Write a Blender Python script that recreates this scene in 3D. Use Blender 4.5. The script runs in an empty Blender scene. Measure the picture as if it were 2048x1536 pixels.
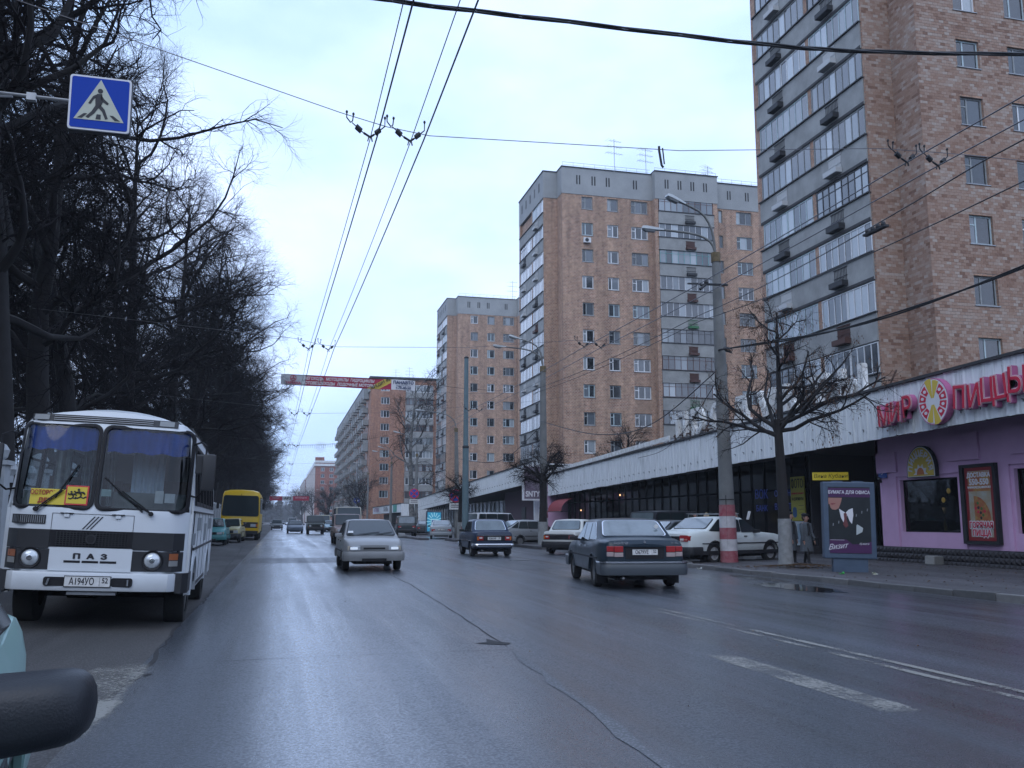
import bpy, bmesh, math, random
from math import sin, cos, tan, pi, radians, sqrt, hypot, atan2
from mathutils import Vector, Matrix, Euler
R = random.Random(7)
S = bpy.context.scene
COL = S.collection

# ---------------------------------------------------------------- camera
cam_d = bpy.data.cameras.new('camera'); cam = bpy.data.objects.new('camera', cam_d); COL.objects.link(cam)
S.camera = cam
PITCH = math.atan(273 / 1830.0); YAW = math.atan(464 * cos(PITCH) / 1830.0)
cam.location = (0, 0, 1.39)
cam.rotation_euler = (pi / 2 + PITCH, 0, -YAW)
cam_d.sensor_width = 36.0; cam_d.lens = 1830.0 / 2048 * 36; cam_d.clip_start = 0.05; cam_d.clip_end = 6000

# ---------------------------------------------------------------- sky and sun
SUN_EL, SUN_AZ = radians(42), radians(-152)         # behind thick cloud, behind the viewer's left shoulder
W = bpy.data.worlds.new('World'); S.world = W; W.use_nodes = True
nt = W.node_tree; nt.nodes.clear()
def wn(t, **k):
    n = nt.nodes.new(t)
    for a, b in k.items(): setattr(n, a, b)
    return n
out = wn('ShaderNodeOutputWorld')
sky = wn('ShaderNodeTexSky', sky_type='NISHITA', sun_disc=False, sun_elevation=SUN_EL, sun_rotation=-SUN_AZ, altitude=100, dust_density=3.0)
bg1 = wn('ShaderNodeBackground'); bg1.inputs[1].default_value = 0.10
nt.links.new(sky.outputs[0], bg1.inputs[0])
tc = wn('ShaderNodeTexCoord'); mp = wn('ShaderNodeMapping'); mp.inputs['Scale'].default_value = (1, 1, 2.2)
nt.links.new(tc.outputs['Generated'], mp.inputs[0])
n1 = wn('ShaderNodeTexNoise'); n1.inputs['Scale'].default_value = 2.0; n1.inputs['Detail'].default_value = 5; n1.inputs['Roughness'].default_value = 0.5
nt.links.new(mp.outputs[0], n1.inputs['Vector'])
cr = wn('ShaderNodeValToRGB')
cr.color_ramp.elements[0].position = 0.40; cr.color_ramp.elements[0].color = (0.50, 0.70, 1.10, 1)
cr.color_ramp.elements[1].position = 0.60; cr.color_ramp.elements[1].color = (0.80, 0.98, 1.40, 1)
nt.links.new(n1.outputs[0], cr.inputs[0])
bg2 = wn('ShaderNodeBackground'); bg2.inputs[1].default_value = 1.13
nt.links.new(cr.outputs[0], bg2.inputs[0])
mx = wn('ShaderNodeMixShader'); mx.inputs[0].default_value = 0.9          # heavy overcast over the blue
nt.links.new(bg1.outputs[0], mx.inputs[1]); nt.links.new(bg2.outputs[0], mx.inputs[2]); nt.links.new(mx.outputs[0], out.inputs[0])
sun_d = bpy.data.lights.new('sun', 'SUN'); sun_d.energy = 0.6; sun_d.angle = radians(40); sun_d.color = (1.0, 0.985, 0.96)
sun = bpy.data.objects.new('sun', sun_d); COL.objects.link(sun)
dv = Vector((sin(SUN_AZ) * cos(SUN_EL), cos(SUN_AZ) * cos(SUN_EL), sin(SUN_EL)))
sun.rotation_euler = dv.to_track_quat('Z', 'Y').to_euler(); sun.location = (0, 0, 60)
S.view_settings.view_transform = 'Standard'; S.view_settings.look = 'None'
S.view_settings.exposure = 0.36; S.view_settings.gamma = 1.0; S.view_settings.use_curve_mapping = False
S.cycles.max_bounces = 5; S.cycles.diffuse_bounces = 2; S.cycles.glossy_bounces = 3; S.cycles.transparent_max_bounces = 10
S.cycles.caustics_reflective = False; S.cycles.caustics_refractive = False

# ---------------------------------------------------------------- helpers
class MB:
    def __init__(s): s.v = []; s.f = []; s.m = []
    def add(s, vs, fs, mi=0):
        o = len(s.v); s.v.extend(tuple(v) for v in vs)
        for f in fs: s.f.append(tuple(o + i for i in f)); s.m.append(mi)
        return s
    def box(s, x0, x1, y0, y1, z0, z1, mi=0):
        if x0 > x1: x0, x1 = x1, x0
        if y0 > y1: y0, y1 = y1, y0
        if z0 > z1: z0, z1 = z1, z0
        return s.add([(x0,y0,z0),(x1,y0,z0),(x1,y1,z0),(x0,y1,z0),(x0,y0,z1),(x1,y0,z1),(x1,y1,z1),(x0,y1,z1)],
                     [(0,3,2,1),(4,5,6,7),(0,1,5,4),(1,2,6,5),(2,3,7,6),(3,0,4,7)], mi)
    def obox(s, c, ex, ey, ez, mi=0):      # oriented box, half-axis vectors
        c, ex, ey, ez = Vector(c), Vector(ex), Vector(ey), Vector(ez)
        P = [c + ex*a + ey*b + ez*d for d in (-1, 1) for a, b in ((-1,-1),(1,-1),(1,1),(-1,1))]
        return s.add(P, [(0,3,2,1),(4,5,6,7),(0,1,5,4),(1,2,6,5),(2,3,7,6),(3,0,4,7)], mi)
    def tube(s, pts, rads, n=6, cap=True, mi=0):
        pts = [Vector(p) for p in pts]
        if not hasattr(rads, '__len__'): rads = [rads] * len(pts)
        rings = []; t0 = (pts[1] - pts[0]).normalized()
        a = t0.orthogonal().normalized()
        for i, p in enumerate(pts):
            t = (pts[min(i+1, len(pts)-1)] - pts[max(i-1, 0)]).normalized()
            a = (a - t * a.dot(t)); a = a.normalized() if a.length > 1e-6 else t.orthogonal().normalized()
            b = t.cross(a)
            rings.append([p + (a * cos(2*pi*k/n) + b * sin(2*pi*k/n)) * rads[i] for k in range(n)])
        return s.loft(rings, cap=cap, mi=mi)
    def loft(s, rings, cap=True, closed=True, mi=0):
        n = len(rings[0]); vs = [v for r in rings for v in r]; fs = []
        for i in range(len(rings) - 1):
            for k in range(n if closed else n - 1):
                k2 = (k + 1) % n
                fs.append((i*n + k, i*n + k2, (i+1)*n + k2, (i+1)*n + k))
        if cap: fs.append(tuple(range(n))[::-1]); fs.append(tuple((len(rings)-1)*n + k for k in range(n)))
        return s.add(vs, fs, mi)
    def prism(s, poly, a, b, axis='z', mi=0):   # polygon extruded along an axis
        def P(u, v, w): return {'z': (u, v, w), 'y': (u, w, v), 'x': (w, u, v)}[axis]
        return s.loft([[P(u, v, a) for u, v in poly], [P(u, v, b) for u, v in poly]], mi=mi)
    def disc(s, c, r, n=16, ax='y', th=0.02, mi=0):
        poly = [(r*cos(2*pi*k/n), r*sin(2*pi*k/n)) for k in range(n)]
        def P(u, v, w): return {'z': (c[0]+u, c[1]+v, c[2]+w), 'y': (c[0]+u, c[1]+w, c[2]+v), 'x': (c[0]+w, c[1]+u, c[2]+v)}[ax]
        return s.loft([[P(u, v, 0) for u, v in poly], [P(u, v, th) for u, v in poly]], mi=mi)
    def ball(s, c, rx, ry, rz, n=10, m=6, mi=0):
        rings = []
        for i in range(m + 1):
            t = -pi/2 + pi * i / m; q = max(cos(t), 0.02)
            rings.append([(c[0] + rx*q*cos(2*pi*k/n), c[1] + ry*q*sin(2*pi*k/n), c[2] + rz*sin(t)) for k in range(n)])
        return s.loft(rings, mi=mi)
    def lathe(s, prof, n=24, ax='x', c=(0,0,0), mi=0, cap=True):   # profile of (offset along axis, radius)
        rings = []
        for o, r in prof:
            if ax == 'x': rings.append([(c[0]+o, c[1]+r*cos(2*pi*k/n), c[2]+r*sin(2*pi*k/n)) for k in range(n)])
            elif ax == 'y': rings.append([(c[0]+r*cos(2*pi*k/n), c[1]+o, c[2]+r*sin(2*pi*k/n)) for k in range(n)])
            else: rings.append([(c[0]+r*cos(2*pi*k/n), c[1]+r*sin(2*pi*k/n), c[2]+o) for k in range(n)])
        return s.loft(rings, mi=mi, cap=cap)
    def grid(s, fn, nu, nv, mi=0):
        vs = [fn(i / nu, j / nv) for j in range(nv + 1) for i in range(nu + 1)]
        fs = [(j*(nu+1)+i, j*(nu+1)+i+1, (j+1)*(nu+1)+i+1, (j+1)*(nu+1)+i) for j in range(nv) for i in range(nu)]
        return s.add(vs, fs, mi)
    def mesh(s, name, mats, smooth=None):
        me = bpy.data.meshes.new(name); me.from_pydata(s.v, [], s.f)
        if not isinstance(mats, (list, tuple)): mats = [mats]
        for m in mats: me.materials.append(m)
        if len(mats) > 1: me.polygons.foreach_set('material_index', s.m)
        if smooth:
            me.polygons.foreach_set('use_smooth', [True] * len(s.f)); me.update()
            if smooth is not True: me.set_sharp_from_angle(angle=radians(smooth))
        me.update(); return me
    def fix(s):   # consistent outward normals
        return s
    def build(s, name, mats, parent=None, smooth=None, normals=False, bevel=0):
        me = s.mesh(name, mats, None if (normals or bevel) else smooth)
        if normals or bevel:
            bm = bmesh.new(); bm.from_mesh(me); bmesh.ops.remove_doubles(bm, verts=bm.verts, dist=1e-5)
            bmesh.ops.recalc_face_normals(bm, faces=bm.faces)
            if bevel:
                es = [e for e in bm.edges if len(e.link_faces) == 2 and e.calc_face_angle(0) > 0.6]
                bmesh.ops.bevel(bm, geom=es, offset=bevel, segments=2, affect='EDGES', profile=0.6)
            bm.to_mesh(me); bm.free()
            if smooth:
                me.polygons.foreach_set('use_smooth', [True] * len(me.polygons))
                if smooth is not True: me.set_sharp_from_angle(angle=radians(smooth))
        return ob(name, me, parent)
def ob(name, data, parent=None, loc=None, rot=None, scale=None):
    o = bpy.data.objects.new(name, data); COL.objects.link(o)
    if parent is not None: o.parent = parent
    if loc: o.location = loc
    if rot: o.rotation_euler = rot
    if scale: o.scale = scale
    return o
def thing(name, label, cat, loc=(0,0,0), rot=(0,0,0), group=None):
    o = ob(name, None, None, loc, rot); o.empty_display_size = 0.2
    return tag(o, label, cat, group)
def tag(o, label, cat, group=None):
    o['label'] = label; o['category'] = cat
    if group: o['group'] = group
    return o
def structure(o): o['kind'] = 'structure'; return o
def stuff(o): o['kind'] = 'stuff'; return o
def kids(o): return [c for c in bpy.data.objects if c.parent == o]
def dup(root, loc=None, rot=None, label=None, scale=None, skip=()):
    cm = {}
    for c in bpy.data.objects:
        if c.parent: cm.setdefault(c.parent, []).append(c)
    def rec(o, par):
        c = o.copy(); COL.objects.link(c); c.parent = par
        for k in cm.get(o, []):
            if k.name.split('.')[0] not in skip: rec(k, c)
        return c
    r = rec(root, None)
    if loc is not None: r.location = loc
    if rot is not None: r.rotation_euler = rot
    if scale is not None: r.scale = scale
    if label: r['label'] = label
    return r

# ---------------------------------------------------------------- materials
MC = {}
def rgb(c): return (c[0], c[1], c[2], 1)
def mat(name, col, rough=0.6, metal=0.0, var=0.0, vscale=3.0, var2=None, bump=0.0, bscale=20.0, coat=0.0, emit=None, estr=1.0, spec=0.5, rvar=0.0):
    if name in MC: return MC[name]
    m = bpy.data.materials.new(name); m.use_nodes = True; t = m.node_tree; b = t.nodes['Principled BSDF']
    b.inputs['Base Color'].default_value = rgb(col); b.inputs['Roughness'].default_value = rough; b.inputs['Metallic'].default_value = metal
    b.inputs['Specular IOR Level'].default_value = spec; b.inputs['Coat Weight'].default_value = coat; b.inputs['Coat Roughness'].default_value = 0.06
    if emit: b.inputs['Emission Color'].default_value = rgb(emit); b.inputs['Emission Strength'].default_value = estr
    if var or bump or rvar:
        tc = t.nodes.new('ShaderNodeTexCoord')
    if var or rvar:
        n = t.nodes.new('ShaderNodeTexNoise'); n.inputs['Scale'].default_value = vscale; n.inputs['Detail'].default_value = 6; n.inputs['Roughness'].default_value = 0.62
        t.links.new(tc.outputs['Object'], n.inputs['Vector'])
        rp = t.nodes.new('ShaderNodeValToRGB'); rp.color_ramp.elements[0].position = 0.32; rp.color_ramp.elements[1].position = 0.68
        c2 = var2 if var2 else tuple(x * (1 - var) for x in col)
        rp.color_ramp.elements[0].color = rgb(c2); rp.color_ramp.elements[1].color = rgb(col)
        t.links.new(n.outputs[0], rp.inputs[0])
        if var: t.links.new(rp.outputs[0], b.inputs['Base Color'])
        if rvar:
            mr = t.nodes.new('ShaderNodeMapRange'); mr.inputs['From Min'].default_value = 0.3; mr.inputs['From Max'].default_value = 0.7
            mr.inputs['To Min'].default_value = rough + rvar; mr.inputs['To Max'].default_value = rough
            t.links.new(n.outputs[0], mr.inputs[0]); t.links.new(mr.outputs[0], b.inputs['Roughness'])
    if bump:
        n2 = t.nodes.new('ShaderNodeTexNoise'); n2.inputs['Scale'].default_value = bscale; n2.inputs['Detail'].default_value = 4
        t.links.new(tc.outputs['Object'], n2.inputs['Vector'])
        bp = t.nodes.new('ShaderNodeBump'); bp.inputs['Strength'].default_value = bump; bp.inputs['Distance'].default_value = 0.02
        t.links.new(n2.outputs[0], bp.inputs['Height']); t.links.new(bp.outputs[0], b.inputs['Normal'])
    MC[name] = m; return m
def paint(name, col, dirt=0.35):
    """vehicle paint with road dirt gathering low down on the body"""
    if name in MC: return MC[name]
    m = mat(name, col, 0.28, coat=0.05, spec=0.36); t = m.node_tree; b = t.nodes['Principled BSDF']
    tc = t.nodes.new('ShaderNodeTexCoord'); sx = t.nodes.new('ShaderNodeSeparateXYZ'); t.links.new(tc.outputs['Object'], sx.inputs[0])
    n = t.nodes.new('ShaderNodeTexNoise'); n.inputs['Scale'].default_value = 4; n.inputs['Detail'].default_value = 6; t.links.new(tc.outputs['Object'], n.inputs['Vector'])
    mr = t.nodes.new('ShaderNodeMapRange'); mr.inputs['From Min'].default_value = 1.0; mr.inputs['From Max'].default_value = 0.25; mr.inputs['To Min'].default_value = 0.0; mr.inputs['To Max'].default_value = 1.0
    t.links.new(sx.outputs[2], mr.inputs[0])
    ma = t.nodes.new('ShaderNodeMath'); ma.operation = 'MULTIPLY'; t.links.new(mr.outputs[0], ma.inputs[0]); t.links.new(n.outputs[0], ma.inputs[1])
    mb = t.nodes.new('ShaderNodeMath'); mb.operation = 'MULTIPLY_ADD'; mb.use_clamp = True; mb.inputs[1].default_value = dirt * 1.5; mb.inputs[2].default_value = dirt * 0.03; t.links.new(ma.outputs[0], mb.inputs[0])
    mc = t.nodes.new('ShaderNodeMix'); mc.data_type = 'RGBA'; mc.inputs['A'].default_value = rgb(col); mc.inputs['B'].default_value = tuple(0.028 + 0.22*c for c in col) + (1,)
    t.links.new(mb.outputs[0], mc.inputs[0]); t.links.new(mc.outputs['Result'], b.inputs['Base Color'])
    m2 = t.nodes.new('ShaderNodeMapRange'); m2.inputs['To Min'].default_value = 0.28; m2.inputs['To Max'].default_value = 0.75; t.links.new(mb.outputs[0], m2.inputs[0]); t.links.new(m2.outputs[0], b.inputs['Roughness'])
    return m
def glass_clear(name, tint=(0.75, 0.85, 0.9)):
    if name in MC: return MC[name]
    m = bpy.data.materials.new(name); m.use_nodes = True; t = m.node_tree; t.nodes.clear()
    o = t.nodes.new('ShaderNodeOutputMaterial'); tr = t.nodes.new('ShaderNodeBsdfTransparent'); tr.inputs[0].default_value = rgb(tint)
    g = t.nodes.new('ShaderNodeBsdfGlossy'); g.inputs['Roughness'].default_value = 0.02
    fr = t.nodes.new('ShaderNodeFresnel'); fr.inputs[0].default_value = 1.5
    x = t.nodes.new('ShaderNodeMixShader'); t.links.new(fr.outputs[0], x.inputs[0]); t.links.new(tr.outputs[0], x.inputs[1]); t.links.new(g.outputs[0], x.inputs[2]); t.links.new(x.outputs[0], o.inputs[0])
    MC[name] = m; return m
def brick_mat(name, c1, c2, c3, bw, bh, mortar=(0.22, 0.21, 0.2), msize=0.015, patch=None):
    if name in MC: return MC[name]
    m = mat(name, c1, 0.85); t = m.node_tree; b = t.nodes['Principled BSDF']
    tc = t.nodes.new('ShaderNodeTexCoord'); s = t.nodes.new('ShaderNodeSeparateXYZ'); t.links.new(tc.outputs['Object'], s.inputs[0])
    a = t.nodes.new('ShaderNodeMath'); t.links.new(s.outputs[0], a.inputs[0]); t.links.new(s.outputs[1], a.inputs[1])
    c = t.nodes.new('ShaderNodeCombineXYZ'); t.links.new(a.outputs[0], c.inputs[0]); t.links.new(s.outputs[2], c.inputs[1])
    br = t.nodes.new('ShaderNodeTexBrick'); br.inputs['Scale'].default_value = 1.0; br.inputs['Brick Width'].default_value = bw; br.inputs['Row Height'].default_value = bh
    br.inputs['Mortar Size'].default_value = msize; br.inputs['Mortar Smooth'].default_value = 0.3; br.inputs['Bias'].default_value = 0.0
    br.inputs['Color1'].default_value = rgb(c1); br.inputs['Color2'].default_value = rgb(c2); br.inputs['Mortar'].default_value = rgb(mortar)
    t.links.new(c.outputs[0], br.inputs['Vector'])
    n = t.nodes.new('ShaderNodeTexNoise'); n.inputs['Scale'].default_value = 0.9; n.inputs['Detail'].default_value = 8; n.inputs['Roughness'].default_value = 0.75; t.links.new(tc.outputs['Object'], n.inputs['Vector'])
    rp = t.nodes.new('ShaderNodeValToRGB'); rp.color_ramp.elements[0].position = 0.42; rp.color_ramp.elements[1].position = 0.62; rp.color_ramp.elements[0].color = (0, 0, 0, 1); rp.color_ramp.elements[1].color = (1, 1, 1, 1)
    t.links.new(n.outputs[0], rp.inputs[0])
    mu = t.nodes.new('ShaderNodeMix'); mu.data_type = 'RGBA'; mu.blend_type = 'MIX'; mu.inputs['B'].default_value = rgb(c3)
    m1 = t.nodes.new('ShaderNodeMath'); m1.operation = 'MULTIPLY'; m1.inputs[1].default_value = 0.7; t.links.new(rp.outputs[0], m1.inputs[0]); t.links.new(m1.outputs[0], mu.inputs[0])
    nm_ = t.nodes.new('ShaderNodeTexNoise'); nm_.inputs['Scale'].default_value = 2.6; nm_.inputs['Detail'].default_value = 9; nm_.inputs['Roughness'].default_value = 0.8; t.links.new(tc.outputs['Object'], nm_.inputs['Vector'])
    rm = t.nodes.new('ShaderNodeMapRange'); rm.inputs['From Min'].default_value = 0.32; rm.inputs['From Max'].default_value = 0.68; rm.inputs['To Min'].default_value = 0.55; rm.inputs['To Max'].default_value = 1.35; t.links.new(nm_.outputs[0], rm.inputs[0])
    mm_ = t.nodes.new('ShaderNodeMix'); mm_.data_type = 'RGBA'; mm_.blend_type = 'MULTIPLY'; mm_.inputs[0].default_value = 1.0; t.links.new(mu.outputs['Result'], mm_.inputs['A']); t.links.new(rm.outputs[0], mm_.inputs['B'])
    sv = t.nodes.new('ShaderNodeMapping'); sv.inputs['Scale'].default_value = (1.3, 1.3, 0.06); t.links.new(tc.outputs['Object'], sv.inputs[0]); ns_ = t.nodes.new('ShaderNodeTexNoise'); ns_.inputs['Scale'].default_value = 1.5; ns_.inputs['Detail'].default_value = 5; t.links.new(sv.outputs[0], ns_.inputs['Vector'])
    rs_ = t.nodes.new('ShaderNodeMapRange'); rs_.inputs['From Min'].default_value = 0.35; rs_.inputs['From Max'].default_value = 0.6; rs_.inputs['To Min'].default_value = 0.78; rs_.inputs['To Max'].default_value = 1.05; t.links.new(ns_.outputs[0], rs_.inputs[0])
    m3_ = t.nodes.new('ShaderNodeMix'); m3_.data_type = 'RGBA'; m3_.blend_type = 'MULTIPLY'; m3_.inputs[0].default_value = 1.0; t.links.new(mm_.outputs['Result'], m3_.inputs['A']); t.links.new(rs_.outputs[0], m3_.inputs['B'])
    t.links.new(br.outputs['Color'], mu.inputs['A']); t.links.new(m3_.outputs['Result'], b.inputs['Base Color'])
    bp = t.nodes.new('ShaderNodeBump'); bp.inputs['Strength'].default_value = 0.5; bp.inputs['Distance'].default_value = 0.012; bp.invert = True
    t.links.new(br.outputs['Fac'], bp.inputs['Height']); t.links.new(bp.outputs[0], b.inputs['Normal'])
    return m
def ramp_obj(name, stops, rough=0.85, attr=None, mot=0.25):
    """colour picked per object (Object Info random) or per face (attribute)"""
    if name in MC: return MC[name]
    m = mat(name, (0.5, 0.5, 0.5), rough, bump=0.25, bscale=25); t = m.node_tree; b = t.nodes['Principled BSDF']
    if attr: s = t.nodes.new('ShaderNodeAttribute'); s.attribute_name = attr; o = s.outputs['Fac']
    else: s = t.nodes.new('ShaderNodeObjectInfo'); o = s.outputs['Random']
    r = t.nodes.new('ShaderNodeValToRGB'); els = r.color_ramp.elements
    while len(els) < len(stops): els.new(0.5)
    for e, (p, c) in zip(els, stops): e.position = p; e.color = rgb(c)
    t.links.new(o, r.inputs[0])
    tc = t.nodes.new('ShaderNodeTexCoord'); n = t.nodes.new('ShaderNodeTexNoise'); n.inputs['Scale'].default_value = 9; n.inputs['Detail'].default_value = 4; t.links.new(tc.outputs['Object'], n.inputs['Vector'])
    h = t.nodes.new('ShaderNodeMix'); h.data_type = 'RGBA'; h.blend_type = 'MULTIPLY'; h.inputs[0].default_value = mot
    t.links.new(r.outputs[0], h.inputs['A']); t.links.new(n.outputs[0], h.inputs['B']); t.links.new(h.outputs['Result'], b.inputs['Base Color'])
    return m

M_white = mat('white_paint', (0.62, 0.63, 0.63), 0.5, var=0.18, vscale=2)
M_black = mat('black_rubber', (0.009, 0.009, 0.011), 0.6, spec=0.3)
M_plastic = mat('dark_plastic', (0.022, 0.023, 0.026), 0.6, var=0.3, vscale=8, spec=0.35)
M_tyre = mat('tyre_rubber', (0.02, 0.02, 0.02), 0.85, var=0.4, vscale=6, bump=0.4, bscale=60)
M_chrome = mat('chrome', (0.55, 0.56, 0.58), 0.18, 1.0)
M_steel = mat('galvanised_steel', (0.30, 0.31, 0.32), 0.45, 0.7, var=0.3, vscale=3)
M_rim = mat('steel_rim', (0.22, 0.22, 0.22), 0.45, 0.6)
M_glass = mat('vehicle_glass', (0.018, 0.026, 0.028), 0.04, spec=0.5)
M_glassl = mat('hazy_rear_glass', (0.11, 0.14, 0.15), 0.08, spec=0.8, coat=0.5, var=0.4, vscale=2.5)
M_lamp = mat('headlight_glass', (0.62, 0.66, 0.68), 0.10, 0.35, coat=0.6, var=0.35, vscale=14)
M_red = mat('red_lens', (0.30, 0.012, 0.015), 0.18, coat=0.5)
M_orange = mat('amber_lens', (0.50, 0.13, 0.02), 0.2, coat=0.5)
M_plate = mat('number_plate_white', (0.62, 0.62, 0.60), 0.45, var=0.2, vscale=12)
M_conc = mat('weathered_concrete', (0.30, 0.30, 0.29), 0.9, var=0.35, vscale=1.2, bump=0.3, bscale=18)
M_concp = mat('balcony_concrete', (0.30, 0.305, 0.295), 0.92, var=0.32, vscale=0.9, bump=0.25, bscale=9)
M_pole = mat('concrete_pole_grey', (0.17, 0.175, 0.17), 0.9, var=0.3, vscale=2.0, bump=0.3, bscale=22)
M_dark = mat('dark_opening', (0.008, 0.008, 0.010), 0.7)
M_text = mat('black_lettering', (0.015, 0.015, 0.02), 0.6)
M_wire = mat('black_cable', (0.010, 0.011, 0.013), 0.6)
M_copper = mat('contact_wire', (0.10, 0.10, 0.11), 0.45, 0.5)

FONT_EX = [0]
def text(s, size, m, parent=None, loc=(0,0,0), rot=(0,0,0), ext=0.004, bold=0.0, sx=1.0, align='CENTER', name='lettering', shear=0.0, resol=3):
    def raw(q, al):
        c = bpy.data.curves.new('t', 'FONT'); c.body = q; c.size = size; c.extrude = ext; c.align_x = al; c.align_y = 'CENTER'; c.resolution_u = resol; c.shear = shear
        o = bpy.data.objects.new('t', c); COL.objects.link(o)
        dg = bpy.context.evaluated_depsgraph_get(); me = bpy.data.meshes.new_from_object(o.evaluated_get(dg))
        V = [tuple(v.co) for v in me.vertices]; F = [tuple(p.vertices) for p in me.polygons]
        bpy.data.objects.remove(o); bpy.data.curves.remove(c); bpy.data.meshes.remove(me); return V, F
    s2 = s.replace('Ф', 'О').replace('ф', 'о'); V, F = raw(s2, align); g = MB(); g.add(V, F)
    for i, ch in enumerate(s):
        if ch in 'Фф':      # the font's own overlapping outlines leave a hole, so the stem is added by hand
            A, _ = raw(s2[:i+1], 'LEFT'); B, _ = raw('О', 'LEFT'); Wt, _ = raw(s2, 'LEFT')
            x0 = min(v[0] for v in V) - min(v[0] for v in Wt); wb_ = max(v[0] for v in B) - min(v[0] for v in B); cx = max(v[0] for v in A) - wb_/2 + x0
            lo, hi = min(v[1] for v in B), max(v[1] for v in B); g.box(cx-size*0.045, cx+size*0.045, lo-size*0.05, hi+size*0.05, -ext*0.99, ext*1.01)
    if bold:                # thicker strokes: copies pushed outwards
        V0, F0 = list(g.v), list(g.f); nd = 4 if bold < 0.012 else 8
        for k in range(nd):
            a = 2*pi*k/nd + 0.3; rr_ = bold*(1-0.017*k); g.add([(x+rr_*cos(a), y+rr_*sin(a), z-max(0.0003, size*0.0009)*(k+1)) for x, y, z in V0], F0)
    me = g.mesh(name, m)
    if sx != 1.0:
        for v in me.vertices: v.co.x *= sx
    return ob(name, me, parent, loc, rot)
FACE_S = (pi/2, 0, 0)              # boards that face down the street towards the viewer
FACE_W = (pi/2, 0, -pi/2)          # boards on the right-hand frontage, facing the road
def rrect(w, h, r, n=4, cx=0, cy=0):
    P = []
    for qx, qy, a0 in ((1,-1,-pi/2),(1,1,0),(-1,1,pi/2),(-1,-1,pi)):
        for k in range(n + 1):
            a = a0 + pi/2 * k / n; P.append((cx + qx*(w/2 - r) + r*cos(a), cy + qy*(h/2 - r) + r*sin(a)))
    return P
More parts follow.
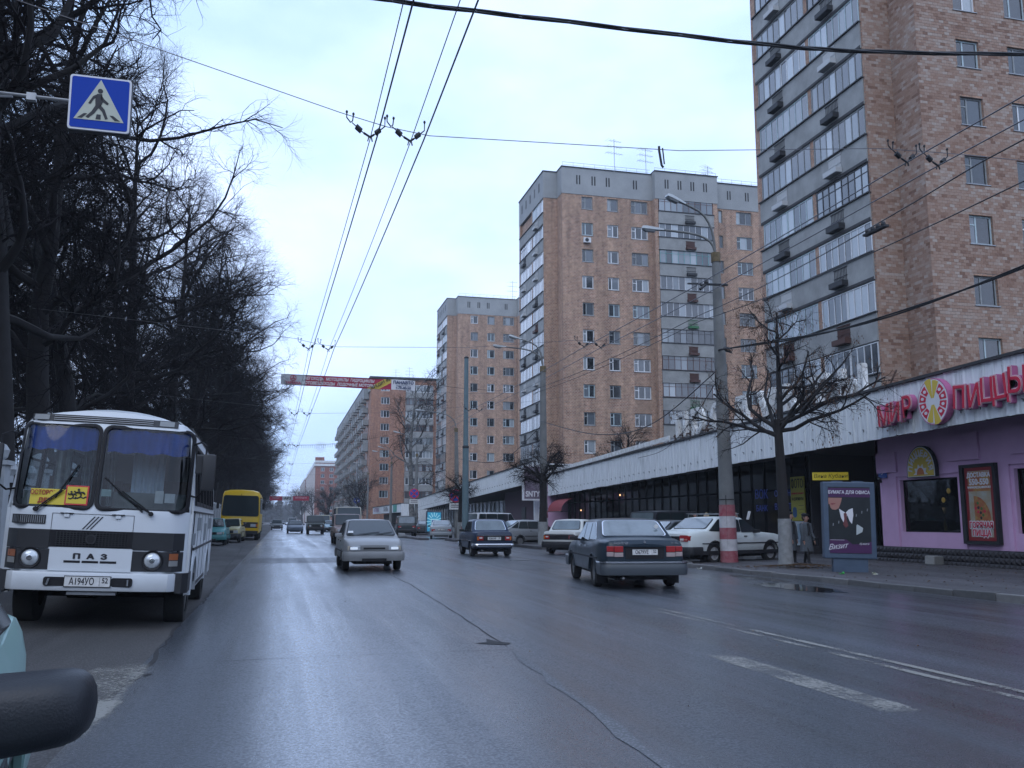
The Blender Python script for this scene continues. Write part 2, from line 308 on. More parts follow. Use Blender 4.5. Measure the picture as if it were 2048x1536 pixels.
# ---------------------------------------------------------------- ground, road, kerbs
def asphalt(name, base, r0, r1, wet=0.0):
    m = mat(name, base, 0.5); t = m.node_tree; b = t.nodes['Principled BSDF']; L = t.links
    tc = t.nodes.new('ShaderNodeTexCoord')
    mp = t.nodes.new('ShaderNodeMapping'); mp.inputs['Scale'].default_value = (1.0, 0.22, 1.0); L.new(tc.outputs['Object'], mp.inputs[0])
    nl = t.nodes.new('ShaderNodeTexNoise'); nl.inputs['Scale'].default_value = 0.55; nl.inputs['Detail'].default_value = 4; nl.inputs['Roughness'].default_value = 0.6; L.new(mp.outputs[0], nl.inputs['Vector'])
    mw = t.nodes.new('ShaderNodeMapping'); mw.inputs['Scale'].default_value = (1.3, 0.025, 1.0); L.new(tc.outputs['Object'], mw.inputs[0])
    nw = t.nodes.new('ShaderNodeTexNoise'); nw.inputs['Scale'].default_value = 1.0; nw.inputs['Detail'].default_value = 6; nw.inputs['Roughness'].default_value = 0.65; L.new(mw.outputs[0], nw.inputs['Vector'])
    nf = t.nodes.new('ShaderNodeTexNoise'); nf.inputs['Scale'].default_value = 75; nf.inputs['Detail'].default_value = 3; L.new(tc.outputs['Object'], nf.inputs['Vector'])
    vo = t.nodes.new('ShaderNodeTexVoronoi'); vo.inputs['Scale'].default_value = 48; L.new(tc.outputs['Object'], vo.inputs['Vector'])
    r1n = t.nodes.new('ShaderNodeMapRange'); r1n.inputs['From Min'].default_value = 0.35; r1n.inputs['From Max'].default_value = 0.68; r1n.inputs['To Min'].default_value = r0; r1n.inputs['To Max'].default_value = r1
    L.new(nl.outputs[0], r1n.inputs[0]); gr = t.nodes.new('ShaderNodeMath'); gr.operation = 'MULTIPLY_ADD'; gr.use_clamp = True; gr.inputs[1].default_value = 0.42; L.new(vo.outputs['Distance'], gr.inputs[0]); L.new(r1n.outputs[0], gr.inputs[2]); wr2 = t.nodes.new('ShaderNodeMath'); wr2.operation = 'MULTIPLY_ADD'; wr2.use_clamp = True; wr2.inputs[1].default_value = 0.5; L.new(nw.outputs[0], wr2.inputs[0]); sb_ = t.nodes.new('ShaderNodeMath'); sb_.operation = 'SUBTRACT'; sb_.inputs[1].default_value = 0.24; L.new(gr.outputs[0], sb_.inputs[0]); L.new(sb_.outputs[0], wr2.inputs[2]); L.new(wr2.outputs[0], b.inputs['Roughness'])
    cr = t.nodes.new('ShaderNodeValToRGB'); e = cr.color_ramp.elements; e[0].position = 0.3; e[1].position = 0.75
    e[0].color = rgb([x * 0.62 for x in base]); e[1].color = rgb([x * 1.35 for x in base]); L.new(nl.outputs[0], cr.inputs[0])
    c2 = t.nodes.new('ShaderNodeValToRGB'); e = c2.color_ramp.elements; e[0].position = 0.0; e[0].color = (2.6, 2.6, 2.7, 1); e[1].position = 0.42; e[1].color = (0.75, 0.75, 0.75, 1); L.new(vo.outputs['Distance'], c2.inputs[0])
    mu = t.nodes.new('ShaderNodeMix'); mu.data_type = 'RGBA'; mu.blend_type = 'MULTIPLY'; mu.inputs[0].default_value = 0.75; L.new(cr.outputs[0], mu.inputs['A']); L.new(c2.outputs[0], mu.inputs['B']); wm_ = t.nodes.new('ShaderNodeMapRange'); wm_.inputs['From Min'].default_value = 0.3; wm_.inputs['From Max'].default_value = 0.7; wm_.inputs['To Min'].default_value = 0.6; wm_.inputs['To Max'].default_value = 1.5; L.new(nw.outputs[0], wm_.inputs[0]); m9 = t.nodes.new('ShaderNodeMix'); m9.data_type = 'RGBA'; m9.blend_type = 'MULTIPLY'; m9.inputs[0].default_value = 1.0; L.new(mu.outputs['Result'], m9.inputs['A']); L.new(wm_.outputs[0], m9.inputs['B']); L.new(m9.outputs['Result'], b.inputs['Base Color'])
    bp = t.nodes.new('ShaderNodeBump'); bp.inputs['Strength'].default_value = 0.45; bp.inputs['Distance'].default_value = 0.004; L.new(nf.outputs[0], bp.inputs['Height'])
    b2 = t.nodes.new('ShaderNodeBump'); b2.inputs['Strength'].default_value = 0.10; b2.inputs['Distance'].default_value = 0.03; ns = t.nodes.new('ShaderNodeTexNoise'); ns.inputs['Scale'].default_value = 2.2; ns.inputs['Detail'].default_value = 2; L.new(tc.outputs['Object'], ns.inputs['Vector']); L.new(ns.outputs[0], b2.inputs['Height']); L.new(b2.outputs[0], bp.inputs['Normal']); L.new(bp.outputs[0], b.inputs['Normal'])
    b.inputs['Specular IOR Level'].default_value = 0.6; cwr = t.nodes.new('ShaderNodeMapRange'); cwr.inputs['From Min'].default_value = 0.38; cwr.inputs['From Max'].default_value = 0.60; cwr.inputs['To Min'].default_value = wet*1.2 if wet < 0.8 else 1.0; cwr.inputs['To Max'].default_value = wet*0.45; L.new(nw.outputs[0], cwr.inputs[0]); L.new(cwr.outputs[0], b.inputs['Coat Weight']); b.inputs['Coat Roughness'].default_value = 0.20; L.new(bp.outputs[0], b.inputs['Coat Normal']); b.inputs['Coat IOR'].default_value = 1.45
    return m
M_asph = asphalt('wet_asphalt', (0.046, 0.054, 0.066), 0.22, 0.05, wet=0.79)
M_asph2 = asphalt('old_dry_asphalt', (0.045, 0.043, 0.042), 0.78, 0.5)
M_pave = asphalt('damp_pavement', (0.055, 0.052, 0.055), 0.62, 0.36)
M_soil = mat('dark_soil_and_leaves', (0.035, 0.028, 0.020), 0.95, var=0.5, vscale=1.5, bump=0.6, bscale=8)
def gz(x):                      # the road is cambered: it climbs towards the left kerb
    return 0.0 if x > -1.25 else (-1.25 - x) * 0.034
g = MB(); g.add([(-2500,-200,-0.06),(2500,-200,-0.06),(2500,4500,-0.06),(-2500,4500,-0.06)], [(0,1,2,3)])
structure(g.build('ground', M_soil))
g = MB(); g.grid(lambda u, v: (-1.25 + u*13.4, -60 + (v**1.6)*1448, 0), 4, 40)
structure(g.build('road', M_asph))
g = MB(); ys = [-60 + (i/30)**1.6 * 1448 for i in range(31)]
for i in range(30):
    g.add([(-1.25, ys[i], 0), (-4.75, ys[i], gz(-4.75)), (-4.75, ys[i+1], gz(-4.75)), (-1.25, ys[i+1], 0)], [(0,3,2,1)])
structure(g.build('parking_lane', M_asph2))
# left-hand kerb and earth verge under the lime trees
g = MB(); g.add([(-5.0,-12,0.27),(-5.0,1400,0.27),(-60,1400,0.5),(-60,-12,0.5)], [(0,1,2,3)])
structure(g.build('verge', M_soil))
lk = structure(MB().box(-5.0,-4.75,-12,420,-0.05,0.30).build('left_kerb', M_conc, bevel=0.02))
# right-hand side: pavement up to the shops, with a parking bay let into it
PZ = 0.085
kp = [(13.6,-12),(13.3,4),(12.9,9),(12.42,13.45),(12.12,18.0),(11.96,22),(11.95,25.6),(12.5,27.0),(13.9,28.0),(17.0,28.6)]
pav = MB(); pts = [(x + 0.14, y) for x, y in kp] + [(17.0, 140), (16.5, 420), (30, 420), (30, -12)]
pav.add([(x, y, PZ) for x, y in pts], [tuple(range(len(pts)))])
structure(pav.build('pavement', M_pave))
bay = MB(); bay.add([(12.1,24,-0.012),(17.2,24,-0.012),(17.2,1400,-0.012),(12.1,1400,-0.012)], [(0,1,2,3)])
structure(bay.build('parking_bay', asphalt('bay_asphalt', (0.04,0.04,0.042), 0.6, 0.35)))
M_kerb = ramp_obj('kerb_stone_concrete', [(0, (0.10,0.10,0.10)), (0.5, (0.15,0.15,0.15)), (1, (0.20,0.195,0.19))], mot=0.5)
km = MB().box(-0.49, 0.49, -0.075, 0.075, -0.16, 0.0).build('kerb_stone', M_kerb, bevel=0.018).data
def kerb_run(path, z, label_root):
    root = thing('kerb', label_root, 'kerb'); root['kind'] = 'structure'; del root['category']
    seg = [Vector((x, y, 0)) for x, y in path]; i = 0; pos = 0.0; first = True
    L = [(seg[k+1]-seg[k]).length for k in range(len(seg)-1)]; T = sum(L); n = int(T)
    for k in range(n):
        d = (k + 0.5) * T / n; j = 0
        while d > L[j]: d -= L[j]; j += 1
        t = (seg[j+1]-seg[j]).normalized(); p = seg[j] + t * d
        o = ob('kerb_stone', km, root, (p.x, p.y, z + R.uniform(-0.012, 0.012)), (R.uniform(-0.01,0.01), R.uniform(-0.02,0.02), atan2(t.y, t.x) + R.uniform(-0.012, 0.012)), (T/n*0.985/0.98, 1, 1))
    return root
bpy.data.objects.remove(bpy.data.objects['kerb_stone'])
kerb_run(kp[2:], PZ + 0.03, 'concrete kerb along the right pavement')
kerb_run([(17.0, 28.8), (17.0, 120)], PZ + 0.03, 'concrete kerb behind the parking bay')
for (x0, x1, y0, y1) in ((12.3, 14.6, 43.5, 51.0), (11.2, 11.9, 60.5, 64.5), (9.75, 10.5, 66.0, 86.0), (12.3, 15.0, 88, 128)):
    isl = MB().prism([(x0+0.1,y0),(x1-0.1,y0),(x1,y0+0.6),(x1,y1-0.6),(x1-0.3,y1),(x0+0.3,y1),(x0,y1-0.6),(x0,y0+0.6)], -0.05, 0.14)
    structure(isl.build('traffic_island', M_pave, normals=True))
# cracks, joints and worn paint
M_crack = mat('tar_crack', (0.010, 0.010, 0.011), 0.8)
M_patch = asphalt('smooth_tar_joint', (0.085, 0.09, 0.098), 0.4, 0.25)
def crack(name, path, w, m, z=0.004, jit=0.05, step=0.35, sides=0):
    P = [Vector((x, y, 0)) for x, y in path]; Q = []
    for a, b in zip(P, P[1:]):
        n = max(1, int((b-a).length / step))
        Q += [a.lerp(b, i/n) for i in range(n)]
    Q.append(P[-1]); V = []; F = []
    for i, q in enumerate(Q):
        t = (Q[min(i+1, len(Q)-1)] - Q[max(i-1, 0)]).normalized(); nrm = Vector((-t.y, t.x, 0))
        c = q + nrm * R.uniform(-jit, jit); ww = w * R.uniform(0.35, 1.3) if i not in (0, len(Q)-1) else 0.004
        for s in (-1, 1):
            p = c + nrm * ww/2 * s; V.append((p.x, p.y, gz(p.x) + z))
        if i: F.append((2*i-2, 2*i-1, 2*i+1, 2*i))
    return structure(MB().add(V, F).build(name, m))
crack('road_crack', [(-1.75,60),(-1.9,52),(-1.62,40),(-1.5,30),(-1.32,22),(-1.22,17),(-1.30,14),(-1.24,12),(-1.20,10.2),(-1.22,8.6),(-1.28,7.4)], 0.045, M_crack, jit=0.03)
crack('road_crack', [(-1.42,27),(-1.28,26.2),(-1.34,24.5),(-1.48,22.6)], 0.035, M_crack)
crack('road_crack', [(-1.20,9.3),(-1.05,9.2),(-1.16,9.0)], 0.04, M_crack)
crack('road_joint', [(2.75,62),(2.85,40),(2.82,20.3),(2.62,13.5),(2.50,10.2)], 0.02, M_crack, jit=0.01)
crack('road_joint', [(2.50,9.9),(2.38,8.3),(2.30,6.6),(2.17,5.1),(2.10,3)], 0.13, M_patch, jit=0.025)
crack('road_joint', [(-0.6,9.85),(0.6,9.95),(1.7,9.97),(2.5,9.97)], 0.012, M_crack, jit=0.008)
crack('road_joint', [(-1.2,31.2),(1.0,31.5),(2.7,31.4)], 0.03, M_patch, jit=0.01)
hole = MB(); hole.add([(2.20,10.55,0.005),(2.40,10.40,0.005),(2.55,10.35,0.005),(2.62,10.48,0.005),(2.50,10.62,0.005),(2.42,10.9,0.005),(2.36,10.62,0.005)], [tuple(range(7))])
structure(hole.build('pothole', M_crack))
def worn(name, col, amt):
    m = bpy.data.materials.new(name); m.use_nodes = True; t = m.node_tree; b = t.nodes['Principled BSDF']; o = t.nodes['Material Output']; L = t.links
    b.inputs['Base Color'].default_value = rgb(col); b.inputs['Roughness'].default_value = 0.5
    tc = t.nodes.new('ShaderNodeTexCoord'); n = t.nodes.new('ShaderNodeTexNoise'); n.inputs['Scale'].default_value = 26; n.inputs['Detail'].default_value = 6; n.inputs['Roughness'].default_value = 0.75; L.new(tc.outputs['Object'], n.inputs['Vector'])
    n2 = t.nodes.new('ShaderNodeTexNoise'); n2.inputs['Scale'].default_value = 1.3; n2.inputs['Detail'].default_value = 3; L.new(tc.outputs['Object'], n2.inputs['Vector'])
    a = t.nodes.new('ShaderNodeAttribute'); a.attribute_name = 'fade'
    s1 = t.nodes.new('ShaderNodeMath'); s1.operation = 'MULTIPLY_ADD'; s1.inputs[1].default_value = 0.9; L.new(n2.outputs[0], s1.inputs[0]); L.new(n.outputs[0], s1.inputs[2])
    s2 = t.nodes.new('ShaderNodeMath'); s2.operation = 'MULTIPLY_ADD'; s2.inputs[1].default_value = 1.0; L.new(a.outputs['Fac'], s2.inputs[0]); L.new(s1.outputs[0], s2.inputs[2])
    mr = t.nodes.new('ShaderNodeMapRange'); mr.inputs['From Min'].default_value = 1.55 - amt; mr.inputs['From Max'].default_value = 1.75 - amt; mr.inputs['To Max'].default_value = 0.85; L.new(s2.outputs[0], mr.inputs[0])
    tr = t.nodes.new('ShaderNodeBsdfTransparent'); x = t.nodes.new('ShaderNodeMixShader'); L.new(mr.outputs[0], x.inputs[0]); L.new(tr.outputs[0], x.inputs[1]); L.new(b.outputs[0], x.inputs[2]); L.new(x.outputs[0], o.inputs[0])
    return m
M_mark = worn('worn_road_paint', (0.25, 0.245, 0.22), -0.03)
def mark(name, x0, x1, y0, y1, f0, f1, slant=0.0):
    n = 16; m = 6; g = MB()
    g.grid(lambda u, v: (x0 + (x1-x0)*u + slant*v, y0 + (y1-y0)*v, gz(x0 + (x1-x0)*u) + 0.005), m, n)
    o = structure(g.build(name, M_mark)); at = o.data.attributes.new('fade', 'FLOAT', 'POINT')
    for j in range(n + 1):
        for i in range(m + 1):
            u, v = i/m, j/n; e = min(1, min(u, 1-u) * 5 + 0.25) * min(1, min(v, 1-v) * 7)
            at.data[j*(m+1)+i].value = (f0 + (f1-f0)*v) * 1.0 - (1 - e) * 0.5
    return o
mark('lane_line', 5.93, 6.05, 1.5, 19, 1.0, 0.5, -0.12); mark('lane_line', 5.67, 5.79, 1.5, 19, 0.95, 0.45, -0.02)
mark('crossing_stripe', 4.28, 4.70, 5.6, 9.5, 0.75, 0.72); mark('crossing_stripe', 5.05, 5.55, 5.6, 9.4, 0.30, 0.42)
mark('crossing_stripe', 6.75, 7.25, 5.8, 9.5, 0.20, 0.34); mark('crossing_stripe', 8.3, 8.8, 5.8, 9.5, 0.32, 0.45)
mark('crossing_stripe', 9.9, 10.4, 5.8, 9.5, 0.25, 0.42); mark('crossing_stripe', -1.75, -1.08, 6.2, 10.3, 0.80, 0.66)
mark('crossing_stripe', -2.95, -2.25, 6.4, 9.9, 0.78, 0.7); mark('crossing_stripe', 2.6, 3.1, 5.8, 9.4, 0.12, 0.16)
mark('crossing_stripe', 0.9, 1.4, 5.8, 9.4, 0.05, 0.1)
mark('lane_line', 9.2, 9.32, 12, 24, 0.28, 0.2)
M_pud = mat('standing_water', (0.02,0.021,0.023), 0.05, spec=0.6); MC['standing_water'].node_tree.nodes['Principled BSDF'].inputs['Coat Weight'].default_value = 1.0
def blob(name, cx, cy, rx, ry, m, z=0.006):
    n = 26; P = [(cx+rx*cos(2*pi*k/n)*R.uniform(0.72,1.12), cy+ry*sin(2*pi*k/n)*R.uniform(0.72,1.12), z) for k in range(n)]
    return structure(MB().add(P, [tuple(range(n))]).build(name, m))
blob('puddle', 10.6, 17.6, 0.55, 1.6, M_pud); blob('puddle', 11.3, 20.5, 0.3, 1.5, M_pud); blob('puddle', 8.2, 31.5, 0.4, 0.35, M_pud)
M_rep = asphalt('repair_asphalt', (0.034, 0.037, 0.043), 0.42, 0.22, wet=0.4)
structure(MB().add([(6.6,26,0.003),(8.4,26.3,0.003),(8.3,33,0.003),(6.5,32.6,0.003)], [(0,1,2,3)]).build('road_patch', M_rep)); structure(MB().add([(-0.9,31.6,0.003),(2.6,31.8,0.003),(2.7,36,0.003),(-1.0,35.7,0.003)], [(0,1,2,3)]).build('road_patch', M_rep))
# fallen leaves round the tree pit and along the kerb
M_leaf = ramp_obj('fallen_leaf', [(0, (0.07,0.035,0.012)), (0.5, (0.13,0.06,0.02)), (1, (0.16,0.10,0.04))], attr='rnd')
def leaves(name, n, fn, s=0.035):
    g = MB(); vals = []
    for i in range(n):
        x, y, z = fn(); a = R.uniform(0, 6.3); k = s * R.uniform(0.6, 1.3); t1 = R.uniform(-0.5, 0.5)
        ux, uy = cos(a)*k, sin(a)*k
        g.add([(x-ux, y-uy, z), (x+uy*0.6, y-ux*0.6, z+0.012+t1*0.01), (x+ux, y+uy, z+0.004), (x-uy*0.6, y+ux*0.6, z+0.015)], [(0,1,2,3)]); vals.append(R.random())
    o = stuff(g.build(name, M_leaf)); at = o.data.attributes.new('rnd', 'FLOAT', 'FACE'); at.data.foreach_set('value', vals); return o
def pit():
    a, r = R.uniform(0, 6.3), abs(R.gauss(0, 0.55)); return (14.25 + r*1.5*cos(a), 23.45 + r*0.9*sin(a), PZ + 0.012 + max(0, 0.09 - r*0.09))
leaves('fallen_leaves', 1500, pit)
leaves('fallen_leaves', 260, lambda: (R.uniform(12.3, 18.5), R.uniform(14, 27), PZ + 0.004), 0.03)
leaves('fallen_leaves', 30, lambda: (R.uniform(-1.2, 11), R.uniform(6, 24), 0.004), 0.016)
leaves('fallen_leaves', 1800, lambda: (-5.2 - abs(R.gauss(0, 6)), R.uniform(3, 70), 0.30), 0.05)
# ---------------------------------------------------------------- brick towers
def holes_wall(u0, u1, v0, v1, holes, P, depth=0.16, mi=0, g=None):
    """wall sheet with real openings and reveals; P(u, v, w) maps to space, w = outward"""
    g = g or MB()
    us = sorted({u0, u1} | {h[0] for h in holes} | {h[1] for h in holes}); vs = sorted({v0, v1} | {h[2] for h in holes} | {h[3] for h in holes})
    for a, b in zip(us, us[1:]):
        run = None
        for c, d in zip(vs, vs[1:]):
            mu, mv = (a+b)/2, (c+d)/2
            if any(h[0] < mu < h[1] and h[2] < mv < h[3] for h in holes): continue
            g.add([P(a,c,0), P(b,c,0), P(b,d,0), P(a,d,0)], [(0,1,2,3)], mi)
    for a, b, c, d in holes:
        q = [(a,c),(b,c),(b,d),(a,d)]
        for i in range(4):
            p0, p1 = q[i], q[(i+1) % 4]
            g.add([P(p0[0],p0[1],0), P(p0[0],p0[1],-depth), P(p1[0],p1[1],-depth), P(p1[0],p1[1],0)], [(0,1,2,3)], mi)
    return g
M_brickT1 = brick_mat('pinkish_facing_brick', (0.38,0.22,0.14), (0.29,0.14,0.085), (0.40,0.28,0.21), 0.26, 0.14, mortar=(0.13,0.125,0.12))
M_brickT2 = brick_mat('orange_facing_brick', (0.39,0.20,0.12), (0.25,0.11,0.062), (0.42,0.28,0.19), 0.30, 0.15, mortar=(0.42,0.36,0.30), msize=0.024)
M_brickT4 = brick_mat('orange_red_brick', (0.40,0.17,0.09), (0.27,0.11,0.06), (0.38,0.20,0.13), 0.40, 0.20, mortar=(0.30,0.24,0.20), msize=0.02)
M_brickT5 = brick_mat('dark_red_brick', (0.27,0.075,0.045), (0.20,0.05,0.03), (0.30,0.12,0.08), 0.6, 0.3, mortar=(0.2,0.12,0.1))
M_attic = mat('grey_attic_render', (0.31,0.32,0.315), 0.92, var=0.22, vscale=0.5, var2=(0.25,0.26,0.26), bump=0.2, bscale=10)
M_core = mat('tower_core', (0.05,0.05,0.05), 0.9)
M_cap = mat('roof_felt', (0.03,0.03,0.032), 0.8)
PANE = [ramp_obj('window_glass_and_curtains', [(0.0,(0.008,0.010,0.012)),(0.42,(0.014,0.018,0.022)),(0.62,(0.05,0.06,0.07)),(0.8,(0.13,0.15,0.17)),(0.97,(0.34,0.38,0.40))], rough=0.12)]
PANE[0].node_tree.nodes['Principled BSDF'].inputs['Coat Weight'].default_value = 1.0
b_ = PANE[0].node_tree.nodes['Principled BSDF']
for l_ in list(PANE[0].node_tree.links):
    if l_.to_socket == b_.inputs['Normal']: PANE[0].node_tree.links.remove(l_)
M_pglass = ramp_obj('loggia_glass', [(0.0,(0.03,0.035,0.04)),(0.4,(0.08,0.09,0.10)),(0.65,(0.20,0.23,0.25)),(1.0,(0.42,0.46,0.48))], rough=0.10)
M_pglass.node_tree.nodes['Principled BSDF'].inputs['Coat Weight'].default_value = 1.0
b_ = M_pglass.node_tree.nodes['Principled BSDF']
for l_ in list(M_pglass.node_tree.links):
    if l_.to_socket == b_.inputs['Normal']: M_pglass.node_tree.links.remove(l_)
M_fr = {'white': mat('white_window_frame', (0.66,0.68,0.69), 0.5, var=0.15, vscale=5), 'pale': mat('pale_blue_frame', (0.42,0.52,0.54), 0.55, var=0.2, vscale=5),
        'brown': mat('brown_window_frame', (0.09,0.035,0.025), 0.6), 'teal': mat('teal_window_frame', (0.10,0.28,0.27), 0.55), 'dark': mat('dark_window_frame', (0.03,0.03,0.032), 0.6), 'grey': mat('grey_old_frame', (0.28,0.30,0.30), 0.7, var=0.3, vscale=5)}
WC = {}
def bars(w, h, cols, trans=None, t=0.06, d=0.05, sub=None):
    """frame mesh in the local xy plane: outer rim, mullions at the given x, optional transom"""
    g = MB(); g.box(0,w,0,t,-d,0); g.box(0,w,h-t,h,-d,0); g.box(0,t,t,h-t,-d,0); g.box(w-t,w,t,h-t,-d,0)
    for c in cols: g.box(c-t/2,c+t/2,t,h-t,-d,-0.004)
    if trans: g.box(t,w-t,trans-t*0.4,trans+t*0.4,-d,-0.008)
    if sub: g.box(sub[0], sub[1], sub[2]-t*0.4, sub[2]+t*0.4, -d, -0.008)
    return g
def window(parent, loc, rot, w, h, cols, frame='white', trans=None, sub=None, t=0.075, panes='split', sill=True, label=None, glass=None):
    key = (round(w,3), round(h,3), tuple(cols), frame, trans, sub, t)
    if key not in WC: WC[key] = bars(w, h, cols, trans, t, 0.05, sub).mesh('window', M_fr[frame])
    o = ob('window', WC[key], parent, loc, rot)
    if label: o['label'] = label
    xs = [t] + list(cols) + [w - t]
    spans = [(t, w - t)] if panes == 'one' else list(zip(xs, xs[1:]))
    for a, b in spans:
        k2 = ('p', round(b-a,3), round(h,3), id(glass))
        if k2 not in WC: WC[k2] = MB().box(0, b-a, 0, h-2*t, -0.012, 0).mesh('pane', glass or PANE[0])
        ob('pane', WC[k2], o, (a, t, -0.03))
    if sill:
        k3 = ('s', round(w,3))
        if k3 not in WC: WC[k3] = MB().box(-0.05, w+0.05, -0.045, -0.004, -0.02, 0.17).mesh('sill', M_steel)
        ob('sill', WC[k3], o, (0, 0, 0))
    return o
def glazing(parent, loc, rot, L, h, n, frame, t=0.05, split=True):
    return window(parent, loc, rot, L, h, [round(L*k/n,3) for k in range(1, n)], frame, trans=h*0.72 if frame in ('brown','teal','dark') else None, t=t, sill=False, panes='split' if split else 'one', glass=M_pglass)
FB = {}
def flower_box(parent, loc, rot, kind):
    if kind not in FB:
        g = MB(); m = {'brown': mat('rusty_basket', (0.06,0.022,0.015), 0.7), 'white': mat('pale_basket', (0.42,0.43,0.43), 0.7), 'dark': M_plastic, 'green': mat('green_basket', (0.02,0.12,0.04), 0.6)}[kind]
        g.box(0,1.1,0.0,0.03,0,0.34); g.box(0,1.1,0.03,0.26,0.32,0.345); g.box(0,0.03,0.03,0.26,0,0.32); g.box(1.07,1.1,0.03,0.26,0,0.32)
        for k in range(9): g.box(0.06+k*0.12,0.08+k*0.12,0.03,0.95,0.01,0.03)
        g.box(0,1.1,0.92,0.96,0,0.04); g.box(0,1.1,0.5,0.53,0.01,0.04)
        if kind in ('brown', 'white'): g.box(0.04,1.06,0.3,0.9,0.0,0.012)
        FB[kind] = g.mesh('flower_basket', m)
    return ob('flower_basket', FB[kind], parent, loc, rot)
def tower(Y0, dz, h0, label, brick, near=False, ks=range(-1, 10), loggia_split=True):
    T = thing('apartment_tower', label, 'apartment building', (26, Y0, 0), group='brick apartment towers along the street')
    rr = random.Random(int(Y0)); top = h0 + 9*dz + 0.2; roof = top + 2.9; Db = 10.2
    PF = lambda yf: (lambda u, v, w: (u, yf - w, v)); PL = lambda xf: (lambda u, v, w: (xf - w, u, v))
    wins = [(3.65,4.9),(6.5,7.75),(9.2,11.1)]; H = 1.36; ft = 0.075 if near else 0.105
    g = MB(); hz = [h0 + k*dz for k in ks]
    holes = [(a, b, z-H, z) for z in hz for a, b in wins]
    holes_wall(1.5, 11.6, 0, top, holes, PF(-1.8), g=g)
    holes_wall(0, 1.5, 0, top, [], PF(0), g=g); holes_wall(-1.8, 0, 0, top, [], PL(1.5), g=g)
    if not near:
        holes_wall(-2.6, -1.8, 0, top, [], PL(11.6), g=g)
        holes_wall(11.6, 12.0, 0, top, [], PF(-2.6), g=g); holes_wall(18.4, 18.9, 0, top, [], PF(-2.6), g=g)
        h4 = [(a, b, z-H-0.05, z) for z in hz for a, b in ((19.7,20.15),(21.8,23.7),(26.5,27.8))]
        holes_wall(18.9, 32, 0, top, h4, PF(-1.3), g=g)
    g.build('wall', brick, T)
    c = MB()
    if near: c.box(1.8, 24, -1.5, Db-0.2, 0, top)
    else: c.box(1.8, 32, -1.0, Db-0.2, 0, top); c.box(12.1, 18.3, -1.9, 0, 0, top); c.box(1.8, 11.5, -1.55, 0, 0, top)
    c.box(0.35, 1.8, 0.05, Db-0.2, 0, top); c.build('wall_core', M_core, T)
    if near: holes_wall(11.6, 24, 0, top, [], PF(-1.8)).build('wall', brick, T)
    # attic band and roof edge
    a = MB(); X1 = 24 if near else 32
    a.box(-0.04, 1.5, -0.05, Db, top, roof); a.box(1.46, 11.64, -1.85, Db, top, roof+0.0)
    if near: a.box(11.64, X1, -1.85, Db, top, roof)
    else: a.box(11.64, 18.95, -2.66, Db, top, roof+0.15); a.box(18.95, X1, -1.36, Db, top, roof)
    a.build('attic_band', M_attic, T)
    cap = MB(); cap.box(-0.12, 1.4, -0.13, Db+0.05, roof, roof+0.09); cap.box(1.4, 11.6, -1.94, Db+0.05, roof, roof+0.09)
    if near: cap.box(11.6, X1, -1.94, Db+0.05, roof, roof+0.09)
    else: cap.box(11.6, 19.05, -2.76, Db+0.05, roof+0.15, roof+0.24); cap.box(19.05, X1, -1.46, Db+0.05, roof, roof+0.09)
    cap.build('roof_edge', M_cap, T)
    rl = MB()
    for yy, xa, xb in ((-1.7, 1.6, 11.5),) + (() if near else ((-2.5, 11.7, 18.9), (-1.2, 19.1, 31))):
        for k in range(int((xb-xa)/1.2)+1): rl.box(xa+k*1.2-0.012, xa+k*1.2+0.012, yy-0.012, yy+0.012, roof, roof+0.62)
        rl.box(xa, xb, yy-0.012, yy+0.012, roof+0.58, roof+0.61); rl.box(xa, xb, yy-0.01, yy+0.01, roof+0.3, roof+0.32)
    rl.build('roof_railing', M_steel, T)
    sl = WC.setdefault('slot', MB().box(-0.07, 0.07, 0, 1.0, -0.02, 0.012).mesh('vent_slot', M_dark))
    for x in (3.3, 5.0, 6.6, 9.7):
        for d in (-0.15, 0.15): ob('vent_slot', sl, T, (x+d, -1.85, top+1.1), FACE_S)
    if not near:
        for x in (13.0, 14.5, 16.0, 17.5):
            for d in (-0.15, 0.15): ob('vent_slot', sl, T, (x+d, -2.66, top+1.2), FACE_S)
        for x in (21.0, 23.2, 26.5):
            for d in (-0.15, 0.15): ob('vent_slot', sl, T, (x+d, -1.36, top+1.1), FACE_S)
    for y in (1.6, 3.4, 5.2, 7.0, 8.8):
        for d in (-0.14, 0.14): ob('vent_slot', sl, T, (-0.04, y+d, top+1.1), FACE_W)
    # front windows
    for z in hz:
        for i, (a0, b0) in enumerate(wins):
            w = b0 - a0; fr = rr.choices(['white','pale','grey'], [5,4,3])[0]
            if i < 2: window(T, (a0, -1.8+0.12, z-H), FACE_S, w, H, [0.42] if rr.random() < 0.8 else [w*0.5], fr, t=ft, sub=(0.06,0.42,H*0.68) if rr.random() < 0.5 else None)
            else: window(T, (a0, -1.8+0.12, z-H), FACE_S, w, H, [0.5, 1.2], fr, t=ft, sub=(0.06,0.5,H*0.68))
        if not near:
            window(T, (19.7, -1.3+0.12, z-H-0.05), FACE_S, 0.45, H+0.05, [], 'grey', sill=False)
            window(T, (21.8, -1.3+0.12, z-H-0.05), FACE_S, 1.9, H+0.05, [0.5,1.2], rr.choice(['white','pale','grey']), sub=(0.06,0.5,H*0.68))
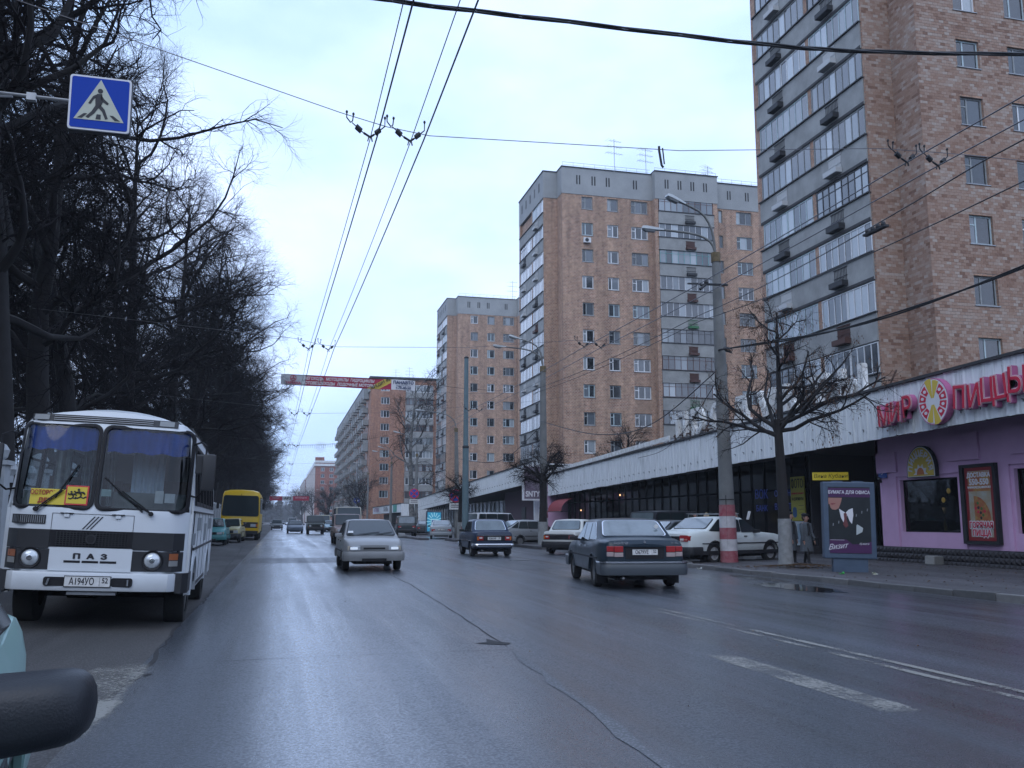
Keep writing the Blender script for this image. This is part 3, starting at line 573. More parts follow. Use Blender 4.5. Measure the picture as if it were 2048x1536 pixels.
    # front loggias
    if not near:
        for j, z in enumerate(hz[::-1]):
            p = MB().box(12.0, 18.4, -2.72, -2.6, z-2.46, z-1.2).build('balcony_parapet', M_concp, T)
            MB().box(11.95, 18.45, -2.80, -2.55, z-1.2, z-1.13).build('handrail', M_cap, p)
            MB().box(11.95, 18.45, -2.76, -2.55, z-2.53, z-2.46).build('slab_edge', M_conc, p)
            fr = ['brown','white','teal','white','white','dark','brown','brown','dark','grey','white'][j % 11]
            glazing(T, (12.05, -2.62, z-1.12), FACE_S, 6.3, 1.5, 9, fr, split=loggia_split)
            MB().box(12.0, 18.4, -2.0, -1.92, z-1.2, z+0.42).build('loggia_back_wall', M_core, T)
            flower_box(T, (15.0, -2.72, z-2.4), FACE_S, rr.choice(['brown','white','dark','green']))
    # street-side loggias: two bays a floor
    lg = MB()
    lg.box(-0.02, 0.3, 4.42, 4.72, 0, top); lg.box(-0.02, 0.3, 9.7, Db, 0, top); lg.box(0.004, 0.3, 0.006, 0.12, 0, top)
    lg.build('loggia_pier', brick, T)
    for j, z in enumerate(hz):
        zz = z + 0.05
        P = MB().box(-0.06, 0.06, 0.1, 9.9, zz-dz+0.02, zz-1.52).build('balcony_parapet', M_concp, T)
        MB().box(-0.15, 0.05, 0.05, 9.95, zz-1.52, zz-1.46).build('handrail', M_cap, P)
        if rr.random() < 0.6:
            MB().box(-0.075, -0.06, 0.1, 9.9, zz-dz+0.02, zz-dz+0.16).build('slab_edge', M_cap, P)
        for (ya, yb, n) in ((0.14, 4.40, 8), (4.74, 9.68, 8)):
            q = rr.random()
            if near and j == 3 and ya > 4: q = 0.5
            fr = rr.choices(['white','grey','dark','pale'], [5,3,1,3])[0]
            if q < (-1 if near else 0.08):       # loggia left open
                MB().box(0.2, 0.25, ya, yb, zz-1.52, zz+0.0).build('loggia_back_wall', M_brickT2, T)
                continue
            L = yb - ya
            if rr.random() < 0.55:
                d = 0.02 + (0.12 if rr.random() < 0.3 else 0)
                glazing(T, (-d, yb, zz-1.45), FACE_W, L, 1.42, n, fr, split=loggia_split)
            else:
                n2 = n // 2; L2 = L/2 - 0.02
                glazing(T, (-0.02, yb, zz-1.45), FACE_W, L2, 1.42, n2, fr, split=loggia_split)
                glazing(T, (-0.02, yb-L/2, zz-1.45), FACE_W, L2, 1.42, n2, rr.choice([fr, 'white']), split=loggia_split)
            flower_box(T, (-0.06, (ya+yb)/2 + 0.9, zz-dz+0.25), FACE_W, rr.choices(['dark','brown','white'], [6,1.5,2.5])[0])
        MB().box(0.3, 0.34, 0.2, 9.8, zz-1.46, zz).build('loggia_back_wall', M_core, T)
    return T, top, holes
T1, T1top, T1holes = tower(35.3, 2.83, 9.40, 'huge brick tower at the right edge, cut off by the top of the photo', M_brickT1, near=True, ks=range(-1, 9))
T2, _, _ = tower(89.9, 2.864, 9.47, 'twelve-storey brick tower with grey attic seen whole in the middle', M_brickT2)
T3, _, _ = tower(148.3, 2.864, 9.47, 'smaller-looking brick tower with grey attic behind the middle tower', M_brickT2, loggia_split=False)
# bricks of the nearest tower: each one proud of its joints
M_bk = ramp_obj('single_brick', [(0.0,(0.20,0.11,0.075)),(0.25,(0.28,0.17,0.12)),(0.5,(0.32,0.21,0.155)),(0.75,(0.35,0.255,0.20)),(1.0,(0.39,0.32,0.27))])
M_bks = ramp_obj('many_bricks', [(0.0,(0.20,0.11,0.075)),(0.25,(0.28,0.17,0.12)),(0.5,(0.32,0.21,0.155)),(0.75,(0.35,0.255,0.20)),(1.0,(0.39,0.32,0.27))], attr='rnd')
BW, BH = 0.26, 0.1415
cand = []
def lay(u0, u1, v0, v1, P, nrm, holes):
    v = v0; row = 0
    while v + BH <= v1:
        u = u0 - (BW/2 if row % 2 else 0)
        while u < u1:
            a, b, c, d = max(u, u0)+0.006, min(u+BW, u1)-0.006, v+0.007, v+BH-0.007
            if b - a > 0.05 and not any(a < h[1] and b > h[0] and c < h[3] and d > h[2] for h in holes):
                p = P((a+b)/2, (c+d)/2, 0); cand.append((hypot(p[0]+26, p[1]+35.3) if 0 else Vector((p[0]+26, p[1]+35.3, p[2]-1.39)).length, P, a, b, c, d, nrm))
            elif b - a > 0.05:   # trimmed brick beside an opening
                for h in holes:
                    if a < h[1] and b > h[0] and c < h[3]-0.02 and d > h[2]+0.02:
                        if a < h[0]-0.05: cand.append((99, P, a, h[0]-0.004, c, d, nrm))
                        if b > h[1]+0.05: cand.append((99, P, h[1]+0.004, b, c, d, nrm))
            u += BW
        v += BH; row += 1
PFr = lambda u, v, w: (u, -1.8 - w, v)
lay(1.5, 8.6, 6.4, 27.0, PFr, FACE_S, T1holes); lay(0.02, 1.5, 6.4, 27.0, lambda u, v, w: (u, -w, v), FACE_S, [])
lay(-1.8, 0.0, 6.4, 27.0, lambda u, v, w: (1.5 - w, u, v), FACE_W, [])
cand.sort(key=lambda q: q[0])
def brick_faces(g, P, a, b, c, d, h=0.009):
    V = [P(a,c,0.001),P(b,c,0.001),P(b,d,0.001),P(a,d,0.001),P(a,c,h),P(b,c,h),P(b,d,h),P(a,d,h)]
    g.add(V, [(4,5,6,7),(0,1,5,4),(1,2,6,5),(2,3,7,6),(3,0,4,7)])
full = [c for c in cand if abs((c[3]-c[2]) - (BW-0.012)) < 1e-4][:300]; fs = set(id(c) for c in full)
bmesh_one = MB().box(-(BW-0.012)/2, (BW-0.012)/2, -(BH-0.014)/2, (BH-0.014)/2, 0.001, 0.012).mesh('brick', M_bk)
rb = random.Random(3)
def bval(P, a, c):   # patchy courses: neighbouring bricks share a firing
    p = P(a, c, 0); return min(1, max(0, 0.55 + 0.10*sin(p[2]*1.1 + p[0]*0.7) + 0.06*sin(p[2]*5.1) + rb.gauss(0, 0.27)))
for q in full:
    p = q[1]((q[2]+q[3])/2, (q[4]+q[5])/2, 0); ob('brick', bmesh_one, T1, p, q[6])
g = MB(); vals = []
for q in cand:
    if id(q) in fs: continue
    brick_faces(g, q[1], q[2], q[3], q[4], q[5]); vals += [bval(q[1], q[2], q[4])] * 5
o = stuff(g.build('bricks', M_bks, T1)); at = o.data.attributes.new('rnd', 'FLOAT', 'FACE'); at.data.foreach_set('value', vals)
# an air conditioner under one window of the middle tower
ac = thing('air_conditioner', 'white air conditioner under a window of the middle brick tower', 'air conditioner', (29.75, 88.02, 30.15))
MB().box(0,0.8,-0.3,-0.02,0,0.55).build('casing', M_white, ac, bevel=0.03); MB().disc((0.34,-0.33,0.28),0.2,14,'y',0.02).build('fan_grille', M_plastic, ac)
def antenna(x, y, z, h, label, kind=0):
    A = thing('roof_antenna', label, 'antenna', (x, y, z), (0.02, -0.015, R.uniform(0, 0.6)), group='television antennas on the tower roofs')
    MB().tube([(0,0,0),(0,0,h)], 0.03, 6).build('mast', M_steel, A)
    for k, zz in enumerate((h*0.55, h*0.75, h*0.93)):
        g = MB().tube([(-1.1+0.25*k,0,zz),(1.1-0.1*k,0,zz+0.05)], 0.018, 4)
        for q in range(6): g.tube([(-0.9+0.33*q, -0.45+0.04*q, zz+0.02), (-0.9+0.33*q, 0.45-0.04*q, zz+0.02)], 0.012, 4)
        g.build('boom', M_steel, A)
    return A
antenna(33.2, 87.5, 38.1, 3.6, 'tall left antenna on the roof of the middle tower')
antenna(37.2, 88.5, 38.1, 3.4, 'thin antenna with short bars, second on the middle tower roof')
antenna(45.0, 89.5, 38.2, 2.4, 'short antenna at the right end of the middle tower roof')
antenna(37.5, 149, 38.1, 4.2, 'antenna on the roof of the smaller-looking tower')
antenna(26.0, 195, 30.6, 3.6, 'antenna above the advertising banner on the nine-storey block')
antenna(23.0, 194, 30.6, 2.9, 'low antenna left on the nine-storey block roof')

# ---------------------------------------------------------------- nine-storey block with zigzag balconies
B4 = thing('apartment_block', 'long nine-storey brick block with grey zigzag balconies facing the road', 'apartment building', (17.3, 189, 0))
zs = [6.0 + 2.75*k for k in range(9)]
g = MB()
holes_wall(0, 17, 0, 30.6, [(2.1,3.9,z,z+1.45) for z in zs], lambda u,v,w: (u,-w,v), 0.2, g=g)
holes_wall(0, 113, 0, 30.6, [], lambda u,v,w: (-w,u,v), g=g); g.build('wall', M_brickT4, B4)
MB().box(0.4,30,0.4,113,0,30.5).build('wall_core', M_core, B4)
MB().box(-0.3,17,-0.3,113,30.6,31.0).build('roof_edge', M_cap, B4)
MB().box(-0.35,-0.02,0.5,113,27.9,30.4).build('attic_band', M_concp, B4)
for z in zs:
    window(B4, (2.1,0.12,z), FACE_S, 1.8, 1.45, [0.6,1.2], R.choice(['white','pale']), sill=False, t=0.09, panes='split')
    P = MB().box(7.2,13.0,-0.75,-0.60,z-1.4,z-0.15).build('balcony_parapet', M_concp, B4); MB().box(7.1,13.1,-0.6,0.3,z-1.55,z-1.4).build('balcony_slab', M_conc, P)
    glazing(B4, (7.25,-0.62,z-0.12), FACE_S, 5.7, 1.5, 8, R.choice(['white','white','brown','grey']), t=0.10)
    MB().box(7.2,7.35,-0.6,0.2,z-1.4,z+1.38).build('balcony_side', M_concp, B4)
    MB().box(7.3,13,0.1,0.2,z-0.2,z+1.4).build('loggia_back_wall', M_core, B4)
bal = MB(); bal.box(-0.02,-1.15,0,2.7,0,0.12); bal.add([(-1.15,0,0.12),(-1.15,2.7,0.12),(-1.15,2.7,1.15),(-1.15,0,1.15),(-1.07,0,0.12),(-1.07,2.7,0.12),(-1.07,2.7,1.15),(-1.07,0,1.15)], [(0,1,2,3),(4,7,6,5),(3,2,6,7),(0,3,7,4),(1,5,6,2)])
bal.box(-0.02,-1.1,0,0.08,0.12,1.15); bal.box(-0.02,-1.1,2.62,2.7,0.12,1.15); bme = bal.mesh('balcony', M_concp)
bm2 = MB().box(-0.02,-1.12,0,2.7,0,0.14).box(-1.12,-1.02,0.0,2.7,0.14,1.5).box(-0.02,-1.1,0,0.08,0.14,2.3).mesh('balcony', M_fr['grey'])
wm = bars(1.4,1.5,[0.5],None,0.09).mesh('window', M_fr['white']); wp = MB().box(0,1.3,0,1.4,-0.02,0).mesh('pane', PANE[0])
for j in range(9):
    for i in range(18):
        y = 3.5 + i*6.1 + (1.9 if j % 2 else 0)
        if y > 108: continue
        ob('balcony', bme if (i+j) % 4 else bm2, B4, (-0.02, y, zs[j]-1.3))
        w = ob('window', wm, B4, (-0.03, y+4.9, zs[j]), FACE_W); ob('pane', wp, w, (0.05,0.05,-0.03))
        d = ob('balcony_door', wm, B4, (-0.03, y+2.0, zs[j]-0.4), FACE_W)
# ---------------------------------------------------------------- red brick blocks far down the street
B5 = thing('apartment_block', 'dark red brick block with white cornice far down the street', 'apartment building', (15.5, 445, 0))
g = MB(); z5 = [3.5+3.0*k for k in range(8)]
holes_wall(0, 16, 0, 27, [(a,a+1.7,z,z+1.7) for z in z5 for a in (2.5,6.6)], lambda u,v,w: (u,-w,v), 0.2, g=g)
holes_wall(0, 150, 0, 27, [], lambda u,v,w: (-w,u,v), g=g); g.build('wall', M_brickT5, B5)
MB().box(0.4,30,0.4,150,0,27).build('wall_core', M_core, B5)
MB().box(-0.6,10.5,-0.6,150,27,28.1).box(-0.3,10,-0.3,150,28.6,29.6).build('cornice', M_white, B5)
MB().box(0,16,0,150,28.1,28.6).box(10.5,16,-0.2,150,27,30.4).box(-0.2,4,-0.2,4,29.6,31.2).build('roof', M_brickT5, B5)
for z in z5:
    for a in (2.5,6.6): window(B5, (a,0.12,z), FACE_S, 1.7, 1.7, [0.85], 'pale', sill=False, t=0.14, panes='one')
    MB().box(10.8,15.5,-1.0,-0.1,z-1.2,z+0.0).build('balcony', M_concp, B5); MB().box(10.9,15.3,-0.9,-0.8,z,z+1.5).build('window', PANE[0], B5)
pm = MB().box(-0.7,0.05,0,1.6,0,27).mesh('pier', M_brickT5); pw = MB().box(-0.75,-0.02,0,0.5,0,26.5).mesh('pier_edge', M_white)
for i in range(18):
    ob('pier', pm, B5, (0, 4+i*8, 0)); ob('pier_edge', pw, B5, (0, 3.2+i*8, 0))
for k, (y0, x0, hh, dep) in enumerate(((600, 14.8, 27, 150), (760, 13.6, 24, 200))):
    B6 = thing('apartment_block', ['red brick block with pale piers behind the cornice block', 'lowest red brick block at the far end of the street'][k], 'apartment building', (x0, y0, 0))
    MB().box(0,26,0,dep,0,hh).build('wall', M_brickT5, B6); MB().box(-0.5,26.2,-0.5,dep,hh,hh+1.2).build('cornice', M_white, B6)
    MB().box(2,5,1,4,hh+1.2,hh+4.5).build('roof_house', M_brickT5, B6)
    for i in range(14): ob('pier', pm, B6, (0, 4+i*10, 0)); ob('pier_edge', pw, B6, (0, 3+i*10, 0))
B7 = thing('apartment_block', 'low grey-green house at the end of the right frontage', 'building', (12.5, 985, 0))
MB().box(0,30,0,60,0,15).build('wall', mat('pale_green_render', (0.25,0.29,0.25), 0.9), B7); MB().box(-0.5,30,-0.5,60,15,16.2).build('roof', M_cap, B7)
for z in (3, 6.5, 10): 
    for x in (3, 8, 13): MB().box(x,x+2,-0.1,0.1,z,z+2).build('window', PANE[0], B7)
# ---------------------------------------------------------------- shop row with its white fascia
def fx(y): return 18.0 + 0.02*(y-19)
def fzb(y): return 4.05 - 0.0195*(y-19)
M_fas = mat('chalky_white_fascia', (0.50,0.525,0.53), 0.75); _t = M_fas.node_tree; _b = _t.nodes['Principled BSDF']
_tc = _t.nodes.new('ShaderNodeTexCoord'); _mp = _t.nodes.new('ShaderNodeMapping'); _mp.inputs['Scale'].default_value = (6,6,0.7); _n = _t.nodes.new('ShaderNodeTexNoise'); _n.inputs['Scale'].default_value = 1.5; _n.inputs['Detail'].default_value = 7
_oi = _t.nodes.new('ShaderNodeObjectInfo'); _ge = _t.nodes.new('ShaderNodeNewGeometry'); _t.links.new(_ge.outputs['Position'], _mp.inputs[0]); _t.links.new(_mp.outputs[0], _n.inputs['Vector'])
_r = _t.nodes.new('ShaderNodeValToRGB'); _r.color_ramp.elements[0].position = 0.32; _r.color_ramp.elements[0].color = (0.50,0.52,0.52,1); _r.color_ramp.elements[1].position = 0.52; _r.color_ramp.elements[1].color = (0.66,0.685,0.69,1)
_t.links.new(_n.outputs[0], _r.inputs[0]); _t.links.new(_r.outputs[0], _b.inputs['Base Color'])
M_pink = mat('mauve_pink_render', (0.62,0.39,0.58), 0.85, var=0.16, vscale=0.8, bump=0.15, bscale=30)
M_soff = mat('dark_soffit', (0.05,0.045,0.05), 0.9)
M_shop = mat('shop_front_glass', (0.005,0.005,0.006), 0.12, spec=0.22)
M_mull = mat('bronze_mullion', (0.006,0.006,0.007), 0.9, spec=0.1)
SA = thing('shop_row', 'single-storey shop row under a white corrugated fascia with a pink pizzeria end', 'shop building', (0, 0, 0))
prof = [(0.0,0.0),(0.03,0.02),(0.09,0.02),(0.12,0.0),(0.34,0.0),(0.37,0.014),(0.43,0.014),(0.46,0.0),(0.74,0.0)]
def panel_mesh(h, rag):
    g = MB(); n = len(prof); V = []
    for x, z in prof: V += [(x, rag*R.uniform(-1,1), z), (x, h, z)]
    for x, z in prof: V += [(x, 0, -0.04), (x, h, -0.04)]
    F = [(2*i, 2*i+2, 2*i+3, 2*i+1) for i in range(n-1)] + [(2*n+2*i, 2*n+2*i+1, 2*n+2*i+3, 2*n+2*i+2) for i in range(n-1)]
    F += [(2*i, 2*n+2*i, 2*n+2*i+2, 2*i+2) for i in range(n-1)] + [(2*i+1, 2*i+3, 2*n+2*i+3, 2*n+2*i+1) for i in range(n-1)]
    g.add(V, F); g.box(0.60,0.635,0.36,0.39,0.0,0.05,1); g.box(0.602,0.633,0.30,0.36,0.001,0.006,2)
    return g.mesh('fascia_panel', [M_fas, M_steel, M_plastic])
pms = [panel_mesh(1.52, 0.012) for _ in range(5)]
y = 64.6; fas = ob('fascia', None, SA)
tilt = math.atan(-0.0195)
while y > 3.5:
    o = ob('fascia_panel', R.choice(pms), fas, (fx(y), y, fzb(y) + R.uniform(-0.015, 0.015)), (pi/2, 0, -pi/2 - 0.02 + R.uniform(-0.006, 0.006)))
    y -= 0.75
def sloped(g, y0, y1, x0, x1, dz0, dz1, mi=0):    # box that follows the fascia line
    V = []
    for y in (y0, y1):
        a, z = fx(y), fzb(y)
        V += [(a+x0,y,z+dz0),(a+x1,y,z+dz0),(a+x1,y,z+dz1),(a+x0,y,z+dz1)]
    return g.add(V, [(0,1,2,3),(4,7,6,5),(0,4,5,1),(1,5,6,2),(2,6,7,3),(3,7,4,0)], mi)
sloped(MB(), 3, 65.2, 0.02, 8.2, 1.05, 1.35).build('roof', M_cap, SA)
sloped(MB(), 3, 65.2, -0.09, 0.3, 1.52, 1.60).build('roof_edge', M_cap, SA)
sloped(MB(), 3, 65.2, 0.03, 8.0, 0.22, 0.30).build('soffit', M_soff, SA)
sloped(MB(), 64.9, 65.2, 0.0, 8.0, -3.2, 1.5).build('end_wall', M_pink, SA)
# pizzeria wall
PW = lambda u, v, w: (19.5 - w, u, v)
wins = [(23.30,25.92,1.03,2.68),(18.45,21.10,1.03,2.80),(13.2,16.2,1.03,2.8)]
rec = [(22.3,23.6,3.15,3.95),(19.3,21.1,3.2,3.95),(26.0,27.0,2.95,3.6)]
g = holes_wall(5, 27.1, 0.0, 4.5, wins, PW, 0.22)
for w in wins: g.box(19.44,19.5,w[0]-0.28,w[0]-0.12,w[2]-0.5,w[3]+0.25); g.box(19.44,19.5,w[1]+0.12,w[1]+0.28,w[2]-0.5,w[3]+0.25); g.box(19.44,19.5,w[0]-0.12,w[1]+0.12,w[3]+0.12,w[3]+0.25)
for r_ in rec: g.box(19.42,19.5,r_[0],r_[1],r_[2],r_[3])
g.box(19.5,26,26.95,27.1,0,4.5); g.build('wall', M_pink, SA)
for w in wins:
    fr = bars(w[1]-w[0], w[3]-w[2], [], None, 0.05).build('window', M_mull, SA); fr.location = (19.62, w[1], w[2]); fr.rotation_euler = FACE_W
    pn = MB().box(0.04,w[1]-w[0]-0.04,0.04,w[3]-w[2]-0.04,-0.02,0).build('pane', glass_clear('pizzeria_window_glass', (0.45,0.5,0.5)), fr); pn.location = (0,0,-0.02)
    cg = MB(); 
    for k in range(26): x = 0.02 + k*0.1; cg.box(x, x+0.07, 0.0, w[3]-w[2], -0.35-0.05*(k%3), -0.33-0.05*(k%3))
    c = cg.build('curtain', mat('dim_green_curtain', (0.05,0.065,0.06), 0.9), fr)
MB().box(19.95,20.0,5,26.9,0.5,4.2).build('back_wall', M_core, SA)
# plinth of small pyramids
g = MB(); MBp = MB().box(19.30,19.48,5,27.15,0,0.56).build('plinth', mat('dark_plinth_stone', (0.035,0.032,0.036), 0.55, var=0.4, vscale=5), SA)
for r_ in range(3):
    for k in range(118):
        y0 = 5 + k*0.187; z0 = 0.02 + r_*0.175
        g.add([(19.298,y0,z0),(19.298,y0+0.18,z0),(19.298,y0+0.18,z0+0.168),(19.298,y0,z0+0.168),(19.24,y0+0.09,z0+0.084)], [(0,1,4),(1,2,4),(2,3,4),(3,0,4)])
stuff(g.build('plinth_stones', mat('plinth_pyramid_stone', (0.028,0.025,0.028), 0.6, var=0.4, vscale=6), MBp))
# dark passage and shop glazing further on
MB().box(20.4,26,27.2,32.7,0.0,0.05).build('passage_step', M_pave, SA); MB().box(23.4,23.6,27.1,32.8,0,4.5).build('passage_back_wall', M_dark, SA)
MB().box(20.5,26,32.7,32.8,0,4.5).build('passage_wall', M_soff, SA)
MB().box(20.52,20.56,32.8,64.9,0.35,4.2).build('shop_window', M_shop, SA); MB().box(20.3,20.6,32.8,64.9,0,0.35).build('plinth', M_soff, SA)
mm = MB().box(-0.05,0.0,-0.035,0.035,0.35,4.1).mesh('mullion', M_mull)
for k in range(29): ob('mullion', mm, SA, (20.52, 33.0+k*1.12, 0))
MB().box(20.45,20.52,32.8,64.9,2.62,2.70).build('transom', M_mull, SA)
M_glow = mat('shop_light', (0.1,0.1,0.1), 0.5, emit=(1.0,0.55,0.25), estr=1.6)
for (y, z) in ((34.8,3.05),(53.8,2.95),(61.5,2.1)): 
    L_ = thing('ceiling_lamp', {34.8:'small warm lamp glowing behind the shop glass, nearest the lamp post', 53.8:'small warm lamp glowing under the fascia behind the dark saloon', 61.5:'faint warm lamp glowing far inside the shop row'}[y], 'lamp', (20.40, y, z))
    MB().ball((0,0,0),0.05,0.05,0.06,8,5).build('bulb', M_glow, L_); MB().tube([(0,0,0.05),(0,0,0.5)],0.008,4).build('cord', M_wire, L_)
# second row of shops beyond
SB = thing('shop_row', 'farther shop row with long white fascia stepping up beyond the first', 'shop building', (0,0,0))
def sloped2(name, y0, y1, xo0, xo1, z0, z1, m, sl=-0.0235, xs=0.0):
    V = []
    for y in (y0, y1):
        d = (y - 69)*sl; a = 18.3 + (y-69)*xs
        V += [(a+xo0,y,z0+d),(a+xo1,y,z0+d),(a+xo1,y,z1+d),(a+xo0,y,z1+d)]
    return MB().add(V, [(0,1,2,3),(4,7,6,5),(0,4,5,1),(1,5,6,2),(2,6,7,3),(3,7,4,0)]).build(name, m, SB)
XS = 0.004
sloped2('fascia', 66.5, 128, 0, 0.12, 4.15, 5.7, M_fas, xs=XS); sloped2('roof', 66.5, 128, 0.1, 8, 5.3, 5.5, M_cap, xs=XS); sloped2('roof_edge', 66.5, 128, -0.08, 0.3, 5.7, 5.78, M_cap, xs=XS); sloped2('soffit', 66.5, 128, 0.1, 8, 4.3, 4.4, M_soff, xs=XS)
sloped2('side_wall', 66.5, 66.7, 0.1, 8, -1, 5.6, M_fas)
sg = MB(); bg_ = MB()
for k in range(123):
    y = 66.6 + k*0.5; d = (y-69)*-0.0235; a = 18.3+(y-69)*XS
    sg.box(a-0.03, a, y, y+0.09, 4.15+d, 5.7+d)
    if k % 2: bg_.box(a-0.05, a, y+0.2, y+0.25, 4.55+d, 4.62+d)
stuff(sg.build('fascia_ribs', M_fas, SB)); stuff(bg_.build('fascia_bolts', M_plastic, SB))
MB().box(19.9,20.1,66.5,82,0,3.9).build('wall', mat('purple_brown_render', (0.075,0.045,0.06), 0.85), SB)
MB().box(19.9,20.1,82,128,0.5,3.2).build('shop_window', mat('pale_shop_glass', (0.05,0.065,0.075), 0.08), SB); MB().box(19.8,20.1,82,128,0,0.5).build('plinth', M_conc, SB)
m2 = MB().box(-0.08,0.0,-0.05,0.05,0.5,3.1).mesh('mullion', M_fr['grey'])
for k in range(26): ob('mullion', m2, SB, (19.9, 82.5+k*1.8, 0))
for y in (70.5, 74.5): 
    d = MB().box(19.82,19.9,y,y+1.2,0.1,2.5).build('door', M_fr['dark'], SB); MB().box(19.80,19.82,y+0.1,y+0.2,1.0,1.3).build('handle', M_chrome, d)
SC = thing('shop_row', 'lowest farthest shop row with lettered white fascia below the nine-storey block', 'shop building', (0,0,0))
def s3(name, z0, z1, x0, x1, m): return MB().box(16.6+x0, 16.6+x1, 131, 172, z0, z1).build(name, m, SC)
s3('fascia', 2.55, 3.75, 0, 0.15, M_fas); s3('roof', 3.7, 3.85, -0.05, 9, M_cap); s3('wall', 0, 2.5, 2, 2.3, M_core); s3('soffit', 2.6, 2.7, 0.1, 8, M_soff)
MB().box(16.6,25,130.8,131,0.0,3.75).build('end_wall', M_fas, SC)
tb = MB().box(16.52,16.58,136,140,2.65,3.7).build('sign_board', mat('green_sign', (0.04,0.26,0.20), 0.5), SC)
text('АПТЕКА', 0.9, mat('mauve_sign_letters', (0.28,0.10,0.20), 0.6), SC, (16.5, 165, 3.15), FACE_W, bold=0.02, sx=2.6)
text('ОБУВЬ', 0.9, mat('grey_sign_letters', (0.15,0.16,0.17), 0.6), SC, (16.5, 150, 3.15), FACE_W, bold=0.02, sx=2.2)
# red awning beside the second tree
aw = thing('awning', 'small dark red awning over a shop door behind the hatchback', 'awning', (19.4, 61.0, 2.0))
g = MB(); g.grid(lambda u, v: (-1.1*cos(v*pi/2), -1.6+3.2*u, 0.9*sin(v*pi/2)-0.0), 6, 6); g.build('canopy', mat('dark_red_canvas', (0.20,0.015,0.02), 0.7), aw, smooth=30)
MB().tube([(-1.1,-1.6,0),(-1.1,1.6,0)],0.02,5).tube([(0,-1.6,0),(-1.1,-1.6,0)],0.02,5).tube([(0,1.6,0),(-1.1,1.6,0)],0.02,5).build('frame', M_plastic, aw)

# ---------------------------------------------------------------- roof sign
M_rust = mat('rusty_ironwork', (0.09,0.045,0.03), 0.85, var=0.5, vscale=5)
M_sigw = mat('chipped_white_letter', (0.74,0.76,0.75), 0.65, var=0.3, vscale=3.5, var2=(0.48,0.46,0.42))
RS = thing('roof_sign', 'big chipped white rooftop letters on a rusty frame along the fascia', 'sign', (20.0, 36, 0))
for ch, yc in zip('продукты', (43.6, 41.7, 39.5, 37.2, 35.0, 33.0, 31.0, 28.9)):
    l = text(ch, 2.25, M_sigw, RS, (0, yc-36, 6.36), FACE_W, ext=0.10, bold=0.05, sx=1.12, name='letter')
    d = l.dimensions
g = MB()
for k in range(19):
    y = -8.6 + k*0.95; zr = fzb(36+y)+1.3; g.box(-0.03,0.03,y-0.03,y+0.03,zr,5.86); g.obox((0.35,y,(zr+6.6)/2),(0.4,0,(6.6-zr)/2),(0,0.02,0),(0.02,0,-0.02))
    if k < 18: g.tube([(0,y,zr),(0,y+0.95,5.8)],0.022,4); g.tube([(0.7,y,zr),(0,y+0.95,6.5)],0.018,4)
g.box(-0.05,0.05,-8.7,8.6,5.74,5.80); g.box(-0.04,0.04,-8.7,8.6,5.2,5.25); g.build('support_frame', M_rust, RS)
RP = thing('roof_parapet', 'pale plank rail on thin posts along the shop roof', 'railing', (20.0, 45, 0))
V = [(0,0.3,5.62),(0.08,0.3,5.62),(0.08,0.3,5.88),(0,0.3,5.88),(0,21,4.98),(0.08,21,4.98),(0.08,21,5.26),(0,21,5.26)]
MB().add(V, [(0,1,2,3),(4,7,6,5),(0,4,5,1),(1,5,6,2),(2,6,7,3),(3,7,4,0)]).build('plank', M_sigw, RP)
for k in range(11):
    y = 0.6 + k*2.0; MB().box(0.08,0.12,y,y+0.05,fzb(45+y)+1.3,5.62-0.031*y+0.1).build('post', M_rust, RP)

# ---------------------------------------------------------------- pizzeria signs
M_sred = mat('sign_red', (0.50,0.012,0.045), 0.45); M_swhite = mat('sign_white', (0.60,0.60,0.62), 0.5); M_spink = mat('sign_pink_side', (0.42,0.12,0.25), 0.5); M_syel = mat('sign_yellow', (0.55,0.40,0.05), 0.5)
PS = thing('pizzeria_sign', 'raised red letters with white and pink edges round a pizza disc on the fascia', 'sign', (17.9, 22.0, 4.7))
def sign_letter(ch, yc, z, s, rot):
    l = text(ch, s, M_spink, PS, (0.0, yc-22.0, z-4.7), (pi/2, rot, -pi/2), ext=0.09, bold=0.05, sx=0.88, name='letter')
    for nm, m, zz, b in (('white_edge', M_swhite, 0.096, 0.048), ('red_rim', M_sred, 0.104, 0.036), ('white_rim', M_swhite, 0.112, 0.026), ('red_face', M_sred, 0.120, 0.013)):
        text(ch, s, m, l, (0,0,zz), (0,0,0), ext=0.003, bold=b, sx=0.88, name=nm)
for ch, y, z, s, r_ in (('М',24.22,4.52,0.84,-0.06),('И',23.68,4.57,0.78,0.05),('Р',23.14,4.66,0.86,-0.05),('П',20.98,4.66,0.84,0.07),('И',20.42,4.64,0.82,-0.04),('Ц',19.95,4.72,0.86,0.03),('Ц',19.48,4.74,0.84,-0.05),('Ы',18.92,4.84,0.90,0.05)):
    sign_letter(ch, y, z, s, r_)
dk = MB(); dk.prism([(0.63*cos(2*pi*k/32)*1.0, 0.66*sin(2*pi*k/32)) for k in range(32)], -0.1, 0.11); d_ = dk.build('disc', M_spink, PS); d_.rotation_euler = FACE_W; d_.location = (0,0,0.02)
MB().prism([(0.60*cos(2*pi*k/32), 0.63*sin(2*pi*k/32)) for k in range(32)], 0.112, 0.116).build('disc_face', M_swhite, d_)
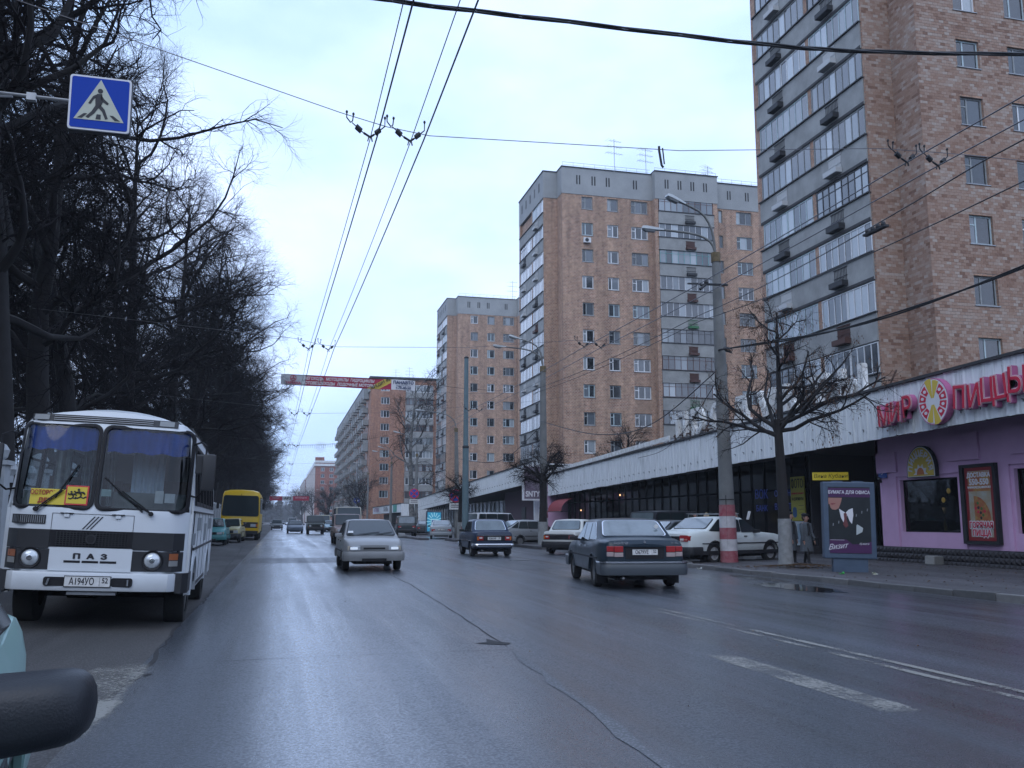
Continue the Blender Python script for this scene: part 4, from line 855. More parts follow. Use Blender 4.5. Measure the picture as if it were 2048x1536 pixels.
for k in range(12):
    a0 = pi/2 + k*pi/6 + 0.05; a1 = a0 + pi/6 - 0.10; yel = k in (11, 0, 5, 6)
    r0, r1 = 0.10, (0.60 if yel else 0.56)
    if k in (0, 6): r1 = 0.66
    if yel: poly = [(r0*cos(a0), r0*sin(a0)), (r1*cos(a0), r1*sin(a0)), (r1*1.02*cos((a0+a1)/2), r1*1.02*sin((a0+a1)/2)), (r1*cos(a1), r1*sin(a1)), (r0*cos(a1), r0*sin(a1))]
    else: poly = [(0.30*cos(a0), 0.30*sin(a0)), (r1*cos(a0), r1*sin(a0)), (r1*cos((a0+a1)/2), r1*sin((a0+a1)/2)), (r1*cos(a1), r1*sin(a1)), (0.30*cos(a1), 0.30*sin(a1))]
    MB().prism(poly, 0.117, 0.122).build('slice', M_syel if yel else M_sred, d_)
    if not yel: 
        am = (a0+a1)/2; MB().prism([(0.43*cos(am)+0.07*cos(q*pi/3), 0.43*sin(am)+0.05*sin(q*pi/3)) for q in range(6)], 0.1225, 0.126).build('topping', M_swhite, d_)
AR = thing('pizzeria_arch_sign', 'half-round yellow sign above the first pizzeria window', 'sign', (19.30, 24.62, 2.72), FACE_W)
def arch(w, h, n=18, b=0.22): return [(-w/2,0),(w/2,0),(w/2,b)] + [(w/2*cos(pi*k/n), b+(h-b)*sin(pi*k/n)) for k in range(1, n)] + [(-w/2,b)]
MB().prism(arch(1.32,0.98), -0.12, 0.0).build('frame', M_plastic, AR); MB().prism([(x*0.95, 0.02+y*0.95) for x, y in arch(1.32,0.98)], 0.001, 0.008).build('rim', M_swhite, AR)
MB().prism([(x*0.90, 0.04+y*0.90) for x, y in arch(1.32,0.98)], 0.009, 0.014).build('face', M_syel, AR)
for k, ch in enumerate('ПИЦЦЕРИЯ'):
    a = pi - (k + 0.6) * pi / 8.2; text(ch, 0.26, M_swhite, AR, (0.47*cos(a), 0.14+0.60*sin(a), 0.018), (0,0,a-pi/2), bold=0.012, name='letter')
MB().prism([((0.24 if k % 2 else 0.34)*cos(pi*k/10), 0.08+(0.24 if k % 2 else 0.34)*sin(pi*k/10)) for k in range(11)], 0.0145, 0.019).build('sunburst', M_swhite, AR)
MB().prism([(0.17*cos(pi*k/10), 0.08+0.22*sin(pi*k/10)) for k in range(11)], 0.0195, 0.024).build('centre', mat('sign_orange', (0.45,0.14,0.03), 0.5), AR)
PO = thing('pizza_poster', 'framed red hot pizza delivery poster between the pizzeria windows', 'poster', (19.40, 22.34, 0.72), FACE_W)
MB().box(-0.69,0.69,0,2.28,-0.08,0.0).box(-0.69,-0.55,0,2.28,0,0.06).box(0.60,0.69,0,2.28,0,0.06).box(-0.55,0.60,0,0.08,0,0.06).box(-0.55,0.60,2.2,2.28,0,0.06).build('frame', M_plastic, PO)
MB().box(-0.52,0.57,0.10,2.18,0.001,0.01).build('red_panel', mat('poster_red', (0.22,0.01,0.012), 0.5), PO)
MB().box(-0.40,0.46,0.2,2.08,0.011,0.015).build('picture', mat('poster_picture', (0.35,0.38,0.36), 0.5, var=0.5, vscale=2, var2=(0.30,0.22,0.10)), PO)
MB().box(-0.39,0.45,1.5,2.06,0.016,0.018).build('banner', mat('poster_orange', (0.40,0.26,0.05), 0.5, var=0.5, vscale=3, var2=(0.30,0.04,0.03)), PO)
text('ДОСТАВКА', 0.175, M_swhite, PO, (0.03,1.96,0.022), bold=0.01, sx=0.92); text('550-550', 0.235, M_swhite, PO, (0.03,1.76,0.022), bold=0.012, sx=0.98); text('WWW.PIZZA.NNOV.RU', 0.085, M_swhite, PO, (0.03,1.61,0.022), bold=0.004, sx=0.98)
pz = MB(); cxp, cyp = -0.20, 0.95
pz.prism([(cxp,cyp-0.32)] + [(cxp+0.62*cos(a), cyp-0.30+0.72*sin(a)) for a in [k*pi/2/10 for k in range(11)]], 0.019, 0.024); pz.build('pizza', mat('pizza_red', (0.30,0.03,0.02), 0.45, var=0.6, vscale=6, var2=(0.35,0.22,0.06)), PO)
for k in range(9):
    a, r_ = 0.2 + 0.15*k, 0.25 + 0.05*((k*7) % 5); MB().disc((cxp+r_*cos(a), cyp-0.26+r_*1.1*sin(a), 0.025), 0.045, 8, 'z', 0.004).build('topping', [M_text, mat('leaf_green', (0.05,0.14,0.03), 0.6), M_sred][k % 3], PO)
for s_, yy in (('ГОРЯЧАЯ', 0.53), ('ПИЦЦА', 0.31)):
    text(s_, 0.24, M_swhite, PO, (0.03,yy,0.028), bold=0.035, sx=0.82, name='letter_halo'); text(s_, 0.24, M_sred, PO, (0.03,yy,0.036), bold=0.006, sx=0.82)
HN = thing('house_number', 'small blue house number plate on the pink corner', 'number plate', (19.44, 26.72, 2.95), FACE_W)
MB().prism([(-0.22,-0.16),(0.22,-0.16),(0.22,0.12),(0.0,0.32),(-0.22,0.12)], -0.02, 0.0).build('plate', mat('plate_blue', (0.02,0.07,0.30), 0.4), HN); text('9', 0.30, M_swhite, HN, (0,0.03,0.006)); 
MB().tube([(0.02,-0.28,0.08),(0.22,-0.18,0.30)],0.05,6).build('bracket', M_plastic, HN)
# sunflowers in a vase standing in the pizzeria window
VA = thing('flower_vase', 'tall vase of sunflowers inside the first pizzeria window', 'vase', (19.74, 24.15, 1.06))
MB().lathe([(0,0.09),(0.15,0.10),(0.5,0.075),(0.72,0.12)], 12, 'z').build('vase', mat('ochre_vase', (0.30,0.20,0.09), 0.6), VA, smooth=40)
g = MB(); gf = MB()
for k in range(7):
    a = k*0.9; x, y, z = 0.10*cos(a), 0.30*sin(a*1.7), 0.95+0.09*(k % 4); g.tube([(0,0,0.7),(x*0.5,y*0.5,0.85),(x,y,z)],0.012,4); gf.lathe([(-0.02,0.03),(0,0.085),(0.02,0.03)],10,'x',(x-0.03,y,z))
g.build('stems', mat('stem_green', (0.04,0.09,0.03), 0.7), VA); gf.build('flowers', mat('sunflower_yellow', (0.42,0.26,0.04), 0.6), VA)
# posters and signs in the shop windows
FP = thing('photo_poster', 'tall yellow photo shop poster beside the dark passage', 'poster', (20.30, 32.9, 0.0), FACE_W)
MB().box(-1.0,0.0,1.38,3.15,-0.05,0).build('board', mat('poster_yellow', (0.42,0.38,0.05), 0.55, var=0.15), FP); MB().box(-1.0,0.0,0.4,1.36,-0.05,0).build('lower_board', mat('poster_pale', (0.45,0.5,0.52), 0.5), FP)
text('ФОТО', 0.50, M_text, FP, (-0.5,2.85,0.006), sx=0.62); text('моментальное', 0.13, M_sred, FP, (-0.5,2.48,0.006), shear=0.3); text('НА ДОКУМЕНТЫ', 0.17, M_text, FP, (-0.5,2.25,0.006), sx=0.62)
MB().prism(rrect(0.30,0.42,0.12,cx=-0.74,cy=1.72), 0.001, 0.006).build('picture', mat('poster_blue', (0.03,0.10,0.22), 0.5), FP)
for k in range(3): MB().box(-0.45,-0.08,1.98-k*0.15,1.995-k*0.15,0.001,0.004).build('print_line', M_text, FP)
for k in range(3): MB().box(-0.90+k*0.31,-0.66+k*0.31,0.52,1.25,0.001,0.005).build('photo_card', [M_swhite, mat('card_blue', (0.25,0.35,0.42), 0.5), M_swhite][k], FP)
YS = thing('hanging_sign', 'small yellow hanging sign in the dark passage above the advertising stand', 'sign', (19.3, 29.5, 2.98), (pi/2, 0, -0.45))
MB().box(-0.62,0.62,-0.14,0.14,-0.06,0).build('board', mat('lit_yellow_sign', (0.50,0.44,0.04), 0.5, emit=(0.45,0.38,0.03), estr=0.25), YS); text('Вина Кубани', 0.20, M_text, YS, (0,0,0.006), sx=0.95, shear=0.2)
NB = thing('window_sign', 'blue exchange bank lettering in the dark shop window', 'sign', (20.36, 35.9, 2.15), FACE_W)
M_blu = mat('blue_window_letters', (0.02,0.04,0.28), 0.4, emit=(0.02,0.06,0.4), estr=0.08)
text('ВОК', 0.55, M_blu, NB, (-0.5,0.35,0.0)); text('БАНК', 0.36, M_blu, NB, (-0.5,-0.25,0.0)); text('ОБМЕН', 0.36, M_blu, NB, (1.25,0.35,0.0)); text('ВАЛЮТ', 0.36, M_blu, NB, (1.25,-0.20,0.0))
# hanging shop board on the step between the rows
HB = thing('shop_sign', 'purple vertical shop board hanging at the fascia step with a laurel and white letters', 'sign', (17.35, 65.35, 2.85), FACE_S)
MB().box(-0.15,1.35,0,2.6,-0.25,0.0).build('board', M_swhite, HB); MB().box(-0.03,1.23,0.12,2.48,0.001,0.02).build('panel', mat('poster_purple', (0.09,0.05,0.09), 0.6, var=0.6, vscale=1.3, var2=(0.16,0.14,0.17)), HB)
text('SNTY', 0.55, M_swhite, HB, (0.6,0.45,0.03), bold=0.02, sx=0.8)
# ---------------------------------------------------------------- vehicles
def lerpt(tab, y):
    if y <= tab[0][0]: return tab[0][1]
    for (a, p), (b, q) in zip(tab, tab[1:]):
        if y <= b: return p + (q-p) * (y-a) / (b-a) if b > a else q
    return tab[-1][1]
def rpoly(P, r=0.06, n=4):
    P = [Vector(p) for p in P]; out = []
    for i in range(len(P)):
        a, b, c = P[i-1], P[i], P[(i+1) % len(P)]
        u, v = a-b, c-b; k = min(r, u.length*0.45, v.length*0.45); u = b + u.normalized()*k; v = b + v.normalized()*k
        for j in range(n+1):
            t = j/n; out.append(u*(1-t)**2 + b*2*t*(1-t) + v*t*t)
    return out
def slab(P, nrm, t0, t1, g=None):
    g = g or MB(); nrm = Vector(nrm); return g.loft([[p + nrm*t0 for p in P], [p + nrm*t1 for p in P]])
WMESH = {}
def wheel(parent, x, y, r, side, w=0.17, style='steel', z=None):
    key = (r, side, w, style)
    if key not in WMESH:
        s = side
        t = MB().lathe([(0,r*0.62),(-0.0*s,r*0.72),(0.012*s,r*0.86),(0.0,r*0.97),(-0.025*s,r),(-(w-0.025)*s,r),(-w*s,r*0.93),(-w*s,r*0.5)], 28, 'x', cap=False).mesh('wheel', M_tyre, smooth=40)
        g = MB(); R_ = r*0.66
        g.lathe([(-0.03*s,R_),(-0.012*s,R_),(-0.022*s,R_*0.86),(-0.05*s,R_*0.80),(-0.052*s,R_*0.5),(-0.02*s,R_*0.34),(-0.018*s,0.01)], 24, 'x')
        if style == 'alloy':
            g = MB(); g.lathe([(-0.04*s,R_),(-0.004*s,R_),(-0.012*s,R_*0.88),(-0.05*s,R_*0.86)], 24, 'x'); g.lathe([(-0.02*s,R_*0.25),(-0.006*s,R_*0.2),(-0.005*s,0.005)], 12, 'x')
            for k in range(5):
                a = 2*pi*k/5 + 0.3; g.obox((-0.018*s, R_*0.55*cos(a), R_*0.55*sin(a)), (0.010,0,0), (0,R_*0.34*cos(a),R_*0.34*sin(a)), (0,-R_*0.13*sin(a),R_*0.13*cos(a)))
        m = g.mesh('rim', {'steel': M_rim, 'alloy': mat('polished_alloy', (0.50,0.51,0.52), 0.35, 0.25), 'cap': mat('dull_hubcap', (0.16,0.165,0.17), 0.5, 0.3), 'bus': mat('bus_rim', (0.12,0.12,0.12), 0.7)}[style], smooth=30)
        h = MB().disc((-0.075*s, 0, 0), R_*0.98, 16, 'x', 0.004).mesh('rim_back', M_dark)
        WMESH[key] = (t, m, h)
    t, m, h = WMESH[key]; o = ob('wheel', t, parent, (x, y, r if z is None else z)); ob('rim', m, o)
    ob('rim_back', h, o)
    return o
def plate(parent, s, reg, loc, rot, w=0.52, h=0.112):
    p = MB().box(-w/2, w/2, -h/2, h/2, -0.008, 0.0).build('number_plate', M_plate, parent); p.location = loc; p.rotation_euler = rot
    k = h/0.112
    MB().box(-w/2-0.01,w/2+0.01,-h/2-0.01,h/2+0.01,-0.02,-0.0085).build('plate_frame', M_plastic, p)
    text(s, 0.112*k, M_text, p, (-w*0.125, -0.002, 0.002), sx=0.72*w/0.52/k*1.0, name='characters', ext=0.001, bold=0.002)
    text(reg, 0.085*k, M_text, p, (w*0.385, 0.012*k, 0.002), sx=0.8, name='region_code', ext=0.001, bold=0.002)
    MB().box(w*0.265, w*0.272, -h*0.45, h*0.45, 0.001, 0.002).build('divider', M_text, p)
    return p
SPEC = dict(
 h2110=dict(L=4.2,W=1.68,H=1.42,yf=1.30,yr=-1.19,r=0.285,deck=[(-2.1,.86),(-2.04,.97),(-1.5,1.02),(-1.2,.95),(.7,.92),(1.0,.935),(1.55,.88),(1.95,.79),(2.1,.70)],gh=(-1.5,-.72,.12,1.08),pill=[-.62,.30],wr=.66,zs=.27,mould=.52),
 h2112=dict(L=4.15,W=1.68,H=1.42,yf=1.30,yr=-1.19,r=0.285,deck=[(-2.07,.80),(-2.02,.95),(-1.7,.98),(-1.2,.95),(.7,.92),(1.0,.935),(1.55,.84),(1.95,.72),(2.07,.62)],gh=(-1.95,-1.05,.12,1.08),pill=[-1.28,-.62,.30],wr=.66,zs=.27,mould=.52),
 l2106=dict(L=4.1,W=1.62,H=1.44,yf=1.30,yr=-1.12,r=0.29,deck=[(-2.05,.84),(-2.0,.945),(-1.3,.96),(.75,.94),(.85,.96),(1.9,.88),(2.0,.85),(2.05,.80)],gh=(-1.32,-.92,.18,.74),pill=[-.62,.02],wr=.70,zs=.26,mould=.60),
 volga=dict(L=4.87,W=1.80,H=1.48,yf=1.45,yr=-1.35,r=0.325,deck=[(-2.43,.93),(-2.37,1.01),(-1.9,1.045),(-1.5,1.05),(-1.2,1.0),(.8,.96),(.95,1.0),(1.8,.93),(2.25,.85),(2.43,.72)],gh=(-1.62,-.98,.20,.96),pill=[-.66,.03],wr=.68,zs=.27,mould=.62),
 sedan=dict(L=4.5,W=1.74,H=1.40,yf=1.35,yr=-1.3,r=0.31,deck=[(-2.25,.80),(-2.2,.94),(-1.6,1.0),(-1.2,.94),(.7,.90),(.95,.92),(1.7,.82),(2.1,.70),(2.25,.60)],gh=(-1.62,-.85,.15,1.0),pill=[-.60,.20],wr=.64,zs=.25,mould=.5),
 jeep=dict(L=3.9,W=1.72,H=1.78,yf=1.2,yr=-1.2,r=0.36,deck=[(-1.95,1.0),(-1.9,1.08),(.5,1.06),(.75,1.08),(1.75,.98),(1.95,.88)],gh=(-1.9,-1.75,.35,.78),pill=[-1.0,-.2],wr=.80,zs=.40,mould=.7),
 uaz=dict(L=4.0,W=1.75,H=1.92,yf=1.15,yr=-1.2,r=0.38,deck=[(-2.0,1.05),(-1.95,1.15),(.5,1.15),(.62,1.16),(1.9,1.10),(2.0,1.02)],gh=(-1.97,-1.9,.45,.62),pill=[-1.1,-.3],wr=.86,zs=.45,mould=.8),
 van=dict(L=4.7,W=1.85,H=1.95,yf=1.45,yr=-1.45,r=0.32,deck=[(-2.35,1.0),(-2.3,1.08),(1.2,1.06),(1.5,1.04),(2.25,.85),(2.35,.70)],gh=(-2.32,-2.2,1.05,1.85),pill=[-1.45,-.35,.75],wr=.82,zs=.30,mould=.6),
 wagon=dict(L=4.2,W=1.66,H=1.50,yf=1.3,yr=-1.2,r=0.30,deck=[(-2.1,.86),(-2.05,.96),(.7,.93),(.9,.95),(1.85,.84),(2.1,.70)],gh=(-2.06,-1.85,.15,.85),pill=[-1.3,-.6,.05],wr=.70,zs=.28,mould=.55),
)
def car(name, label, cat, loc, rz, kind, col, group, face='modern', tail='', bumper='dark', wheel_style='steel', detail=1, plates=None, seams=True, chrome=False, clad=None, glass=None, rack=False, headlamp_scale=1.0, roll=0.0):
    sp = SPEC[kind]; L, W, H = sp['L'], sp['W'], sp['H']; hw = W/2; ya, yb_, yc, yd = sp['gh'][3], sp['gh'][2], sp['gh'][1], sp['gh'][0]
    r = sp['r']; zs = sp['zs']; deck = sp['deck']; yA, yR = sp['yf'], sp['yr']; gl = glass or M_glass; glr = glass or M_glassl
    T = thing(name, label, cat, loc, (0, roll, rz), group)
    P = paint('paint_' + '_'.join('%02d' % int(c*99) for c in col), col)
    ar = r + 0.055
    ys = set([-L/2, -L/2+0.05, -L/2+0.14, L/2, L/2-0.04, L/2-0.14, ya, yd, yc])
    for q in (yA, yR):
        for k in range(9): ys.add(q - ar*cos(pi*k/8))
        ys.add(q-ar-0.012); ys.add(q+ar+0.012)
    for k in range(14): ys.add(-L/2 + L*k/13)
    for d in deck: ys.add(d[0])
    ys = sorted(ys); ys2 = [ys[0]]
    for y in ys[1:]:
        if y - ys2[-1] > 0.011: ys2.append(y)
    def wid(y):
        e = max(0, abs(y)/(L/2) - 0.72) / 0.28; return hw * (1 - 0.115*e**2.2)
    def ring(y):
        zt = lerpt(deck, y); w = wid(y); e = max(0, abs(y) - (L/2-0.14)) / 0.14; zb = zs + 0.03 + 0.05*e; w *= (1 - 0.03*e*e)
        aw = None
        for q in (yA, yR):
            if abs(y-q) < ar: aw = r + sqrt(max(0, ar*ar-(y-q)**2))
        pts = [(0,zb),(0.80*w,zb),(0.955*w,zb+0.03),(0.99*w,zb+0.10),(w,zb+0.42*(zt-zb)),(0.992*w,zt-0.19),(0.965*w,zt-0.09),(0.93*w,zt-0.03),(0.86*w,zt-0.002),(0.45*w,zt+0.014),(0,zt+0.018)]
        if aw: pts = [(x, max(z, aw - (0.0 if i < 3 else 0) + 0.002*i)) if i < 6 else (x, z) for i, (x, z) in enumerate(pts)]
        return [(x, y, z) for x, z in pts] + [(-x, y, z) for x, z in pts[-2:0:-1]]
    MB().loft([ring(y) for y in ys2]).build('body', P, T, smooth=38, normals=True)
    def bx(y, z):   # body side x at (y, z)
        R_ = ring(y)[:11]
        best = hw
        for (x0, _, z0), (x1, _, z1) in zip(R_[2:], R_[3:]):
            if z0 <= z <= z1 and z1 > z0: return x0 + (x1-x0)*(z-z0)/(z1-z0)
        return R_[4][0]
    def strip(y0, y1, z0, z1, off, g, sides=(-1,1), n=8):
        for s in sides:
            A = [];
            for i in range(n+1):
                y = y0 + (y1-y0)*i/n; zm = [z0, z1]
                A.append([(s*(bx(y,z0)-0.01),y,z0),(s*(bx(y,z0)+off),y,z0),(s*(bx(y,z1)+off),y,z1),(s*(bx(y,z1)-0.01),y,z1)])
            g.loft(A)
        return g
    # underside and arches
    u = MB(); u.box(-hw*0.62,hw*0.62,-L/2+0.25,L/2-0.25,zs-0.08,zs+0.25); u.box(-hw*0.82,hw*0.82,yR-0.05,yR+0.05,r-0.05,r+0.05); u.build('underbody', M_black, T)
    for q in (yA, yR):
        for s in (-1, 1):
            rg = []
            for k in range(13):
                a = pi*k/12; y = q - ar*cos(a); z = r + ar*sin(a); x = bx(y, z) if z < lerpt(deck,y)-0.1 else wid(y)
                y2 = q-(ar+0.03)*cos(a); z2 = r+(ar+0.03)*sin(a)
                rg.append([(s*(x-0.02),y,z),(s*(x+0.012),y,z),(s*(x+0.010),y2,z2),(s*(x-0.02),y2,z2)])
            MB().loft(rg).build('wheel_arch_trim', M_plastic if clad else P, T, smooth=40)
    for q in (yA, yR):
        for s in (-1, 1): wheel(T, s*(hw-0.035), q, r, s, 0.17 if kind not in ('uaz','jeep') else 0.22, wheel_style)
    # greenhouse
    zA, zD = lerpt(deck, ya), lerpt(deck, yd); wb, wr = hw*0.925, hw*sp['wr']/0.80*0.80/0.92*0.92
    wr = hw * (sp['wr'] + 0.10)
    def belt(y): return lerpt(deck, y) - 0.02
    def ghw(z, zb=0.93): return wb + (wr-wb)*max(0, (z-0.95))/(H-0.95)
    def roof(y):
        if y > yb_: return zA + (H-0.015-zA)*(ya-y)/(ya-yb_)
        if y < yc: return zD + (H-0.03-zD)*(y-yd)/(yc-yd)
        t = (y-yc)/(yb_-yc); return H - 0.03 + 0.015*t + 0.03*sin(pi*t)*0.8
    gy = [yd, yd+0.25*(yc-yd), yd+0.6*(yc-yd), yc-0.03, yc+0.03, (yc*3+yb_)/4, (yc+yb_)/2, (yc+3*yb_)/4, yb_-0.03, yb_+0.03, yb_+0.4*(ya-yb_), yb_+0.75*(ya-yb_), ya]
    def gring(y):
        zr = max(roof(y), belt(y)+0.01); zb = belt(y) - 0.03; h = zr - zb; c = min(0.06, h*0.4)
        pts = [(ghw(zb),zb),(ghw(zb+h*0.5),zb+h*0.5),(ghw(zr-c),zr-c),(ghw(zr)-0.035,zr-c*0.25),(ghw(zr)*0.6,zr+0.005),(0,zr+0.012)]
        return [(x,y,z) for x, z in pts] + [(-x,y,z) for x, z in pts[-2::-1]]
    MB().loft([gring(y) for y in gy], cap=False, closed=False).build('cabin', P, T, smooth=40, normals=True)
    def end_glass(nm, y0, z0, y1, z1, m, s0=0.07, s1=0.93, inset=0.085, trim=None):
        d = Vector((0, y1-y0, z1-z0)); nrm = d.cross(Vector((1,0,0))); nrm = nrm if nrm.z > 0 else -nrm; nrm.normalize()
        a, b = Vector((0,y0,z0)) + d*s0, Vector((0,y0,z0)) + d*s1
        Q = [(-ghw(a.z)+inset, a.y, a.z), (ghw(a.z)-inset, a.y, a.z), (ghw(b.z)-inset-0.01, b.y, b.z), (-ghw(b.z)+inset+0.01, b.y, b.z)]
        pr = rpoly(Q, 0.10, 5); c = sum(pr, Vector()) / len(pr)
        o = slab(pr, nrm, -0.01, 0.014).build(nm, m, T, normals=True)
        big = [p + (p-c).normalized()*0.028 for p in pr]; slab(big, nrm, -0.012, 0.009).build('seal', trim or M_black, o, normals=True)
        return o, nrm, a, b
    ws, wn_, wa, wb2 = end_glass('windshield', ya, zA+0.012, yb_, H-0.005, gl)
    rw, rn_, ra, rb2 = end_glass('rear_window', yd, zD+0.012, yc, H-0.02, glr, 0.10, 0.90, trim=M_chrome if chrome else None, inset=0.12)
    if detail:
        for x0, x1 in ((0.35,-0.25),(-0.15,-0.62)):
            p0 = Vector((x0, wa.y, wa.z)) + wn_*0.03; p1 = Vector((x1, wa.y, wa.z)) + wn_*0.03 + (wb2-wa)*0.16; MB().tube([p0, p1], 0.010, 4).build('wiper', M_black, T)
    # side windows
    zlo, zhi = 0.03, H-0.10
    edges = [-99] + sp['pill'] + [99]
    for s in (-1, 1):
        for a, b in zip(edges, edges[1:]):
            def lim(z):
                yl = yd + (yc-yd)*(z-zD)/(H-0.02-zD) + 0.13; yh = ya + (yb_-ya)*(z-zA)/(H-zA) - 0.09
                return max(a+0.03 if a > -90 else -99, yl), min(b-0.03 if b < 90 else 99, yh)
            z0 = belt((max(a,yd)+min(b,ya))/2) + 0.045; z1 = zhi
            l0, h0_ = lim(z0); l1, h1 = lim(z1)
            if h1 - l1 < 0.02: 
                if h0_ - l0 < 0.15: continue
                zz = z0 + (z1-z0)*0.9; l1, h1 = lim(zz); z1 = zz
                if h1 - l1 < 0.03: l1 = h1 = (l1+h1)/2; l1 -= 0.02; h1 += 0.02
            Q = [(s*ghw(z0),l0,z0),(s*ghw(z0),h0_,z0),(s*ghw(z1),h1,z1),(s*ghw(z1),l1,z1)]
            pr = rpoly(Q, 0.05, 3); c = sum(pr, Vector())/len(pr)
            o = slab(pr, (s,0,0.2), -0.008, 0.010).build('side_window', gl, T, normals=True)
            big = [p + (p-c).normalized()*0.022 for p in pr]; slab(big, (s,0,0.2), -0.01, 0.006).build('window_trim', M_chrome if chrome else M_black, o, normals=True)
    # seams, mouldings and handles
    if seams:
        for yy in [p for p in sp['pill'][-2:]] + [ya-0.10]:
            g = MB()
            strip(yy-0.006, yy+0.006, zs+0.10, belt(yy)-0.03, 0.002, g, n=1); g.build('door_seam', M_black, T)
        strip(-L/2+0.5, L/2-0.45, sp['mould'], sp['mould']+0.035, 0.012, MB(), n=20).build('side_moulding', clad and M_plastic or (M_chrome if kind == 'l2106' else M_plastic), T)
        for s in (-1, 1):
            for yy in sp['pill'][-2:]:
                yh = yy + 0.10; zh = belt(yh) - 0.10; x = s*(bx(yh, zh)+0.012)
                MB().box(x-0.02*s, x+0.012*s, yh-0.02, yh+0.12, zh-0.014, zh+0.016).build('door_handle', M_chrome if chrome else M_plastic, T)
    if clad:
        strip(-L/2+0.16, L/2-0.16, zs+0.02, zs+clad, 0.006, MB(), n=46).build('lower_cladding', M_plastic, T)
    for s in (-1, 1):   # door mirrors
        g = MB(); x = s*(ghw(0.98)+0.03); yy = ya-0.32; zz = belt(yy)+0.07
        g.loft([[(x+s*(a*0.19)+s*0.02, yy+b*0.05+ (0.03 if a > 0.5 else 0), zz+c*0.06*(1-0.25*a)) for b, c in ((-1,-1),(1,-1),(1,1),(-1,1))] for a in (0,0.15,0.85,1.0)]); g.box(x-s*0.06,x+s*0.03,yy-0.02,yy+0.02,zz-0.05,zz-0.01)
        g.build('door_mirror', P if face == 'bodymirror' else M_plastic, T, normals=True, bevel=0.012, smooth=50)
    # bumpers
    bm_ = {'dark': M_plastic, 'body': P, 'chrome': M_chrome, 'volga': mat('slate_bumper', (0.05,0.06,0.07), 0.45)}[bumper]
    for sg, nm in ((1,'front_bumper'),(-1,'rear_bumper')):
        z0, z1 = {'chrome': (zs+0.14, zs+0.24), 'volga': (zs+0.03, zs+0.28)}.get(bumper, (zs+0.02, zs+0.27))
        ye = L/2 + 0.05; path = []
        wl = wid(L/2-0.5)+0.012; wc = wid(L/2)+0.0
        for t in range(0, 4): path.append((wl, L/2-0.52+0.13*t))
        for k in range(7): a = pi/2*k/6; path.append((wl-0.20+0.20*cos(a), ye-0.16+0.16*sin(a)))
        path += [(0.3, ye+0.015), (0, ye+0.02)]
        path = path + [(-x, y) for x, y in path[-2::-1]]
        rg = []
        for i, (x, y) in enumerate(path):
            px, py = path[max(i-1,0)]; qx, qy = path[min(i+1,len(path)-1)]; tx, ty = qx-px, qy-py; l = hypot(tx,ty); nx, ny = ty/l, -tx/l
            if nx*x+ny*y < 0: nx, ny = -nx, -ny
            dd = 0.07; rg.append([(x-nx*dd,(y-ny*dd)*sg,z0+0.03),(x-nx*0.01,(y-ny*0.01)*sg,z0),(x,y*sg,z0+0.05),(x+nx*0.006,(y+ny*0.006)*sg,(z0+z1)/2),(x,y*sg,z1-0.03),(x-nx*0.02,(y-ny*0.02)*sg,z1),(x-nx*dd,(y-ny*dd)*sg,z1)])
        o = MB().loft(rg).build(nm, bm_, T, normals=True, smooth=40)
        if bumper == 'volga': MB().loft([[(a[0],a[1],a[2]) for a in ((r_[1][0],r_[1][1],z1-0.002),(r_[3][0]*1.004,r_[3][1]*1.003,z1-0.002),(r_[3][0]*1.004,r_[3][1]*1.003,z1+0.035),(r_[1][0],r_[1][1],z1+0.035))] for r_ in rg]).build('chrome_strip', M_chrome, o, normals=True)
        if bumper in ('dark','chrome') and detail:
            MB().box(-wc*0.9, wc*0.9, sg*(ye+0.010), sg*(ye+0.030), (z0+z1)/2-0.02, (z0+z1)/2+0.02).build('bumper_strip', M_black if bumper == 'chrome' else M_plastic, o)
    # front face
    yf = L/2 + 0.008; zf = lerpt(deck, L/2); zb = zs + 0.27; w = wid(L/2)
    def fbox(nm, x0, x1, z0, z1, m, d=0.02, par=None, both=True, y=yf, sg=1, bevel=0.008):
        o = None
        for s in ((-1,1) if both else (1,)):
            o = MB().box(s*x0, s*x1, sg*(y-0.05), sg*(y+d), z0, z1).build(nm, m, par or T, bevel=bevel)
        return o
    if face in ('modern','bodymirror'):
        hz0, hz1 = zf-0.135*headlamp_scale+0.01, zf-0.005
        fbox('headlight', w*0.52, w*0.86, hz0, hz1, M_lamp); fbox('indicator', w*0.865, w*0.985, hz0, hz1, mat('dusty_clear_lens', (0.40,0.35,0.28), 0.25), d=-0.01)
        gp = fbox('grille', -w*0.49, w*0.49, hz0+0.005, hz1, M_plastic if face == 'modern' else P, 0.006, both=False)
        MB().box(-w*0.40,w*0.40,yf+0.007,yf+0.012,(hz0+hz1)/2-0.03,(hz0+hz1)/2+0.015).build('grille_slot', M_black, gp)
        fbox('air_intake', -w*0.45, w*0.45, zs-0.0, zs+0.09, M_black, 0.068, both=False)
    elif face == 'round':
        for s in (-1, 1):
            MB().disc((s*w*0.72, yf-0.02, zf-0.16), 0.105, 18, 'y', 0.05).build('headlight', M_lamp, T)
        gp = fbox('grille', -w*0.55, w*0.55, zf-0.26, zf-0.06, M_black, 0.012, both=False)
        for k in range(9): MB().box(-w*0.5+k*w/8.0-0.012,-w*0.5+k*w/8.0+0.012,yf+0.012,yf+0.02,zf-0.25,zf-0.07).build('grille_bar', P, gp)
        fbox('indicator', w*0.88, w*0.97, zf-0.30, zf-0.24, M_orange)
    elif face == 'rect':
        fbox('headlight', w*0.60, w*0.95, zf-0.24, zf-0.07, M_lamp); gp = fbox('grille', -w*0.58, w*0.58, zf-0.24, zf-0.07, M_black, 0.01, both=False)
